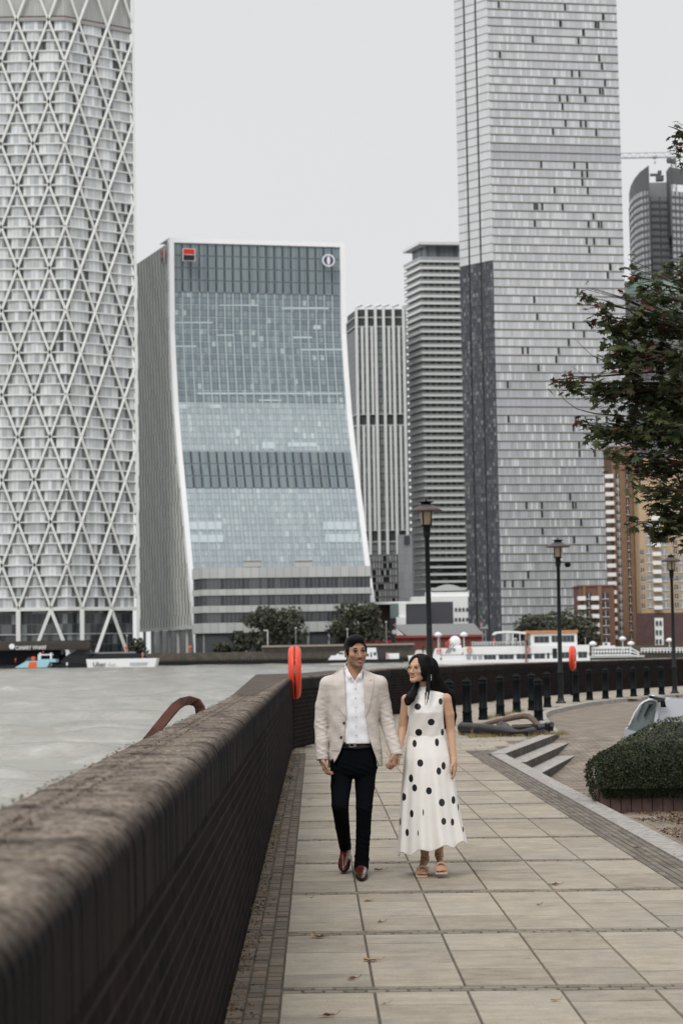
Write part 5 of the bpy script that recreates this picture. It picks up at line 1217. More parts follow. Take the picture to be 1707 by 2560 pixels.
for (u, v, n) in ((-.38, 24.5, 60), (-.40, 11.9, 30), (-.39, 17.0, 20)):
    for i in range(n):
        p = PW(u + r.normal(0, .03), v + r.normal(0, .12)); h = r.uniform(.015, .06); i0 = len(V); s = r.uniform(.01, .02); a = r.uniform(0, 6.28); q = np.array([p.x, p.y, h])
        V += [q, q + np.array([s * math.cos(a), s * math.sin(a), .005]), q + np.array([s * 2 * math.cos(a), s * 2 * math.sin(a), -.006]), q + np.array([s * math.cos(a + .8), s * math.sin(a + .8), 0])]; F.append((i0, i0 + 1, i0 + 2, i0 + 3)); T_ += [float(r.uniform(0, 1))] * 4
numpy_obj('wall_foot_weeds', V, F, _leaf_mat('weed leaves', [(.03, .05, .02), (.06, .085, .035)], .7), smooth=False, attr=T_, kind='stuff')
# ================================================================== BOATS AND PIERS
bwhite = mat('boat white', (.78, .79, .80), .4, var=.03, vs=.5); bglass = mat('boat window', (.05, .06, .065), .15); bpale = mat('pale boat window', (.30, .34, .36), .2); bblack = mat('boat black', (.018, .02, .024), .4)
def pbox(mb, x0, x1, y0, y1, Y, dep, mi=0, dx0=0, dx1=0):
    """box whose front spans photo pixels at distance Y; dx shift the upper corners (raking ends)"""
    a, b_ = at(x0, y1, Y), at(x1, y1, Y); z1 = at((x0 + x1) / 2, y0, Y).z; z0 = at((x0 + x1) / 2, y1, Y).z; k = Y / FPX
    V = [(a.x, Y, z0), (b_.x, Y, z0), (b_.x, Y + dep, z0), (a.x, Y + dep, z0), (a.x + dx0 * k, Y, z1), (b_.x + dx1 * k, Y, z1), (b_.x + dx1 * k, Y + dep, z1), (a.x + dx0 * k, Y + dep, z1)]
    mb.mesh(V, [(0, 3, 2, 1), (4, 5, 6, 7), (0, 1, 5, 4), (1, 2, 6, 5), (2, 3, 7, 6), (3, 0, 4, 7)], mi)
def FZ(x): return 1040 + x / 3.409
def FY(y): return 1560 + y / 3.409
YF = 400; fe = thing('river_ferry', (at(1280, 1660, YF).x, YF, -.5), 'white double deck river ferry with an orange roof behind the curved wall', 'ferry')
mb = MB(); pbox(mb, FZ(120), FZ(1475), FY(258), FY(405), YF, 7, 0, -14, 0); pbox(mb, FZ(150), FZ(1480), FY(300), FY(345), YF - .25, 7.5, 0); mb.build('hull', bwhite, fe)
mb = MB(); pbox(mb, FZ(385), FZ(1475), FY(186), FY(252), YF, 7, 0, 10, 0); pbox(mb, FZ(420), FZ(1475), FY(252), FY(262), YF, 7); pbox(mb, FZ(155), FZ(400), FY(205), FY(262), YF, 7, 0, 6, 0); mb.build('lower_cabin', bwhite, fe)
mb = MB(); pbox(mb, FZ(975), FZ(1370), FY(75), FY(186), YF + .6, 5.6); mb.build('upper_cabin', bwhite, fe)
mb = MB(); pbox(mb, FZ(935), FZ(1378), FY(54), FY(76), YF + .2, 6.4); mb.build('cabin_roof', mat('orange brown roof', (.50, .22, .10), .6, var=.2, vs=.8), fe)
mb = MB(); q = [(665, 96), (690, 82), (760, 76), (860, 78), (940, 88)]
for (xa, ya), (xb, yb) in zip(q, q[1:]):
    a, b_ = at(FZ(xa), FY(ya), YF + .4), at(FZ(xb), FY(yb), YF + .4); mb.mesh([a, b_, b_ + Vector((0, 5.6, 0)), a + Vector((0, 5.6, 0)), a + Vector((0, 0, .45)), b_ + Vector((0, 0, .45)), b_ + Vector((0, 5.6, .45)), a + Vector((0, 5.6, .45))], [(0, 3, 2, 1), (4, 5, 6, 7), (0, 1, 5, 4), (1, 2, 6, 5), (2, 3, 7, 6), (3, 0, 4, 7)])
mb.build('deck_awning', bwhite, fe)
for x in (770, 820, 880): mb = MB(); pbox(mb, FZ(x), FZ(x + 7), FY(82), FY(180), YF + .5, .2); mb.build('awning_post', bwhite, fe)
for x0, x1, y0, y1, p in ((430, 465, 255, 325, 1), (482, 515, 258, 325, 1), (528, 562, 258, 325, 1), (578, 678, 262, 315, 0), (703, 830, 258, 310, 0), (855, 982, 254, 308, 0), (1006, 1095, 250, 300, 0), (1114, 1134, 246, 300, 0), (1236, 1300, 240, 292, 0), (1380, 1453, 236, 288, 0), (1006, 1130, 104, 158, 0), (1153, 1345, 98, 152, 0)):
    mb = MB(); pbox(mb, FZ(x0), FZ(x1), FY(y0), FY(y1), YF - .12 + (.6 if y0 < 200 else 0), .3); wn = mb.build('window', bpale if p else bglass, fe); nb2 = int((x1 - x0) / 32)
    if nb2 > 1:
        mb = MB()
        for k in range(1, nb2): xx = x0 + (x1 - x0) * k / nb2; pbox(mb, FZ(xx - 2), FZ(xx + 2), FY(y0), FY(y1), YF - .18 + (.6 if y0 < 200 else 0), .2)
        mb.build('window_bar', grey_clad, wn)
mb = MB(); pbox(mb, FZ(1162), FZ(1200), FY(208), FY(322), YF - .1, .3); mb.build('doorway', bblack, fe)
mb = MB()
for x in range(475, 930, 26): pbox(mb, FZ(x), FZ(x + 3), FY(152), FY(188), YF + .1, .15)
pbox(mb, FZ(470), FZ(940), FY(150), FY(155), YF + .1, .12); pbox(mb, FZ(470), FZ(940), FY(166), FY(169), YF + .1, .12); mb.build('deck_railing', bwhite, fe)
mb = MB(); pbox(mb, FZ(480), FZ(930), FY(160), FY(187), YF + 3, 2.5); mb.build('deck_benches', mat('grey green benches', (.16, .19, .18), .7, var=.4, vs=1.2), fe)
for x, y in ((452, 220), (950, 212)):
    c = at(FZ(x), FY(y), YF - .35); mb = MB(); pts = [(c.x + .42 * math.cos(a), c.y, c.z + .55 * math.sin(a)) for a in [2 * math.pi * i / 14 for i in range(15)]]; mb.tube(pts, .16, 7, cap=False); mb.build('life_ring', mat('faded ring orange', (.62, .26, .17), .6), fe)
mb = MB(); c = at(FZ(330), FY(150), YF + 2); mb.ell(c, (1.25, 1.1, 1.25)); mb.box(c - Vector((0, 0, 1.6)), (2.6, 2, 1.6)); mb.build('radar_dome', bwhite, fe)
mb = MB(); mb.bar(at(FZ(250), FY(245), YF - .1), at(FZ(310), FY(165), YF - .1), .3); mb.bar(at(FZ(275), FY(245), YF - .1), at(FZ(330), FY(170), YF - .1), .25); mb.build('stair', grey_clad, fe)
mb = MB(); pbox(mb, FZ(312), FZ(334), FY(208), FY(232), YF - .1, .2); mb.build('hatch', grey_clad, fe); mb = MB(); pbox(mb, FZ(180), FZ(216), FY(290), FY(302), YF - 15 + 14.7, .3); mb.build('bow_vent', bblack, fe)
mb = MB(); pbox(mb, FZ(924), FZ(950), FY(84), FY(135), YF - 1, .8, 0, 2, -2); pbox(mb, FZ(930), FZ(944), FY(135), FY(340), YF - .9, .3); mb.build('mast_post', mat('weathered mast', (.24, .16, .14), .7), fe)
for x in (200, 1440): mb = MB(); pbox(mb, FZ(x), FZ(x + 3), FY(110), FY(205), YF + 1, .12); mb.build('flagstaff', pale_clad, fe)
# lights on the pier behind the ferry: white mushroom lamps
def mush(x, yt, yb, Y, lb, name='pier_lamp'):
    p = at(x, yt, Y); q = at(x, yb, Y); o = thing(name, (p.x, Y, q.z), lb, 'lamp post', 'white mushroom lamps on the piers'); mb = MB(); mb.bar((p.x, Y, q.z), (p.x, Y, p.z), .28); mb.build('pole', pale_clad, o)
    mb = MB(); mb.lathe((p.x, Y, p.z), [(.3, -.5), (.95, -.3), (.8, .2), (.2, .55)], 12); mb.build('lamp_head', bwhite, o)
mush(FZ(186), 1586, 1630, 430, 'white mushroom lamp left of the ferry bow'); mush(FZ(405), 1586, 1630, 430, 'white mushroom lamp above the ferry bow deck'); mush(FZ(1503), 1609, 1645, 430, 'white mushroom lamp just right of the ferry stern')
mush(1555, 1596, 1625, 470, 'white mushroom lamp over the white pier railing'); mush(1576, 1608, 1632, 470, 'low white mushroom lamp near the end of the pier railing'); mush(1672, 1600, 1625, 480, 'white mushroom lamp in front of the white bay of the beige flats')
lt = thing('lattice_mast', (at(1209, 1640, 520).x, 520, 2), 'grey lattice mast standing between the shed and the silver tower', 'mast'); mb = MB(); c = at(1209, 1566, 520)
for s in (-1, 1):
    mb.bar((c.x + s * .5, 520, 2), (c.x + s * .4, 520, c.z), .16)
for i in range(9): z = 3 + i * 1.0; mb.bar((c.x - .5, 520, z), (c.x + .5, 520, z + (1 if i % 2 else 0)), .12)
mb.box((c.x, 520, c.z - .4), (2.2, 1, .5)); mb.box((c.x - .7, 520, c.z + .5), (.5, .5, .9)); mb.box((c.x + .8, 520, c.z + .2), (.5, .5, .6)); mb.build('lattice', grey_clad, lt)
# people on the ferry bow deck: tiny standing figures
def tiny_person(x, yb, h, Y, col, lb):
    p = at(x, yb, Y); H = min(1.8, 1.25 * h * Y / FPX); g_ = H / 1.8; o = thing('person', (p.x, Y, p.z), lb, 'person', 'passengers on the boats'); mb = MB()
    mb.lathe((p.x, Y, p.z), [(r_ * g_, z_ * H) for r_, z_ in ((.10, 0), (.13, .25), (.17, .48), (.17, .62), (.20, .78), (.10, .84), (.06, .86), (.10, .90), (.11, .95), (.04, 1))], 10)
    for s in (-1, 1): mb.tube([(p.x + s * .18 * g_, Y, p.z + H * .8), (p.x + s * .25 * g_, Y - .05, p.z + H * .6), (p.x + s * .22 * g_, Y - .12, p.z + H * .45)], [.06 * g_, .05 * g_, .04 * g_], 6)
    mb.build('body', mat('clothes ' + lb[:16], col, .8, var=0), o)
tiny_person(FZ(205), FY(262), 14, YF - .6, (.55, .12, .10), 'tiny passenger in red on the ferry bow'); tiny_person(FZ(182), FY(262), 12, YF - .6, (.10, .11, .14), 'tiny passenger in dark clothes on the ferry bow'); tiny_person(FZ(665), FY(186), 22, YF + 1, (.62, .68, .68), 'tiny passenger in white on the upper deck of the ferry'); tiny_person(FZ(258), FY(200), 13, YF - .3, (.60, .52, .45), 'tiny passenger in beige at the ferry stairs')
tiny_person(FZ(280), FY(190), 14, YF + 1.2, (.02, .02, .02), 'tiny passenger in black beside the white radar dome')
# pier with white railing at the right
pr = thing('pier_railing', (at(1540, 1640, 470).x, 470, 0), 'white railed gangway sloping down to a dark pontoon right of the ferry', 'pier'); Yp = 465
mb = MB()
for y in (0, 9, 18): mb.bar(at(1478, 1620 + y, Yp), at(1574, 1619 + y, Yp), .3 if y else .4); mb.bar(at(1574, 1619 + y, Yp), at(1597, 1632 + y * .5, Yp), .3)
for i in range(14): mb.bar(at(1480 + i * 7.2, 1619, Yp), at(1480 + i * 7.2, 1640, Yp), .22)
mb.build('railing', bwhite, pr); mb = MB(); pbox(mb, 1440, 1610, 1639, 1644, Yp, 5); pbox(mb, 1440, 1720, 1644, 1668, Yp + .5, 5, 1); mb.build('deck', [pale_clad, mat('dark pontoon', (.05, .045, .04), .8)], pr)
pr2 = thing('quay_railing', (at(1650, 1640, 480).x, 480, 0), 'white railing along the quay in front of the beige flats', 'railing'); mb = MB()
for y in (0, 5): mb.bar(at(1601, 1621 + y, 480), at(1760, 1619 + y, 480), .25)
for i in range(20): mb.bar(at(1602 + i * 8, 1620, 480), at(1602 + i * 8, 1632, 480), .2)
mb.build('rails', bwhite, pr2); mb = MB(); pbox(mb, 1598, 1770, 1631, 1662, 480.3, 4, 0); mb.build('quay_edge', mat('brown quay edge', (.06, .052, .045), .9, var=.3, vs=.5), pr2)
sbx = thing('white_boat', (at(1512, 1615, 500).x, 500, 0), 'small white boat with a wheelhouse beyond the pier railing', 'boat'); mb = MB(); pbox(mb, 1500, 1535, 1614, 1622, 500, 3, 0, -3, 3); mb.build('hull', bwhite, sbx); mb = MB(); pbox(mb, 1508, 1524, 1606, 1614, 500.5, 2); wh = mb.build('wheelhouse', bwhite, sbx); mb = MB(); pbox(mb, 1510, 1517, 1608, 1612, 500.3, .3); mb.build('window', bglass, wh)
# small launch behind the couple
def SZ(x): return 500 + x / 2.613
def SY(y): return 1500 + y / 2.613
sb = thing('motor_cruiser', (at(900, 1650, 470).x, 470, -.5), 'white motor cruiser with a black hull passing behind the man', 'boat'); Yb = 470
mb = MB(); pbox(mb, SZ(830), SZ(1330), SY(388), SY(412), Yb, 4, 0, -8, 3); mb.build('hull', bblack, sb)
mb = MB(); pbox(mb, SZ(835), SZ(955), SY(362), SY(392), Yb + .2, 3.4, 0, 8, 0); pbox(mb, SZ(880), SZ(955), SY(336), SY(365), Yb + .3, 3.2, 0, 14, 0); mb.build('fore_cabin', bwhite, sb); mb = MB(); pbox(mb, SZ(1080), SZ(1160), SY(312), SY(390), Yb + .2, 3.4, 0, 2, -4); mb.build('wheelhouse', bwhite, sb); mb = MB(); pbox(mb, SZ(1215), SZ(1300), SY(348), SY(385), Yb + .3, 3); mb.build('aft_deck_cover', bwhite, sb)
for x0, x1, y0, y1 in ((1082, 1100, 350, 366), (1114, 1122, 342, 372), (1134, 1150, 342, 360), (905, 935, 342, 352)): mb = MB(); pbox(mb, SZ(x0), SZ(x1), SY(y0), SY(y1), Yb + .05, .2); mb.build('window', bglass, sb)
mb = MB(); pbox(mb, SZ(1160), SZ(1222), SY(322), SY(388), Yb + .5, 3); mb.build('canvas_cover', mat('dark canvas', (.05, .048, .055), .8), sb)
tiny_person(SZ(1222), SY(388), 22, Yb - .2, (.55, .26, .22), 'tiny figure in orange standing at the stern of the motor cruiser')
wb = thing('white_launch', (at(1055, 1650, 380).x, 380, -.5), 'white launch partly hidden behind the head of the woman', 'boat'); mb = MB(); pbox(mb, 1024, 1100, 1638, 1656, 380, 3, 0, -4, 0); mb.build('hull', bwhite, wb); mb = MB(); pbox(mb, 1036, 1066, 1625, 1639, 380.5, 2.4, 0, 5, -3); mb.build('cabin', mat('cream cabin', (.62, .58, .52), .5), wb)
tiny_person(1057, 1633, 17, 380.4, (.03, .035, .05), 'tiny figure in navy on the white launch'); tiny_person(1074, 1633, 13, 380.4, (.6, .5, .45), 'tiny figure in pale clothes on the white launch')
# ---- passenger pier, catamaran and clipper at the left
def LZ(x): return x / 3.136
def LY(y): return 1560 + y / 3.136
Yq = 520; pi = thing('passenger_pier', (at(110, 1640, Yq).x, Yq, -.5), 'dark floating passenger pier with a ribbed brown roof and white lettering', 'pier')
mb = MB(); pbox(mb, -60, LZ(700), LY(200), LY(205), Yq - 1, 12); x = -55
while x < LZ(690): pbox(mb, x, x + 1.6, LY(137), LY(200), Yq - .9 + .0, .25, 1, 6, 6); x += 4.2
pbox(mb, -60, LZ(715), LY(133), LY(140), Yq + 3, 8); pbox(mb, -60, LZ(690), LY(140), LY(200), Yq - .5, 9); mb.build('ribbed_roof', [mat('brown black roof', (.055, .045, .04), .7, var=.2, vs=.6), mat('roof ribs', (.14, .12, .105), .7)], pi)
mb = MB(); pbox(mb, -60, LZ(1080), LY(238), LY(285), Yq + 6, 3); pbox(mb, -60, LZ(470), LY(205), LY(330), Yq + 4, 3); pbox(mb, -60, LZ(690), LY(320), LY(352), Yq - 2, 12); mb.build('pontoon', mat('pontoon navy black', (.018, .02, .026), .6, var=.2, vs=.5), pi)
mb = MB()
for x in (310, 395, 520): pbox(mb, LZ(x), LZ(x + 14), LY(225), LY(325), Yq - 2.5, .6)
mb.build('white_pile', bwhite, pi)
def text_obj(body_, loc, size, m, parent, name='lettering', rot=(R(90), 0, 0), ext=.03, sx=1.0):
    cu = bpy.data.curves.new(name, 'FONT'); cu.body = body_; cu.size = size; cu.extrude = ext; cu.align_x = 'CENTER'; cu.align_y = 'CENTER'; cu.offset = size * .012
    t_ = bpy.data.objects.new('tmp', cu); sc.collection.objects.link(t_); bpy.context.view_layer.update()
    me = bpy.data.meshes.new_from_object(t_.evaluated_get(bpy.context.evaluated_depsgraph_get())); bpy.data.objects.remove(t_)
    Mx = Matrix.Rotation(rot[2], 4, 'Z') @ Matrix.Rotation(rot[0], 4, 'X') @ Matrix.Diagonal((sx, 1, 1, 1)); me.transform(Mx); off = rootloc(parent); me.transform(Matrix.Translation(Vector(loc) - off)); me.materials.clear(); me.materials.append(m)
    o = bpy.data.objects.new(name, me); sc.collection.objects.link(o); o.parent = parent; return o
text_obj('CANARY WHARF', at(LZ(245), LY(187), Yq - 1.3), 1.55, bwhite, pi, sx=.72); mb = MB(); c = at(LZ(96), LY(176), Yq - 1.3); mb.lathe(c, [(.8, -.05), (.8, .05)], 16, axis=(Vector((1, 0, 0)), Vector((0, 0, 1)), Vector((0, -1, 0)))); mb.build('pier_emblem', bwhite, pi)
mb = MB(); pbox(mb, LZ(500), LZ(1060), LY(222), LY(240), Yq + 8, 3, 0, 30, 0); pbox(mb, LZ(560), LZ(720), LY(190), LY(225), Yq + 9, 3, 0, 24, -10); mb.build('covered_gangway', mat('grey gangway', (.33, .34, .34), .6, var=.2, vs=.3), pi)
cat = thing('catamaran', (at(300, 1660, 505).x, 505, -.5), 'long white river catamaran with black lettering moored at the passenger pier', 'boat'); Yc = 505
mb = MB(); a, b_ = LZ(676), LZ(1230); pbox(mb, LZ(690), LZ(1212), LY(272), LY(350), Yc, 8, 0, -4, 6); mb.build('hull', bwhite, cat); mb = MB(); pbox(mb, LZ(690), LZ(1210), LY(346), LY(357), Yc + .2, 7); mb.build('boot_line', mat('brown boot line', (.16, .10, .08), .7), cat)
mb = MB(); pbox(mb, LZ(700), LZ(1170), LY(234), LY(272), Yc + 1.2, 5.5, 0, 16, -18); pbox(mb, LZ(470), LZ(700), LY(240), LY(300), Yc + 2, 5, 0, 20, 0); mb.build('dark_cabin', bblack, cat)
mb = MB(); pbox(mb, LZ(1020), LZ(1150), LY(300), LY(325), Yc - .1, .2, 0, 0, 4); mb.build('grey_panel', mat('panel grey', (.42, .45, .46), .5), cat); text_obj('Uber', at(LZ(782), LY(318), Yc - .5), 1.75, mat('lettering black', (.03, .03, .035), .5), cat, ext=.02); text_obj('Boat', at(LZ(880), LY(318), Yc - .5), 1.1, mat('lettering grey', (.40, .41, .42), .5), cat, ext=.02)
tiny_person(LZ(1120), LY(270), 15, Yc + .5, (.62, .20, .14), 'tiny figure in orange standing on the bow of the catamaran')
cl = thing('clipper', (at(80, 1660, 508).x, 508, -.5), 'light blue and orange river clipper at the left end of the pier', 'boat'); Ye = 508; blue = mat('pale blue hull', (.33, .58, .66), .4)
mb = MB(); pbox(mb, LZ(115), LZ(370), LY(290), LY(342), Ye, 6, 0, 30, 8); pbox(mb, LZ(300), LZ(440), LY(275), LY(300), Ye + .2, 5); mb.build('hull', blue, cl); mb = MB(); pbox(mb, LZ(222), LZ(290), LY(298), LY(343), Ye - .15, .3, 0, 3, 0); pbox(mb, LZ(250), LZ(275), LY(255), LY(285), Ye + .2, 1.5); mb.build('orange_panel', mat('vivid orange', (.75, .13, .03), .5), cl)
mb = MB(); pbox(mb, LZ(195), LZ(300), LY(262), LY(292), Ye + .5, 4, 0, 8, -6); mb.build('wheelhouse', mat('tinted cabin', (.06, .08, .10), .3), cl); mb = MB(); pbox(mb, LZ(300), LZ(410), LY(236), LY(246), Ye + 1, 3); pbox(mb, LZ(300), LZ(312), LY(246), LY(285), Ye + 1, .5); pbox(mb, LZ(395), LZ(407), LY(246), LY(285), Ye + 1, .5); mb.build('canopy_frame', bwhite, cl)
for x, y, lb in ((125, 300, 'tiny figure in red on the pontoon left of the clipper'), (342, 245, 'tiny figure in red on the pontoon above the clipper')): tiny_person(LZ(x), LY(y), 9, Yq - 2.8, (.6, .10, .06), lb)
for x, y, lb in ((990, 1619, 'orange marker float by the foot of the diagrid tower'), (1493, 1618, 'orange marker float by the office tower columns')):
    p = at(LZ(x), y, 538); o = thing('marker_float', (p.x, 538, p.z - 1), lb, 'buoy', 'orange markers on the quay'); mb = MB(); mb.ell(p, (.45, .4, .45)); mb.bar(p - Vector((0, 0, 1.6)), p, .2); mb.build('float', mat('marker orange', (.72, .12, .05), .5), o)
# ================================================================== PEOPLE
class SDF:
    """signed distance field on a grid; parts are blended in, then polygonised as one surface"""
    def __init__(s, lo, hi, h):
        s.lo = np.array(lo, np.float32); s.h = h; s.n = np.ceil((np.array(hi) - np.array(lo)) / h).astype(int) + 1; s.d = np.full(s.n, .5, np.float32)
    def sub(s, lo, hi):
        a = np.clip(np.floor((np.array(lo) - s.lo) / s.h).astype(int), 0, s.n - 1); b = np.clip(np.ceil((np.array(hi) - s.lo) / s.h).astype(int) + 1, 1, s.n)
        ax = [s.lo[i] + s.h * np.arange(a[i], b[i], dtype=np.float32) for i in range(3)]
        return tuple(slice(a[i], b[i]) for i in range(3)), ax[0][:, None, None], ax[1][None, :, None], ax[2][None, None, :]
    def put(s, sl, v, k, op):
        d = s.d[sl]
        if op == 'add':
            if k > 0: h = np.clip(.5 + .5 * (d - v) / k, 0, 1); r = d * (1 - h) + v * h - k * h * (1 - h)
            else: r = np.minimum(d, v)
        else:
            v = -v
            if k > 0: h = np.clip(.5 - .5 * (d - v) / k, 0, 1); r = d * (1 - h) + v * h + k * h * (1 - h)
            else: r = np.maximum(d, v)
        s.d[sl] = r
    def cone(s, a, b, ra, rb, k=.01, op='add', fy=1.):
        a = np.array(a, float); b = np.array(b, float); m = max(ra, rb) * max(1, fy) + k * 1.2 + 3 * s.h
        sl, X, Y, Z = s.sub(np.minimum(a, b) - m, np.maximum(a, b) + m); ba = (b - a) / np.array([1, fy, 1]); L = max(1e-9, float(ba @ ba))
        px, py, pz = X - a[0], (Y - a[1]) / fy, Z - a[2]; t = np.clip((px * ba[0] + py * ba[1] + pz * ba[2]) / L, 0, 1)
        v = np.sqrt((px - t * ba[0]) ** 2 + (py - t * ba[1]) ** 2 + (pz - t * ba[2]) ** 2) - (ra + (rb - ra) * t); s.put(sl, v * min(1, fy), k, op)
    def chain(s, pts, rs, k=.01, fy=1.):
        for i in range(len(pts) - 1): s.cone(pts[i], pts[i + 1], rs[i], rs[i + 1], k if i == 0 else min(k, .01), fy=fy)
    def ell(s, c, r, k=.01, op='add', A=None):
        c = np.array(c, float); r = np.array(r, float); m = max(r) + k * 1.2 + 3 * s.h; sl, X, Y, Z = s.sub(c - m, c + m); p = [X - c[0], Y - c[1], Z - c[2]]
        if A is not None: p = [p[0] * A[i][0] + p[1] * A[i][1] + p[2] * A[i][2] for i in range(3)]
        k0 = np.sqrt((p[0] / r[0]) ** 2 + (p[1] / r[1]) ** 2 + (p[2] / r[2]) ** 2); k1 = np.sqrt((p[0] / r[0] ** 2) ** 2 + (p[1] / r[1] ** 2) ** 2 + (p[2] / r[2] ** 2) ** 2) + 1e-6
        s.put(sl, k0 * (k0 - 1) / k1, k, op)
    def loft(s, rows, k=.01, op='add', n=2.3, fold=None, grow=0.):
        """rows: z, cx, cy, a, b"""
        rows = sorted(rows); z, cx, cy, a, b = [np.array(q, float) for q in zip(*rows)]; a = a + grow; b = b + grow; m = k + 3 * s.h + .02
        sl, X, Y, Z = s.sub((min(cx - a) - m, min(cy - b) - m, z[0] - m), (max(cx + a) + m, max(cy + b) + m, z[-1] + m)); I = lambda v: np.interp(Z[0, 0], z, v)[None, None, :].astype(np.float32)
        A, B = I(a), I(b); u = (X - I(cx)); w = (Y - I(cy)); rho = ((np.abs(u) / A) ** n + (np.abs(w) / B) ** n) ** (1 / n)
        v = (rho - 1) * np.minimum(A, B)
        if fold is not None: v = v + fold(u, w, Z, A, B)
        v = np.maximum(v, np.maximum(z[0] - Z, Z - z[-1])); s.put(sl, v, k, op)
    def field(s, f, lo, hi, k=0, op='sub'):
        sl, X, Y, Z = s.sub(lo, hi); s.put(sl, f(X, Y, Z).astype(np.float32) + 0 * X + 0 * Y + 0 * Z, k, op)
    def blur(s, n=1):
        for _ in range(n):
            for ax in range(3): d = s.d; e = d.copy(); sl0 = [slice(None)] * 3; sl1 = [slice(None)] * 3; sl2 = [slice(None)] * 3; sl0[ax] = slice(0, -2); sl1[ax] = slice(1, -1); sl2[ax] = slice(2, None); e[tuple(sl1)] = .25 * d[tuple(sl0)] + .5 * d[tuple(sl1)] + .25 * d[tuple(sl2)]; s.d = e
    def mesh(s):
        d = s.d; S = d < 0; n = s.n; c = np.zeros(n - 1, np.uint8)
        for i in (0, 1):
            for j in (0, 1):
                for k in (0, 1): c += S[i:n[0] - 1 + i, j:n[1] - 1 + j, k:n[2] - 1 + k]
        act = (c > 0) & (c < 8); I = np.argwhere(act); idx = np.full(n - 1, -1, np.int64); idx[act] = np.arange(len(I)); acc = np.zeros((len(I), 3)); cnt = np.zeros(len(I))
        cor = [(i, j, k) for i in (0, 1) for j in (0, 1) for k in (0, 1)]
        for a in cor:
            for ax in range(3):
                if a[ax]: continue
                b = list(a); b[ax] = 1; va = d[I[:, 0] + a[0], I[:, 1] + a[1], I[:, 2] + a[2]]; vb = d[I[:, 0] + b[0], I[:, 1] + b[1], I[:, 2] + b[2]]; m = (va < 0) != (vb < 0)
                t = np.where(m, va / np.where(m, va - vb, 1), 0); p = np.array(a, float)[None, :].repeat(len(I), 0); p[:, ax] += t; acc += p * m[:, None]; cnt += m
        V = (I + acc / cnt[:, None]) * s.h + s.lo; Fs = []
        for ax in range(3):
            o1, o2 = [i for i in range(3) if i != ax]; sa = [slice(1, -1)] * 3; sb = [slice(1, -1)] * 3; sa[ax] = slice(0, n[ax] - 1); sb[ax] = slice(1, n[ax])
            A, B = S[tuple(sa)], S[tuple(sb)]; E = np.argwhere(A != B); flip = A[E[:, 0], E[:, 1], E[:, 2]]; base = E.copy(); base[:, o1] += 1; base[:, o2] += 1
            def cid(u, v):
                q = base.copy(); q[:, o1] -= u; q[:, o2] -= v; return idx[q[:, 0], q[:, 1], q[:, 2]]
            q = np.stack([cid(0, 0), cid(1, 0), cid(1, 1), cid(0, 1)], 1); fl = flip if ax != 1 else ~flip; q[fl] = q[fl][:, ::-1]; Fs.append(q)
        F = np.concatenate(Fs); F = F[(F >= 0).all(1)][:, ::-1]; return V, F
def relax(V, F, n=2, lam=.5):
    e = np.concatenate([F[:, [0, 1]], F[:, [1, 2]], F[:, [2, 3]], F[:, [3, 0]]])
    for _ in range(n):
        acc = np.zeros_like(V); cnt = np.zeros(len(V))
        for k in (0, 1): 
            for ax in range(3): acc[:, ax] += np.bincount(e[:, k], V[e[:, 1 - k], ax], len(V))
            cnt += np.bincount(e[:, k], minlength=len(V))
        V = V * (1 - lam) + lam * acc / np.maximum(cnt, 1)[:, None]
    return V
def sdf_obj(name, S, mat_, parent, smooth=1, attr=None, **kw):
    V, F = S.mesh(); V = relax(V, F, smooth, .5) if smooth else V
    return numpy_obj(name, V, F, mat_, parent, True, attr(V) if attr else None, **kw)
from mathutils.bvhtree import BVHTree
def bvh_of(*objs):
    V = []; F = []
    for o in objs:
        off = rootloc(o); b = len(V); V += [v.co + off for v in o.data.vertices]; F += [[i + b for i in p.vertices] for p in o.data.polygons]
    return BVHTree.FromPolygons(V, F)
def patch(name, pts, bvh, mat_, parent, off=.003, thick=.004, Y=13.6, cuts=3, smooth=True, yb=None):
    """cloth piece cut to a photograph outline and laid on the garment beneath it, with its own thickness"""
    bm = bmesh.new(); vs = [bm.verts.new(at(x, y, Y)) for x, y in pts]; bm.faces.new(vs); bmesh.ops.triangulate(bm, faces=bm.faces[:])
    for _ in range(cuts): bmesh.ops.subdivide_edges(bm, edges=[e for e in bm.edges if e.calc_length() > .012], cuts=1, use_grid_fill=False); bmesh.ops.triangulate(bm, faces=[f for f in bm.faces if len(f.verts) > 3])
    good = []; bad = []
    for v in bm.verts:
        dirn = (v.co - Vector((0, 0, CAMH))).normalized(); h = bvh.ray_cast(Vector((0, 0, CAMH)), dirn)
        if h[0] is not None and abs(h[0].y - Y) < .6: v.co = h[0] - dirn * (off + thick); good.append(v)
        else: bad.append(v)
    for v in bad:
        if good: g = min(good, key=lambda q: (q.co.x - v.co.x) ** 2 + (q.co.z - v.co.z) ** 2); v.co.y = g.co.y
    r = bmesh.ops.extrude_face_region(bm, geom=bm.faces[:]); 
    for v in [g for g in r['geom'] if isinstance(g, bmesh.types.BMVert)]: v.co.y += thick + off * .8
    bmesh.ops.recalc_face_normals(bm, faces=bm.faces[:]); me = bpy.data.meshes.new(name); o_ = rootloc(parent); bmesh.ops.translate(bm, verts=bm.verts, vec=-o_); bm.to_mesh(me); bm.free(); me.materials.append(mat_)
    for p in me.polygons: p.use_smooth = False
    o = bpy.data.objects.new(name, me); sc.collection.objects.link(o); o.parent = parent; return o
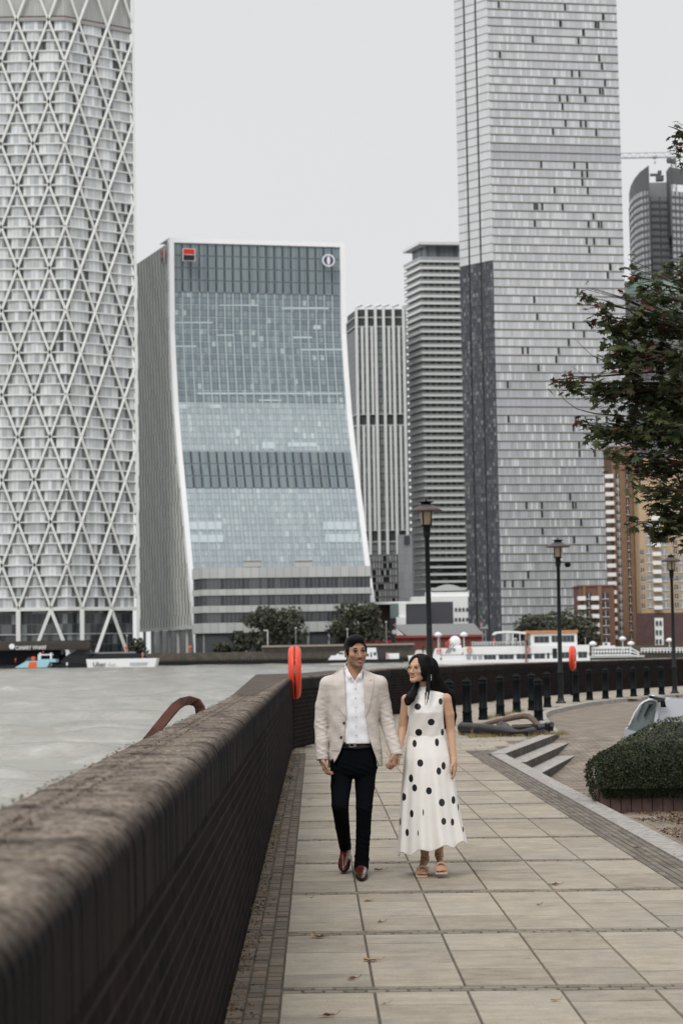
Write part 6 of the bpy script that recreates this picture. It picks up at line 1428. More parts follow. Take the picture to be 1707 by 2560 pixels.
def skin(name, col, deep):
    t = NT(name); a = t.n('Attribute', attribute_name='tint'); v = t.coord('Object'); n1 = t.noise(v, 35, 4)
    c = t.mix(a.outputs['Fac'], col, deep); c = t.mix(t.math('MULTIPLY', n1, .25), c, tuple(x * .8 for x in col))
    t.set(c, .5, .35); t.b.inputs['Subsurface Weight'].default_value = .12; t.b.inputs['Subsurface Radius'].default_value = (.02, .008, .004); t.b.inputs['Subsurface Scale'].default_value = .5; return t.m
def head(S, c, M3, sc_=1., female=False):
    """c: centre at eye level; M3: columns = head x, y(back), z axes in world"""
    def T(x, y, z): return np.array(c) + (M3[0] * x + M3[1] * y + M3[2] * z) * sc_
    A = M3; q = sc_
    S.ell(T(0, .014, .028), np.array((.073, .091, .080)) * q, .01, A=A); S.ell(T(0, -.022, -.028), np.array((.060, .064, .074)) * q, .025, A=A)
    jw = .038 if female else .041
    for s in (-1, 1):
        S.cone(T(s * jw, -.012, -.058), T(s * .010, -.070, -.094), .022 * q, .016 * q, .02); S.ell(T(s * .041, -.055, -.024), np.array((.022, .022, .018)) * q, .02, A=A)
        S.ell(T(s * .074, .014, -.010), np.array((.008, .019, .030)) * q, .004, A=A); S.ell(T(s * .078, .008, -.008), np.array((.006, .008, .016)) * q, .003, 'sub', A=A)
    S.cone(T(-.032, -.077, .021), T(.032, -.077, .021), .011 * q, .011 * q, .012)
    S.ell(T(0, -.074, -.094), np.array((.019, .016, .014)) * q, .015, A=A)
    for s in (-1, 1): S.ell(T(s * .031, -.097, .003), np.array((.018, .016, .0105)) * q, .008, 'sub', A=A)
    S.cone(T(0, -.084, .010), T(0, -.103, -.034), .0075 * q, .0105 * q, .008)
    for s in (-1, 1): S.ell(T(s * .0115, -.095, -.038), np.array((.008, .010, .007)) * q, .005, A=A)
    S.ell(T(0, -.084, -.0625), np.array((.024, .011, .0055)) * q, .004, A=A); S.ell(T(0, -.083, -.0735), np.array((.020, .011, .0065)) * q, .004, A=A)
    S.cone(T(-.021, -.095, -.067), T(.021, -.095, -.067), .0028 * q, .0028 * q, .002, 'sub')
    return T
def face_parts(T, M3, root, body_o, q=1., brow_m=None, lip=(.30, .10, .07), look=0., female=False, smile=True):
    em = mat('eye white', (.27, .225, .20), .5, var=0); im = mat('dark iris', (.006, .004, .003), .5, spec=.08, var=0); bm_ = brow_m
    ax = [Vector(M3[i]) for i in range(3)]
    for s in (-1, 1):
        c = Vector(T(s * .031, -.0795, .003)); mb = MB(); mb.ell(c, (.0135 * q, .010 * q, .0065 * q), ax=ax); e = mb.build('eye', em, root)
        mb = MB(); mb.ell(Vector(T(s * .031 + look, -.0875, .0035)), (.0066 * q, .0038 * q, .0062 * q), ax=ax); mb.build('iris', im, e)
        mb = MB(); pts = [Vector(T(s * (.031 + u), -.0885 + abs(u) * .35, .0100 - u * u * 22)) for u in (-.015, -.008, 0, .008, .015)]; mb.tube(pts, [.0012, .0022, .0026, .0022, .0012], 6); mb.build('eyelashes', bm_, e)
        mb = MB(); pts = [Vector(T(s * u, -.0875 + (abs(u - .026)) * .30, .0225 + .004 * math.sin((u - .012) / .034 * 3.1) - max(0, u - .038) * .25)) for u in (.012, .020, .028, .036, .045)]
        mb.tube(pts, ([.0026, .0042, .0044, .0036, .0018] if not female else [.0014, .0022, .0024, .0018, .001]), 6); mb.build('eyebrow', bm_, root)
    lm = mat('lips %.2f' % lip[0], lip, .4, var=.05); mb = MB()
    up = [(u, -.0925 + u * u * 14, -.0620 + (.0022 if smile else 0) * (abs(u) / .02) ** 2 * 1.6) for u in (-.023, -.014, -.005, 0, .005, .014, .023)]; lo = [(u, -.0925 + u * u * 14, -.0735 + .005 * (abs(u) / .02) ** 2) for u in (-.020, -.012, -.005, 0, .005, .012, .020)]
    mb.tube([Vector(T(*p)) for p in up], [q * r_ for r_ in (.001, .003, .0036, .003, .0036, .003, .001)], 7); mb.tube([Vector(T(*p)) for p in lo], [q * r_ for r_ in (.001, .0036, .0046, .0048, .0046, .0036, .001)], 7); mb.build('lips', lm, root)
    mb = MB(); mb.ell(Vector(T(0, -.0915, -.0675)), (.0150 * q, .003 * q, .0024 * q), ax=ax); mb.build('teeth', mat('teeth', (.45, .41, .37), .3, var=0) if smile else mat('mouth dark', (.05, .015, .012), .5), root)
def hand(S, w, d, t_, n, curl=(15, 25, 20), L=1., spread=1., thumb=1.):
    """w wrist; d towards the finger tips; t_ towards the thumb; n out of the palm"""
    w = Vector(w); d = Vector(d).normalized(); n = Vector(n); n = (n - d * n.dot(d)).normalized(); t0 = d.cross(n); t_ = t0 if t0.dot(Vector(t_)) > 0 else -t0
    offs = [(.030, .083, .074, .0088), (.010, .089, .083, .0090), (-.010, .085, .076, .0086), (-.028, .075, .060, .0076)]
    S.cone(w, w + d * .03 * L, .022 * L, .026 * L, .012)
    for j, (o, pl_, fl_, r_) in enumerate(offs):
        kn = w + d * (pl_ * L) + t_ * (o * L * spread); S.cone(w + d * .012 * L + t_ * (o * .45 * L), kn, .015 * L, .0115 * L, .012); p = kn; ang = 0
        for seg, (f, c) in enumerate(zip((.45, .30, .25), curl)):
            ang += R(c + j * 3 + (seg * 2)); dd = d * math.cos(ang) + n * math.sin(ang) + t_ * (.05 * (1.2 - j * .8) * spread); dd.normalize(); e = p + dd * (fl_ * f * L); S.cone(p, e, r_ * L * (1 - .08 * seg), r_ * L * (.92 - .08 * seg), .002); p = e
    b = w + d * .022 * L + t_ * .020 * L; m = b + (d * .62 + t_ * .55 + n * .25) * .048 * L * thumb; e1 = m + (d * .86 + t_ * .22 + n * .30) * .034 * L; e2 = e1 + (d * .95 + n * .22) * .026 * L
    S.cone(b, m, .0155 * L, .0115 * L, .008); S.cone(m, e1, .0105 * L, .0095 * L, .003); S.cone(e1, e2, .0095 * L, .008 * L, .003)
def np3(v): return np.array((v[0], v[1], v[2]))
def head_axes(yaw, pitch=0, roll_=0):
    """yaw > 0 turns the face to the picture's right; pitch > 0 lifts the chin"""
    Rm = Matrix.Rotation(yaw, 3, 'Z') @ Matrix.Rotation(roll_, 3, 'Y') @ Matrix.Rotation(-pitch, 3, 'X'); return [np3(Rm.col[i]) for i in range(3)]
hair_m = None
def hair_mat(name, col):
    t = NT(name); v = t.coord('Object', (90, 90, 6)); n1 = t.noise(v, 2.2, 4, .6); t.set(t.mix(n1, tuple(x * .5 for x in col), tuple(x * 1.5 for x in col)), .62, .14); t.bump(n1, .35, .003); return t.m
# ------------------------------------------------------------------ the man
YM = 13.6
def qm(x, y, dy=0.): return at(x, y, YM + dy)
gm_ = gnd(880, 2190); man = thing('person', (.07, 13.75, 0), 'walking man in a beige linen jacket, white shirt and black trousers, holding hands', 'person')
skin_m = skin('warm brown skin', (.37, .205, .125), (.09, .055, .04))
S = SDF((-.26, 13.28, -.02), (.50, 14.35, 1.82), .004)
hc = qm(889, 1629, .02); MA = head_axes(R(17), R(-1), R(-3)); T = head(S, np3(hc), MA, 1.03)
nb_, nt_ = qm(884.5, 1703, .06), qm(885, 1655, .055)
S.cone(nb_, nt_, .057, .050, .02); S.cone(qm(884, 1712, .08), nb_, .09, .06, .03)
sL, sR = qm(822, 1716, .07), qm(944, 1714, .07)
S.cone(sL, qm(868, 1700, .07), .045, .05, .03); S.cone(sR, qm(900, 1700, .07), .045, .05, .03)
S.loft([(qm(886, y, 0).z, qm(x, y).x, YM + .09, a, b) for y, x, a, b in ((1705, 884, .09, .06), (1735, 883, .13, .08), (1790, 884, .125, .08), (1850, 886, .12, .08), (1900, 886, .12, .07), (1925, 886, .11, .06))], .02)
eL, wL = qm(805, 1812, .09), qm(806, 1893, .02); eR, wR = qm(963, 1800, .10), qm(988, 1884, .02)
S.chain([sL, eL, wL], [.034, .028, .025], .004); S.chain([sR, eR, wR], [.034, .028, .025], .004)
hand(S, qm(805, 1893, .02), (.15, -.10, -1), (.2, -1, 0), (1, .0, 0), curl=(22, 34, 26), L=1.0)
hand(S, qm(985, 1883, .0), (.02, -.10, -1), (-.4, -1, .0), (-.9, .45, 0), curl=(48, 62, 38), L=1.0, thumb=.9)
hR, kR, aR = qm(909, 1930, .13), qm(910, 2018, .08), qm(904, 2150, .26); hL, kL, aL = qm(861, 1930, .13), qm(850, 2014, .02), at(863, 2122, 14.12)
S.chain([hR, kR, aR], [.055, .042, .030], .01); S.chain([hL, kL, aL], [.055, .042, .030], .01)
S.chain([aR, qm(901, 2186, .12)], [.030, .018], .01); S.chain([aL, at(860, 2150, 14.14)], [.030, .018], .01)
def stubble_and_sockets(V):  # darker jaw stubble, moustache and goatee, plus darkened eye sockets
    P = (V - np3(hc)); x = P @ MA[0]; y = P @ MA[1]; z = P @ MA[2]; b = np.clip((-.045 - z) / .02, 0, 1) * np.clip((.0 - y) / .03, 0, 1) * (z > -.13)
    mou = np.exp(-((z + .0535) / .005) ** 2) * (np.abs(x) < .026) * (y < -.06); goat = np.exp(-((z + .083) / .007) ** 2 - (x / .010) ** 2) * (y < -.05); return np.clip(.42 * b + .75 * mou + .9 * goat + .12 * np.exp(-((np.abs(x) - .031) / .016) ** 2 - ((z - .004) / .010) ** 2) * (y < -.05), 0, 1)
mbody = sdf_obj('body', S, skin_m, man, 1, attr=stubble_and_sockets)
face_parts(T, MA, man, mbody, 1.03, hair_mat('black brows', (.012, .009, .008)), lip=(.34, .13, .10), look=.0015)
hair_k = hair_mat('black hair', (.0045, .0045, .0055))
H = SDF(np3(hc) - .16, np3(hc) + .19, .0035); TT = lambda x, y, z: np3(hc) + (MA[0] * x + MA[1] * y + MA[2] * z) * 1.03
H.ell(TT(0, .018, .036), (.0785, .096, .088), .01, A=MA); H.ell(TT(-.006, -.038, .086), (.060, .054, .036), .03, A=MA)
H.ell(TT(.004, -.098, .004), (.0555, .070, .068), .008, 'sub', A=MA); H.ell(TT(0, -.078, -.075), (.10, .085, .056), .006, 'sub', A=MA); H.ell(TT(0, .02, -.10), (.10, .12, .058), .006, 'sub', A=MA)
for s_ in (-1, 1): H.ell(TT(s_ * .0685, -.012, .016), (.011, .030, .030), .008, A=MA); H.ell(TT(s_ * .070, -.024, -.008), (.006, .012, .022), .006, A=MA)
def strands(X, Y, Z):
    u = (X - hc.x) * 1.0; return -(.30 + 0 * u)
V, F = H.mesh(); V = relax(V, F, 1)
V = V + (.0016 * np.sin(V[:, :1] * 310 + V[:, 2:3] * 120 + 2.5 * np.sin(V[:, 1:2] * 70)) + .0012 * np.sin(V[:, :1] * 640 - V[:, 2:3] * 240 + 2 * np.sin(V[:, 0:1] * 90))) * np.array([[.2, -.6, .7]]); numpy_obj('hair', V, F, hair_k, man)
# shirt
linen_w = mat('white cotton shirt', (.80, .80, .83), .8, spec=.15, var=.03, vs=12, bump=.35, bs=22, bd=.006)
def cloth(amp, f1=38, f2=60):
    def f(u, w, Z, A, B): return amp * (np.sin(Z * f1 + u * 30) * np.sin(u * f2 * .5 + Z * 14 + 1) + .6 * np.sin(Z * f2 + w * 40 - u * 22))
    return f
S = SDF((-.12, 13.45, .85), (.34, 13.9, 1.56), .005)
S.loft([(qm(886, y).z, qm(x, y).x, YM + .075, a, b) for y, x, a, b in ((1679, 885, .068, .068), (1690, 885, .085, .075), (1700, 885, .12, .088), (1730, 884, .150, .105), (1790, 886, .150, .112), (1840, 888, .140, .108), (1859.5, 889, .139, .1065))], .01, fold=cloth(.0022))
S.cone(qm(885, 1668, .055), qm(886, 1692, .03), .060, .066, .01)
XY = lambda pts: (np.array([qm(886, y).z for y, x in pts][::-1]), np.array([qm(x, y).x for y, x in pts][::-1]))
z_, xl_ = XY([(1655, 866), (1670, 868), (1685, 876), (1703, 886.5)]); _, xr_ = XY([(1655, 907), (1670, 906), (1685, 897), (1703, 887)])
def vneck(X, Y, Z): zz = Z[0, 0]; a = np.interp(zz, z_, xl_, left=9, right=xl_[-1])[None, None, :]; b = np.interp(zz, z_, xr_, left=-9, right=xr_[-1])[None, None, :]; return np.maximum(np.maximum(a - X, X - b), Y - (YM + .055))
S.field(vneck, (-.05, 13.4, 1.38), (.25, 13.70, 1.56)); S.ell(qm(885, 1668, .06), (.0565, .058, .05), 0, 'sub'); shirt = sdf_obj('shirt', S, linen_w, man, 1)
bv = bvh_of(shirt)
patch('shirt_collar', [(862.5, 1662), (867, 1668), (874, 1681), (880, 1692), (872.5, 1697), (866, 1690), (861.5, 1678)], bv, linen_w, shirt, .004, .006); patch('shirt_collar', [(908, 1662), (904.5, 1668), (899, 1681), (893.5, 1693), (900, 1697.5), (905, 1689), (908, 1678)], bv, linen_w, shirt, .004, .006)
patch('placket', [(884.8, 1704), (890.3, 1704), (891.5, 1770), (893, 1852), (888, 1852), (886.5, 1770)], bv, linen_w, shirt, .0005, .0018)
btn = mat('shirt button', (.55, .55, .57), .4)
for y in (1722, 1745, 1768, 1792, 1816, 1838): c = qm(888 + (y - 1722) * .022, y); mb = MB(); h = bv.ray_cast(Vector((0, 0, CAMH)), (c - Vector((0, 0, CAMH))).normalized())[0]; mb.lathe(h + Vector((0, -.004, 0)), [(.0055, 0), (.0055, .002)], 10, axis=(Vector((1, 0, 0)), Vector((0, 0, 1)), Vector((0, -1, 0)))); mb.build('button', btn, shirt)
# trousers
blk = mat('black trousers', (.0035, .0045, .0065), .9, spec=.06, var=.1, vs=6, bump=.25, bs=14, bd=.01)
S = SDF((-.22, 13.35, .02), (.34, 14.4, .98), .005)
S.loft([(qm(886, y).z, qm(x, y).x, YM + .085, a, b) for y, x, a, b in ((1850, 889, .141, .113), (1880, 887, .150, .110), (1905, 885, .170, .102), (1922, 885, .172, .094), (1936, 885, .150, .080), (1946, 886, .06, .055))], .01, n=2.4)
S.chain([qm(912, 1916, .11), qm(912, 1965, .10), kR, qm(908, 2080, .14), qm(904, 2150, .19), qm(903, 2166, .19)], [.088, .072, .060, .054, .051, .056], .018); S.chain([qm(857, 1916, .11), qm(852, 1965, .08), kL, qm(856, 2068, .22), aL + Vector((0, 0, .015))], [.088, .075, .062, .053, .046], .018)
for c, r_ in ((qm(904, 2150, .22), .050), (qm(911, 2148, .22), .038), (qm(897, 2140, .22), .036)): S.ell(c, (r_, r_, .022), .012)
def legfold(X, Y, Z): return 0
V, F = S.mesh(); V = relax(V, F, 1)
def crumple(V, amp, segs):
    for (z0, sg_) in segs: V = V + (np.exp(-((V[:, 2:3] - z0) / sg_) ** 2) * amp * np.sin(V[:, 2:3] * 150 + V[:, :1] * 60)) * np.array([[.5, -.8, 0]])
    return V
V = crumple(V, .0022, [(.50, .05), (.25, .08), (.80, .05)]); tr = numpy_obj('trousers', V, F, blk, man)
bt = bvh_of(tr); belt_m = mat('black leather belt', (.012, .010, .010), .35, spec=.4, var=.05); patch('belt', [(850, 1854), (888, 1857), (930, 1852), (932, 1867), (888, 1872), (850, 1869)], bt, belt_m, man, .007, .007)
mb = MB(); c = qm(879, 1863, -.046); metal = mat('buckle steel', (.45, .44, .43), .25, metal=.9, var=.02)
for a, b_ in ((((-.017), -.012), (.017, -.012)), ((.017, -.012), (.017, .012)), ((.017, .012), (-.017, .012)), ((-.017, .012), (-.017, -.012))): mb.bar(c + Vector((a[0], 0, a[1])), c + Vector((b_[0], 0, b_[1])), .004)
mb.box(c + Vector((.028, .0, .001)), (.006, .006, .030)); mb.build('belt_buckle', metal, man)
# shoes
shoe_m = mat('oxblood leather', (.115, .028, .018), .28, spec=.5, var=.12, vs=14, coat=.35, col2=(.06, .014, .010)); sole_m = mat('black sole', (.012, .010, .010), .6)
def shoe(toe, heel, up, w=.050, name='shoe'):
    toe, heel, up = Vector(toe), Vector(heel), Vector(up).normalized(); d = (toe - heel).normalized(); up = (up - d * up.dot(d)).normalized(); lo = [min(toe[i], heel[i]) - .12 for i in range(3)]; hi = [max(toe[i], heel[i]) + .14 for i in range(3)]
    S = SDF(lo, hi, .0035); L = (toe - heel).length; P = lambda f, z: heel + d * (L * f) + up * z
    S.cone(P(.08, .045), P(.30, .045), .036, .036, .02); S.cone(P(.30, .040), P(.62, .030), .036, w * .86, .02); S.cone(P(.62, .028), P(.88, .020), w * .84, w * .48, .015); S.cone(P(.08, .07), P(.22, .085), .034, .036, .02); S.cone(P(.22, .085), P(.50, .052), .036, .032, .02); S.cone(P(.86, .018), P(.97, .013), w * .46, .014, .01)
    S.ell(P(.13, .128), (.033, .033, .035), .004, 'sub'); nrm = np3(up); b0 = np3(heel); S.field(lambda X, Y, Z: (X - b0[0]) * nrm[0] + (Y - b0[1]) * nrm[1] + (Z - b0[2]) * nrm[2] - .012, lo, hi, 0, 'sub')
    o = sdf_obj(name, S, shoe_m, man, 1); side = d.cross(up); out = []
    for f, ww in ((-.02, .016), (.03, .030), (.15, .034), (.30, .033), (.45, .040), (.62, .0465), (.76, .043), (.88, .031), (.97, .016), (1.0, .006)): out.append((f, ww))
    mb = MB(); ring = [P(f, 0) + side * ww for f, ww in out] + [P(f, 0) - side * ww for f, ww in reversed(out)]; n = len(ring); V = [p for p in ring] + [p + up * .013 for p in ring]; mb.mesh(V, [tuple(range(n)), tuple(range(2 * n - 1, n - 1, -1))] + [(i, (i + 1) % n, n + (i + 1) % n, n + i) for i in range(n)])
    q = [P(f, -.012) + side * s * ww * .9 for s, r_ in ((1, 1), (-1, -1)) for f, ww in (((0, .03), (.25, .033)) if s > 0 else ((.25, .033), (0, .03)))]; V = q + [p + up * .013 for p in q]; mb.mesh(V, [(0, 1, 2, 3), (7, 6, 5, 4), (0, 1, 5, 4), (1, 2, 6, 5), (2, 3, 7, 6), (3, 0, 4, 7)]); mb.build('sole', sole_m, o)
    mb = MB()
    for k in range(4): f = .34 + k * .06; z = .098 - k * .0095; mb.tube([P(f, z) + side * .017, P(f + .012, z + .006), P(f, z) - side * .017], .0022, 5)
    mb.build('laces', sole_m, o); return o
shoe(gnd(905, 2201, .012) + Vector((0, 0, 0)), gnd(899, 2172, .012) + Vector((.004, .03, .0)), (0, 0, 1)); 
tb = gnd(858, 2181, .015); shoe(tb, at(864, 2122, 14.22) + Vector((0, .03, -.03)), (0, -1, .3))
# jacket
lin = None
def linen():
    t = NT('beige linen jacket'); v = t.coord('Object'); h_ = t.noise(t.coord('Object', (18, 18, 220)), 1, 5, .65); w_ = t.noise(t.coord('Object', (220, 60, 14)), 1, 5, .65); n1 = t.noise(v, 9, 4); f = t.math('MULTIPLY_ADD', t.math('SUBTRACT', t.math('ADD', h_, w_), 1.0), .28, 1.0); c = t.n('CombineXYZ')
    for i in range(3): t.l(f, c.inputs[i])
    base = t.mix(n1, (.585, .53, .485), (.525, .475, .435)); t.set(t.mix(1, base, c.outputs[0], 'MULTIPLY'), .9, .1); n3 = t.noise(t.coord('Object', (1, 1, 2.6)), 11, 5, .6); t.bump(t.math('ADD', n3, t.math('MULTIPLY', h_, .05)), .45, .014); return t.m
lin = linen(); S = SDF((-.27, 13.36, .74), (.52, 13.98, 1.60), .0045)
S.loft([(qm(886, y).z, qm(x, y).x, YM + .085, a, b) for y, x, a, b in ((1678, 884, .085, .080), (1688, 884, .130, .095), (1700, 884, .185, .110), (1712, 883.5, .205, .118), (1740, 884, .200, .130), (1790, 884, .186, .134), (1815, 884, .184, .132), (1850, 886, .193, .132), (1895, 888, .200, .138), (1921, 889, .204, .142))], .01, n=2.3, fold=cloth(.002, 30, 44))
S.cone(qm(884, 1668, .09), qm(884, 1690, .07), .066, .09, .02)
S.cone(qm(820, 1709, .07), qm(860, 1692, .07), .048, .05, .03); S.cone(qm(948, 1707, .07), qm(905, 1691, .07), .048, .05, .03)
slL = [qm(819, 1712, .075), qm(807, 1765, .10), qm(803, 1812, .095), qm(804, 1855, .05), qm(805, 1899, .02)]; slR = [qm(948, 1711, .075), qm(958, 1760, .11), qm(967, 1803, .105), qm(980, 1850, .06), qm(991, 1889, .01)]
S.chain(slL, [.058, .056, .051, .047, .043], .03); S.chain(slR, [.058, .056, .052, .048, .045], .03)
z_j, xl_j = XY([(1640, 858), (1660, 858), (1672, 859.5), (1700, 862), (1750, 864), (1792, 866), (1806, 863), (1842, 859.5), (1857, 857.5), (1879, 850), (1895, 842), (1906, 835), (1915, 826), (1925, 818)]); z_k, xr_k = XY([(1640, 909), (1660, 909), (1672, 907), (1700, 908.5), (1750, 910.5), (1783, 912), (1815, 917), (1847, 923.5), (1872, 931), (1904, 943), (1917, 948), (1925, 951)])
def opening(X, Y, Z): zz = Z[0, 0]; a = np.interp(zz, z_j, xl_j)[None, None, :]; b = np.interp(zz, z_k, xr_k)[None, None, :]; return np.maximum(np.maximum(a - X, X - b), Y - (YM + .055))
V0 = S.d.copy(); S.field(opening, (-.2, 13.3, .70), (.35, 13.70, 1.62))
S.ell(qm(885, 1668, .06), (.064, .066, .06), 0, 'sub')
zb1, zb2 = qm(886, 1917).z, qm(886, 1921).z
S.field(lambda X, Y, Z: np.maximum(Z - (zb1 - .0), np.maximum(np.abs(X - .085) - .20, 0 * X)), (-.16, 13.3, .7), (.36, 14, zb1 + .01)); 
for w_, e_, ww in ((slL[-1], slL[-2], .5), (slR[-1], slR[-2], .5)):
    dd = (Vector(w_) - Vector(e_)).normalized(); a = np3(w_); n_ = np3(dd); S.field(lambda X, Y, Z, a=a, n_=n_: -((X - a[0]) * n_[0] + (Y - a[1]) * n_[1] + (Z - a[2]) * n_[2]) + .004, a - .08, a + .08, 0, 'sub'); S.cone(Vector(a) - dd * .02, Vector(a) + dd * .05, .030, .030, 0, 'sub')
V, F = S.mesh(); V = relax(V, F, 1)
def sleeve_folds(V):
    xL = qm(826, 1800).x; xR = qm(946, 1800).x; m = ((V[:, 0] < xL) | (V[:, 0] > xR)).astype(float)[:, None]; z = V[:, 2:3]; x = V[:, :1]; f = np.exp(-((z - 1.10) / .11) ** 2) + .7 * np.exp(-((z - .92) / .06) ** 2) + .4 * np.exp(-((z - 1.30) / .05) ** 2)
    return V + m * f * (.0030 * np.sin(z * 95 + x * 45 + 2.0 * np.sin(z * 37 + x * 20)) + .0016 * np.sin(z * 170 - x * 60 + 1.5 * np.sin(z * 61))) * np.array([[.35, -.9, .1]])
V = sleeve_folds(V); f2 = .0030 * np.sin(V[:, 0:1] * 48 + V[:, 2:3] * 26) * np.exp(-((V[:, 2:3] - 1.08) / .10) ** 2); V = V + f2 * np.array([[0, -1, 0]]); jk = numpy_obj('jacket', V, F, lin, man)
bj = bvh_of(jk)
patch('lapel', [(859.5, 1668), (845, 1676), (834.5, 1684), (831.5, 1690), (833.5, 1700), (838, 1735), (844, 1768), (864, 1793), (866.5, 1798), (865, 1760), (863.5, 1720), (861, 1690)], bj, lin, jk, .003, .006, cuts=4); patch('lapel', [(907.5, 1668), (920, 1675), (924, 1686), (931, 1688), (935.5, 1688.5), (934.5, 1702), (929, 1740), (922, 1772), (912.5, 1793), (910.5, 1760), (909.5, 1720), (908, 1690)], bj, lin, jk, .003, .006, cuts=4)
patch('pocket_square_slit', [(923, 1702), (926, 1699), (928.5, 1697.5), (929, 1699), (925.5, 1703)], bj, mat('pin metal', (.28, .25, .22), .4), jk, .008, .002, cuts=1)
patch('pocket_flap', [(826, 1868), (846, 1869), (846, 1877), (826, 1876)], bj, lin, jk, .0015, .004, cuts=2); patch('pocket_flap', [(936, 1868), (951, 1867), (953, 1875), (938, 1876)], bj, lin, jk, .0015, .004, cuts=2)
bb = mat('horn button', (.06, .04, .032), .35, spec=.4)
for x, y in ((861.5, 1807.5), (854, 1843)):
    h = bj.ray_cast(Vector((0, 0, CAMH)), (qm(x - 1.5, y) - Vector((0, 0, CAMH))).normalized())[0]; h = h or qm(x, y, -.04); mb = MB(); mb.lathe(h + Vector((0, -.003, 0)), [(.0095, 0), (.0105, .003), (.006, .005)], 14, axis=(Vector((1, 0, 0)), Vector((0, 0, 1)), Vector((0, -1, 0)))); mb.build('button', bb, jk)
# ------------------------------------------------------------------ the woman
YW = 13.7
def qw(x, y, dy=0.): return at(x, y, YW + dy)
wom = thing('person', (.62, 13.85, 0), 'woman with long black hair and glasses in a white dress with black polka dots', 'person')
skin_w = skin('light tan skin', (.52, .315, .205), (.40, .17, .12)); S = SDF((.38, 13.30, -.02), (1.00, 14.2, 1.70), .004)
wc = qw(1046.5, 1672.5, .015); MB_ = head_axes(R(-36), R(6), R(2)); TW = head(S, np3(wc), MB_, .93, True)
S.cone(qw(1059, 1735, .06), qw(1056, 1700, .055), .039, .040, .02); wsL, wsR = qw(1016, 1749, .062), qw(1114, 1747, .062); S.cone(wsL, qw(1050, 1750, .06), .033, .035, .02); S.cone(wsR, qw(1072, 1750, .06), .033, .035, .02)
S.loft([(qw(1066, y).z, qw(x, y).x, YW + .065, a, b) for y, x, a, b in ((1745, 1062, .08, .05), (1762, 1062, .11, .08), (1800, 1064, .115, .08), (1840, 1067, .105, .075), (1890, 1069, .13, .09))], .03)
weL, wwL = qw(1006, 1822, .09), at(992, 1887, YM + .01); weR, wwR = qw(1126, 1826, .08), qw(1133.5, 1899, .0)
S.chain([wsL, weL, wwL], [.038, .032, .0225], .02); S.chain([wsR, qw(1122, 1785, .07), weR, wwR], [.039, .037, .033, .0225], .02)
hand(S, wwR, (.10, -.15, -1), (-.5, -1, 0), (-1, .3, 0), curl=(12, 16, 12), L=.92); hand(S, wwL, (-.16, -.06, -1), (-.4, -1, .2), (-.6, .9, 0), curl=(38, 52, 38), L=.90)
aWL, aWR = qw(1062, 2146, .17), qw(1097, 2136, .10); S.chain([qw(1052, 1895, .08), qw(1058, 2030, .06), qw(1060, 2085, .13), aWL], [.075, .05, .046, .0265], .03); S.chain([qw(1088, 1895, .08), qw(1098, 2030, .0), qw(1097, 2080, .06), aWR], [.075, .05, .046, .0265], .03)
def foot(toe, ankle, yaw_x=0):
    toe, ankle = Vector(toe), Vector(ankle); ball = toe + Vector((0, .055, .006)); S.cone(ankle, ball + Vector((0, .02, .022)), .027, .022, .015); S.cone(ankle + Vector((0, .02, -.03)), ankle, .024, .026, .02); S.cone(ball + Vector((-.018, 0, .010)), ball + Vector((.018, 0, .010)), .019, .017, .012)
    for k in range(5): o = (k - 2) * .0155; S.cone(ball + Vector((o, 0, .004)), toe + Vector((o * 1.12, .006 + abs(k - (1.2 if yaw_x <= 0 else 2.8)) * .006, .002)), .0085, .0075 + (.003 if k == (1 if yaw_x <= 0 else 3) else 0), .003)
tWL = gnd(1054, 2185, .024); tWR = at(1103, 2177, tWL.y - .09); foot(tWL, aWL, 1); foot(tWR, aWR, -1)
def blush(V): P = V - np3(wc); x = P @ MB_[0]; y = P @ MB_[1]; z = P @ MB_[2]; return .35 * np.exp(-((np.abs(x) - .04) / .014) ** 2 - ((z + .03) / .014) ** 2) * (y < 0)
wbody = sdf_obj('body', S, skin_w, wom, 1, attr=blush)
face_parts(TW, MB_, wom, wbody, .93, hair_mat('dark brown brows', (.03, .018, .012)), lip=(.42, .075, .055), look=-.003, female=True)
# hair
hair_w = hair_mat('long black hair', (.0045, .004, .0045)); H = SDF((.40, 13.45, 1.0), (.98, 14.02, 1.70), .0038); TQ = lambda x, y, z: np3(wc) + (MB_[0] * x + MB_[1] * y + MB_[2] * z) * .93
H.ell(TQ(0, .022, .036), (.083, .098, .084), .01, A=MB_); H.ell(TQ(.03, .02, .0), (.066, .09, .09), .03, A=MB_)
H.chain([qw(1073, 1666, .09), qw(1082, 1698, .11), qw(1087, 1735, .14), qw(1098, 1780, .17), qw(1104, 1815, .18)], [.066, .066, .068, .060, .035], .05, fy=.85); H.chain([qw(1070, 1690, .12), qw(1072, 1740, .16)], [.05, .05], .03, fy=.8)
H.chain([qw(1126, 1735, .17), qw(1132, 1790, .19), qw(1133, 1830, .19)], [.030, .026, .006], .03, fy=.7); H.chain([qw(1100, 1718, .14), qw(1126, 1745, .17)], [.05, .03], .03, fy=.7)
H.ell(TQ(0, -.098, -.014), (.058, .080, .078), .008, 'sub', A=MB_); H.ell(TQ(.004, -.10, .055), (.026, .06, .050), .012, 'sub', A=MB_); H.ell(TQ(-.01, -.07, -.085), (.075, .082, .060), .008, 'sub', A=MB_)
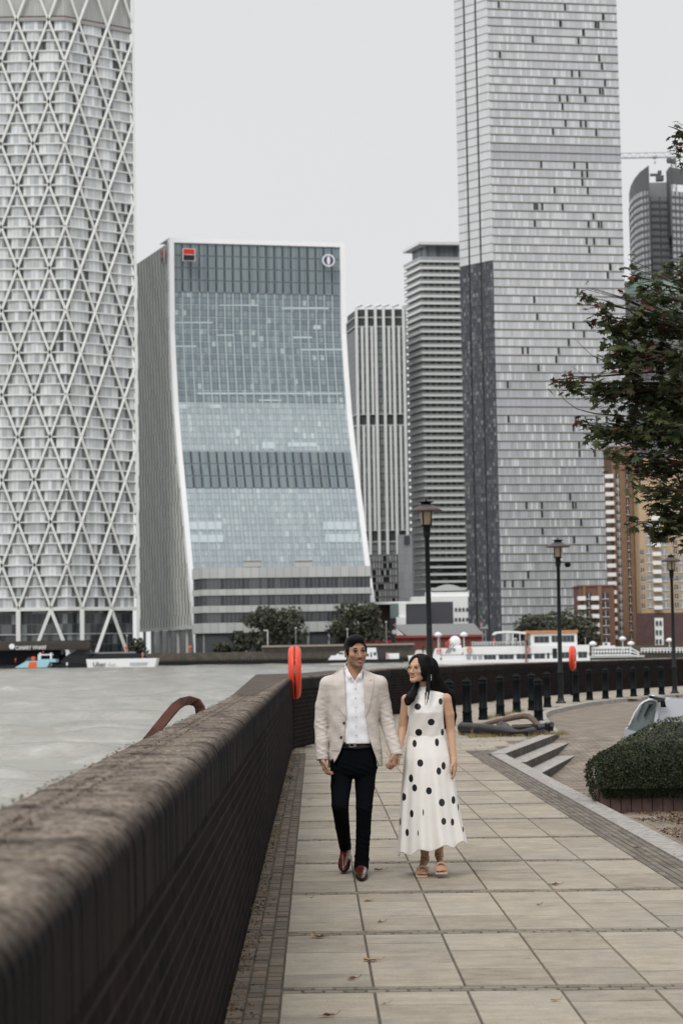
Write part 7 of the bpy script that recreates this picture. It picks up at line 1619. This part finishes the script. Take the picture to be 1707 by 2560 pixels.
# lock along the far cheek, over the left shoulder, and two thin front strands
H.chain([qw(1043, 1700, .03), qw(1040, 1716, .02), qw(1033, 1732, -.035), qw(1026, 1745, -.065), qw(1020, 1757, -.075)], [.016, .020, .028, .032, .022], .015); H.chain([qw(1022, 1737, -.02), qw(1018, 1750, -.06), qw(1016, 1760, -.07)], [.02, .022, .008], .012)
H.chain([qw(1069, 1665, -.035), qw(1070, 1690, -.035), qw(1068.5, 1712, -.055), qw(1064, 1735, -.085), qw(1062, 1763, -.095)], [.012, .013, .010, .0055, .0020], .008); H.chain([qw(1072, 1690, -.03), qw(1071.5, 1725, -.075), qw(1069.5, 1745, -.09), qw(1063.5, 1767, -.096)], [.010, .009, .0055, .0018], .004)
H.chain([qw(1067, 1645, -.03), qw(1073, 1665, -.02), qw(1076, 1700, .0), qw(1080, 1722, .02)], [.022, .022, .022, .012], .015)
V, F = H.mesh(); V = relax(V, F, 1); V = V + .0020 * np.sin(V[:, :1] * 430 + np.sin(V[:, 2:3] * 30) * 2 + V[:, 1:2] * 300) * np.array([[.5, -.8, 0]]); numpy_obj('hair', V, F, hair_w, wom)
# glasses and earring
gw = mat('gold wire', (.45, .34, .22), .3, metal=.9, var=0); mb = MB()
for s in (-1, 1):
    pts = []
    for i in range(17): a = 2 * math.pi * i / 16; pts.append(Vector(TW(s * .033 + .0225 * math.copysign(abs(math.cos(a)) ** .8, math.cos(a)), -.104 + abs(s * .033 + .0225 * math.cos(a)) * .12, -.002 + .0195 * math.copysign(abs(math.sin(a)) ** .8, math.sin(a)))))
    mb.tube(pts, .0013, 6, cap=False); mb.tube([Vector(TW(s * .055, -.098, .008)), Vector(TW(s * .073, -.04, .008)), Vector(TW(s * .076, .01, .0))], .0012, 5)
mb.tube([Vector(TW(-.011, -.104, .004)), Vector(TW(0, -.107, .007)), Vector(TW(.011, -.104, .004))], .0013, 6); mb.build('glasses', gw, wom)
mb = MB(); c = qw(1077, 1688, -.032)
for k, r_ in enumerate((.004, .0035, .005, .003, .004)): mb.ell(c - Vector((0, 0, .009 * k)), (r_, r_, r_ * 1.3), nu=8, nv=6)
mb.build('drop_earring', mat('silver bead', (.5, .48, .5), .2, metal=.8), wom)
# dress: one cloth surface, collar to hem, with folds that open towards the hem
rowsD = [ # y px, left x, right x, depth half, centre dy
 (1717, 1044.5, 1073.5, .046, .055), (1726, 1043, 1075, .050, .056), (1728, 1037, 1083, .056, .058), (1731, 1025, 1098, .060, .060), (1735, 1015.5, 1110, .064, .061), (1742, 1014, 1112, .072, .060), (1752, 1016.5, 1109.5, .088, .055), (1765, 1018, 1108, .100, .045), (1782, 1018.5, 1108, .108, .040), (1805, 1020.5, 1109, .100, .048), (1825, 1022, 1111, .094, .054), (1841, 1022.5, 1113.5, .092, .058),
 (1850, 1020, 1115, .098, .058), (1870, 1014.5, 1121, .115, .058), (1895, 1010.5, 1127.5, .135, .058), (1930, 1007, 1134, .155, .06), (1970, 1003, 1140, .172, .06), (2010, 1000, 1146, .190, .06), (2050, 997.5, 1153, .205, .06), (2085, 996, 1160, .222, .06), (2106, 994.5, 1165.5, .232, .06), (2118, 994, 1168, .236, .06)]
def dress():
    n = 300; ys = np.concatenate([np.linspace(1717, 1738, 10), np.linspace(1740, 1841, 44), [1842.2], np.linspace(1844, 2118, 120)]); R_ = np.array(rowsD); V = []; rid = []
    for y in ys:
        xl = np.interp(y, R_[:, 0], R_[:, 1]); xr = np.interp(y, R_[:, 0], R_[:, 2]); b = np.interp(y, R_[:, 0], R_[:, 3]); cy = np.interp(y, R_[:, 0], R_[:, 4]); pl, pr = qw(xl, y), qw(xr, y); cx = (pl.x + pr.x) / 2; a = (pr.x - pl.x) / 2
        t = max(0, (y - 1843) / (2118 - 1843)); am = .030 * t ** 1.15; low = t ** 1.4
        for i in range(n):
            th = 2 * math.pi * i / n; f = .62 * math.sin(9 * th + .5 + .5 * math.sin(2 * th)) + .38 * math.sin(14 * th + 1.1 + 1.2 * t) + .22 * math.sin(5 * th + 2); k = 1 + am * f * 4.2 / max(.25, a + b) * .5; front = math.sin(th) < 0
            ex = 1.0; z = pl.z; hem = 0
            if t > 0: hem = low * (.030 * math.cos(th) + .016 * math.sin(9 * th + .5) + .02 * max(0, -math.cos(th)) * -1.2)
            ct, st = math.cos(th), math.sin(th); 
            x = cx + a * ct * (1 + (k - 1) * abs(st) * .6); yy = YW + cy + b * st * k; z = z + hem
            if y < 1842 and y > 1745: x += .0012 * math.sin(yy * 60); yy += .002 * math.sin(th * 7 + y * .11)
            V.append((x, yy, z))
    m = len(ys); F = [(r * n + i, (r + 1) * n + i, (r + 1) * n + (i + 1) % n, r * n + (i + 1) % n) for r in range(m - 1) for i in range(n)]
    V = np.array(V); C = np.array([qw(1068, 1900).x, YW + .06]); inn = V.copy(); d = V[:, :2] - C; L = np.linalg.norm(d, axis=1, keepdims=True); inn[:, :2] -= d / L * .004; N = len(V)
    F2 = [tuple(i + N for i in f[::-1]) for f in F] + [((m - 1) * n + i, N + (m - 1) * n + i, N + (m - 1) * n + (i + 1) % n, (m - 1) * n + (i + 1) % n) for i in range(n)] + [(i, (i + 1) % n, N + (i + 1) % n, N + i) for i in range(n)]
    return np.vstack([V, inn]), F + F2
DV, DF = dress()
DOTS = [(952, 648, 25, 25), (1132, 608, 17, 25), (1058, 769, 27, 26), (877, 735, 6, 20), (960, 850, 27, 27), (1146, 848, 13, 26), (928, 937, 16, 28), (1103, 928, 16, 30), (972, 1090, 23, 28), (1155, 1112, 17, 29), (1118, 1153, 19, 28), (1225, 1180, 6, 25), (900, 1210, 17, 30), (928, 1285, 19, 27), (1040, 1308, 22, 27), (840, 1355, 22, 30), (1141, 1400, 26, 29), (1232, 1380, 15, 30), (1268, 1437, 10, 26), (905, 1487, 14, 28), (996, 1477, 5, 24), (818, 1551, 17, 30), (1156, 1547, 21, 26), (1224, 1553, 14, 27), (870, 1635, 13, 28), (955, 1640, 4, 22), (1308, 1610, 8, 20)]
def dress_mat(bv):
    t = NT('white polka dot satin'); v = t.coord('Object'); acc = None; L = []
    for x, y, rx, ry in DOTS:
        c = qw(740 + x / 3.136, 1560 + y / 3.136); h = bv.ray_cast(Vector((0, 0, CAMH)), (c - Vector((0, 0, CAMH))).normalized())[0]
        if h is None: h = qw(740 + x / 3.136, 1560 + y / 3.136, -.05)
        s_ = .00298 / 3.136; L.append((h, rx * s_ * 1.02, ry * s_ * 1.02))
    r = random.Random(3)
    for i in range(22):
        y = 1760 + i * 15.5; c = qw(1066 + r.uniform(-45, 60) * (.6 + i * .03), y, .9); h = bv.ray_cast(c, Vector((0, -1, 0)))[0]
        if h: L.append((h, .025, .026))
    for h, rx, rz in L:
        p = h - rootloc(wom); s1 = t.n('VectorMath', operation='SUBTRACT'); t.l(v, s1.inputs[0]); s1.inputs[1].default_value = tuple(p); s2 = t.n('VectorMath', operation='MULTIPLY'); t.l(s1.outputs[0], s2.inputs[0]); s2.inputs[1].default_value = (1 / rx, 1 / .045, 1 / rz)
        s3 = t.n('VectorMath', operation='LENGTH'); t.l(s2.outputs[0], s3.inputs[0]); acc = s3.outputs['Value'] if acc is None else t.math('MINIMUM', acc, s3.outputs['Value'])
    m = t.math('LESS_THAN', acc, 1.0); n1 = t.noise(v, 30, 3); base = t.mix(n1, (.74, .71, .67), (.80, .775, .735)); t.set(t.mix(m, base, (.006, .007, .009)), .45, .35, sheen=.15); t.bump(t.noise(v, 9, 3), .2, .01); return t.m
DF4 = np.array(DF); bvd = BVHTree.FromPolygons([tuple(v) for v in DV], [list(f) for f in DF[:len(DF) // 2]]); dm = dress_mat(bvd); dr = numpy_obj('dress', DV, DF4, dm, wom)
plain = mat('cream dress band', (.76, .735, .69), .5, var=.03); mb = MB(); pts = []
for i in range(41): th = 2 * math.pi * i / 40; c0 = (qw(1059, 1727).x); pts.append((c0 + .0475 * math.cos(th), YW + .056 + .0495 * math.sin(th), qw(1059, 1729.5).z))
mb.tube(pts, .0045, 6, cap=False); mb.build('collar_seam', plain, dr)
# sandals
san = mat('nude sandal leather', (.56, .40, .29), .45, spec=.35, var=.05)
def sandal(toe, ankle, lift=0):
    toe, ankle = Vector(toe), Vector(ankle); heel = Vector((ankle.x, ankle.y + .03, ankle.z - .055)); o = None; mb = MB(); P = [(toe + Vector((0, -.012, -.012)), .040), (toe + Vector((0, .03, -.013)), .045), (toe + Vector((0, .07, -.008)), .042), (toe.lerp(heel, .6) + Vector((0, 0, -.018)), .030), (heel + Vector((0, 0, -.012)), .028), (heel + Vector((0, .025, -.010)), .020)]
    V = []
    for p, w in P: V += [p + Vector((-w, 0, 0)), p + Vector((w, 0, 0)), p + Vector((w, 0, -.011)), p + Vector((-w, 0, -.011))]
    F = [(0, 1, 2, 3), (23, 22, 21, 20)] + [(i * 4 + k, i * 4 + 4 + k, i * 4 + 4 + (k + 1) % 4, i * 4 + (k + 1) % 4) for i in range(5) for k in range(4)]; mb.mesh(V, F)
    hz = heel + Vector((0, .012, -.02)); fz = toe.z - .024; mb.box((hz.x, hz.y, (hz.z + fz) / 2), (.030, .030, hz.z - fz), top=(1.4, 1.3)); o = mb.build('sandal', san, wom)
    for f, z, w, r_ in ((.20, .050, .041, .009), (.80, .075, .029, .0048)):
        c = toe.lerp(ankle, f) + Vector((0, .012, 0)); mb = MB(); pts = [c + Vector((w * math.cos(a), -(.012 if f < .5 else .030) * math.sin(a), -.014 + (z * math.sin(a) if f < .5 else .02 + .012 * math.sin(a)))) for a in [math.pi * k / 10 for k in range(11)]]; mb.tube(pts, r_, 7); mb.build('strap', san, o)
sandal(tWL, aWL); sandal(tWR, aWR)
# ================================================================== MAPLE at the right edge
def maple():
    r = np.random.default_rng(12); YT = 17.0; k = YT / FPX
    root = thing('maple_tree', (5.6, 17.4, -.05), 'maple tree with dark green and reddish leaves reaching in from the right edge', 'tree')
    bark = mat('maple bark', (.07, .055, .045), .9, var=.2, vs=5, bump=.5, bs=25); twig_m = mat('maple twigs', (.045, .030, .024), .8)
    mb = MB(); tp = [Vector((5.6, 17.4, -.15)), Vector((5.55, 17.35, 1.2)), Vector((5.45, 17.3, 2.4)), Vector((5.35, 17.2, 3.4)), Vector((5.3, 17.1, 4.6)), Vector((5.2, 17.0, 6.2)), Vector((5.1, 17, 7.4))]
    mb.tube(tp, [.16, .12, .105, .09, .07, .045, .02], 12); mb.build('trunk', bark, root)
    # clusters: photograph x, y, radii, depth shift, leaves, reddish share
    CL = [(1684, 320, 26, 34, .2, 26, .35), (1694, 375, 20, 40, .2, 16, .4), (1702, 420, 16, 30, .1, 10, .5), (1590, 690, 32, 38, .0, 60, .1), (1640, 735, 45, 45, -.2, 90, .1), (1700, 690, 35, 50, .3, 80, .1), (1665, 665, 28, 26, .2, 26, .1), (1468, 752, 30, 36, .1, 52, .45), (1500, 790, 34, 34, .0, 46, .3), (1530, 830, 45, 45, .1, 110, .12), (1600, 810, 65, 55, .0, 220, .08), (1680, 800, 55, 60, .2, 230, .08), (1550, 900, 60, 55, -.2, 230, .08), (1640, 900, 75, 60, .2, 330, .06), (1700, 930, 45, 70, -.3, 220, .08),
          (1415, 955, 34, 20, .1, 36, .75), (1450, 985, 32, 20, .1, 34, .35), (1382, 950, 14, 14, .1, 10, .6), (1500, 980, 50, 36, .0, 120, .15), (1590, 990, 75, 50, .1, 340, .08), (1680, 1010, 60, 60, .2, 330, .08), (1470, 1062, 34, 26, .2, 48, .05), (1510, 1090, 40, 30, .0, 80, .08), (1550, 1065, 60, 42, .1, 220, .08), (1640, 1085, 75, 50, -.2, 320, .10), (1700, 1110, 40, 60, .0, 190, .15),
          (1530, 1150, 40, 26, -.2, 60, .35), (1590, 1160, 55, 34, .1, 120, .45), (1650, 1170, 50, 40, .2, 130, .3), (1600, 1215, 42, 36, -.3, 80, .15), (1640, 1240, 40, 36, .0, 90, .12), (1700, 1210, 36, 60, .3, 130, .1), (1650, 1290, 48, 44, -.1, 150, .06), (1690, 1330, 42, 42, .0, 150, .06), (1635, 1330, 26, 26, .0, 46, .05), (1582, 1305, 20, 18, .1, 16, .1), (1610, 1318, 20, 8, .1, 10, .05), (1700, 1270, 30, 40, -.2, 90, .08),
          (1800, 760, 90, 160, .6, 330, .08), (1820, 1000, 100, 160, .8, 360, .08), (1800, 1220, 80, 120, .5, 240, .08), (1800, 480, 70, 120, .6, 200, .15), (1930, 850, 100, 220, 1.0, 300, .08)]
    lob = [(0, .50, 0), (.10, .26, .01), (.30, .34, 0), (.24, .14, .01), (.46, .06, -.0), (.22, -.06, .01), (.20, -.26, 0), (0, -.16, .01), (-.20, -.26, 0), (-.22, -.06, .01), (-.46, .06, 0), (-.24, .14, .01), (-.30, .34, 0), (-.10, .26, .01)]
    lob = np.array([(x, y) for x, y, _ in lob]); nl = len(lob); V = []; F = []; T_ = []; vi = 0; mbt = MB()
    limbs = [Vector((5.4, 17.25, 2.9)), Vector((5.35, 17.2, 3.4)), Vector((5.3, 17.1, 4.4)), Vector((5.2, 17.0, 6.0))]
    for ci, (x, y, rx, ry, dy, n, red) in enumerate(CL):
        c = at(x, y, YT + dy); src = min(limbs, key=lambda q: abs(q.z - (c.z - .1))); mid = src.lerp(c, .55) + Vector((0, 0, -.14 + .2 * r.uniform(-1, 1))); tip = c + Vector((-rx * k * .6, 0, ry * k * .15))
        pts = []
        for s in np.linspace(0, 1, 9): pts.append(src * (1 - s) ** 2 + mid * 2 * s * (1 - s) + c * s * s)
        mbt.tube(pts + [tip], [.024 - .0023 * i for i in range(9)] + [.002], 6)
        tw = []
        n = int(n * (1.05 if x < 1600 else .82)); rx *= 1.06; ry *= 1.22
        for j in range(max(4, n // 8)):
            a = r.uniform(0, 2 * np.pi); h = r.uniform(-1, 1); d = Vector((rx * k * math.cos(a) * (1 - h * h) ** .5, rx * k * .9 * math.sin(a) * (1 - h * h) ** .5, ry * k * h)) * (r.uniform(.45, 1.1)); st = pts[r.integers(6, 9)]; e = c + d; m = st.lerp(e, .5) + Vector((0, 0, .03)); mbt.tube([st, m, e], [.006, .004, .002], 4, cap=False); tw.append((st, m, e))
        for j in range(n):
            st, m, e = tw[r.integers(0, len(tw))]; s = r.uniform(.25, 1.05); p = st * (1 - s) ** 2 + m * 2 * s * (1 - s) + e * s * s; p = np3(p) + r.normal(0, .034, 3) * (1, 1, 1.1) + (0, 0, -.015)
            if p[2] > 7.5: continue
            L = r.uniform(.080, .145) * (.8 if red > .4 else 1); az = r.uniform(0, 2 * np.pi); tilt = r.normal(0, .38); dn = .35 + r.normal(0, .3)
            f = np.array([math.cos(az) * math.cos(dn), math.sin(az) * math.cos(dn), -math.sin(dn)]); s_ = np.array([-math.sin(az), math.cos(az), math.sin(tilt)]); s_ /= np.linalg.norm(s_); nn = np.cross(f, s_); t = r.normal(.34, .14)
            if r.uniform() < red * .5: t = r.uniform(.72, .88)
            elif r.uniform() < .012: t = r.uniform(.93, 1)
            t = min(1, max(0, t)); t = min(t, .60) if t < .7 else t
            V.append(p); T_.append(t); droop = r.uniform(.2, .7)
            for lx, ly in lob: q = p + s_ * (lx * L) + f * (ly * L) - nn * (droop * (lx * lx + ly * ly) * L); V.append(q); T_.append(min(1, t + .03))
            for i in range(nl): F.append((vi, vi + 1 + i, vi + 1 + (i + 1) % nl))
            vi += nl + 1
    mbt.tube([at(1385, 962, 17.1), at(1410, 1000, 17.1), at(1440, 1022, 17.1), at(1485, 1034, 17.1), at(1560, 1040, 17.1)], [.002, .003, .004, .006, .008], 5); mbt.tube([at(1436, 848, 17.1), at(1480, 890, 17.1), at(1540, 915, 17.1)], [.0015, .003, .006], 5); mbt.tube([at(1427, 916, 17.1), at(1470, 945, 17.1), at(1545, 975, 17.1)], [.0015, .003, .006], 5)
    mbt.build('branches', twig_m, root)
    lm = _leaf_mat('maple leaves', [(.016, .026, .016), (.030, .048, .026), (.052, .076, .036), (.085, .11, .050), (.125, .135, .058), (.055, .030, .024), (.10, .030, .030), (.13, .060, .045), (.30, .12, .035)], .5)
    nt_ = lm.node_tree; tr = nt_.nodes.new('ShaderNodeBsdfTranslucent'); mxs = nt_.nodes.new('ShaderNodeMixShader'); mxs.inputs[0].default_value = .42; pb = nt_.nodes['Principled BSDF']; out = [n for n in nt_.nodes if n.type == 'OUTPUT_MATERIAL'][0]
    nt_.links.new(pb.inputs['Base Color'].links[0].from_socket, tr.inputs[0]); nt_.links.new(pb.outputs[0], mxs.inputs[1]); nt_.links.new(tr.outputs[0], mxs.inputs[2]); nt_.links.new(mxs.outputs[0], out.inputs[0])
    numpy_obj('leaves', V, F, lm, root, smooth=False, attr=T_)
maple()
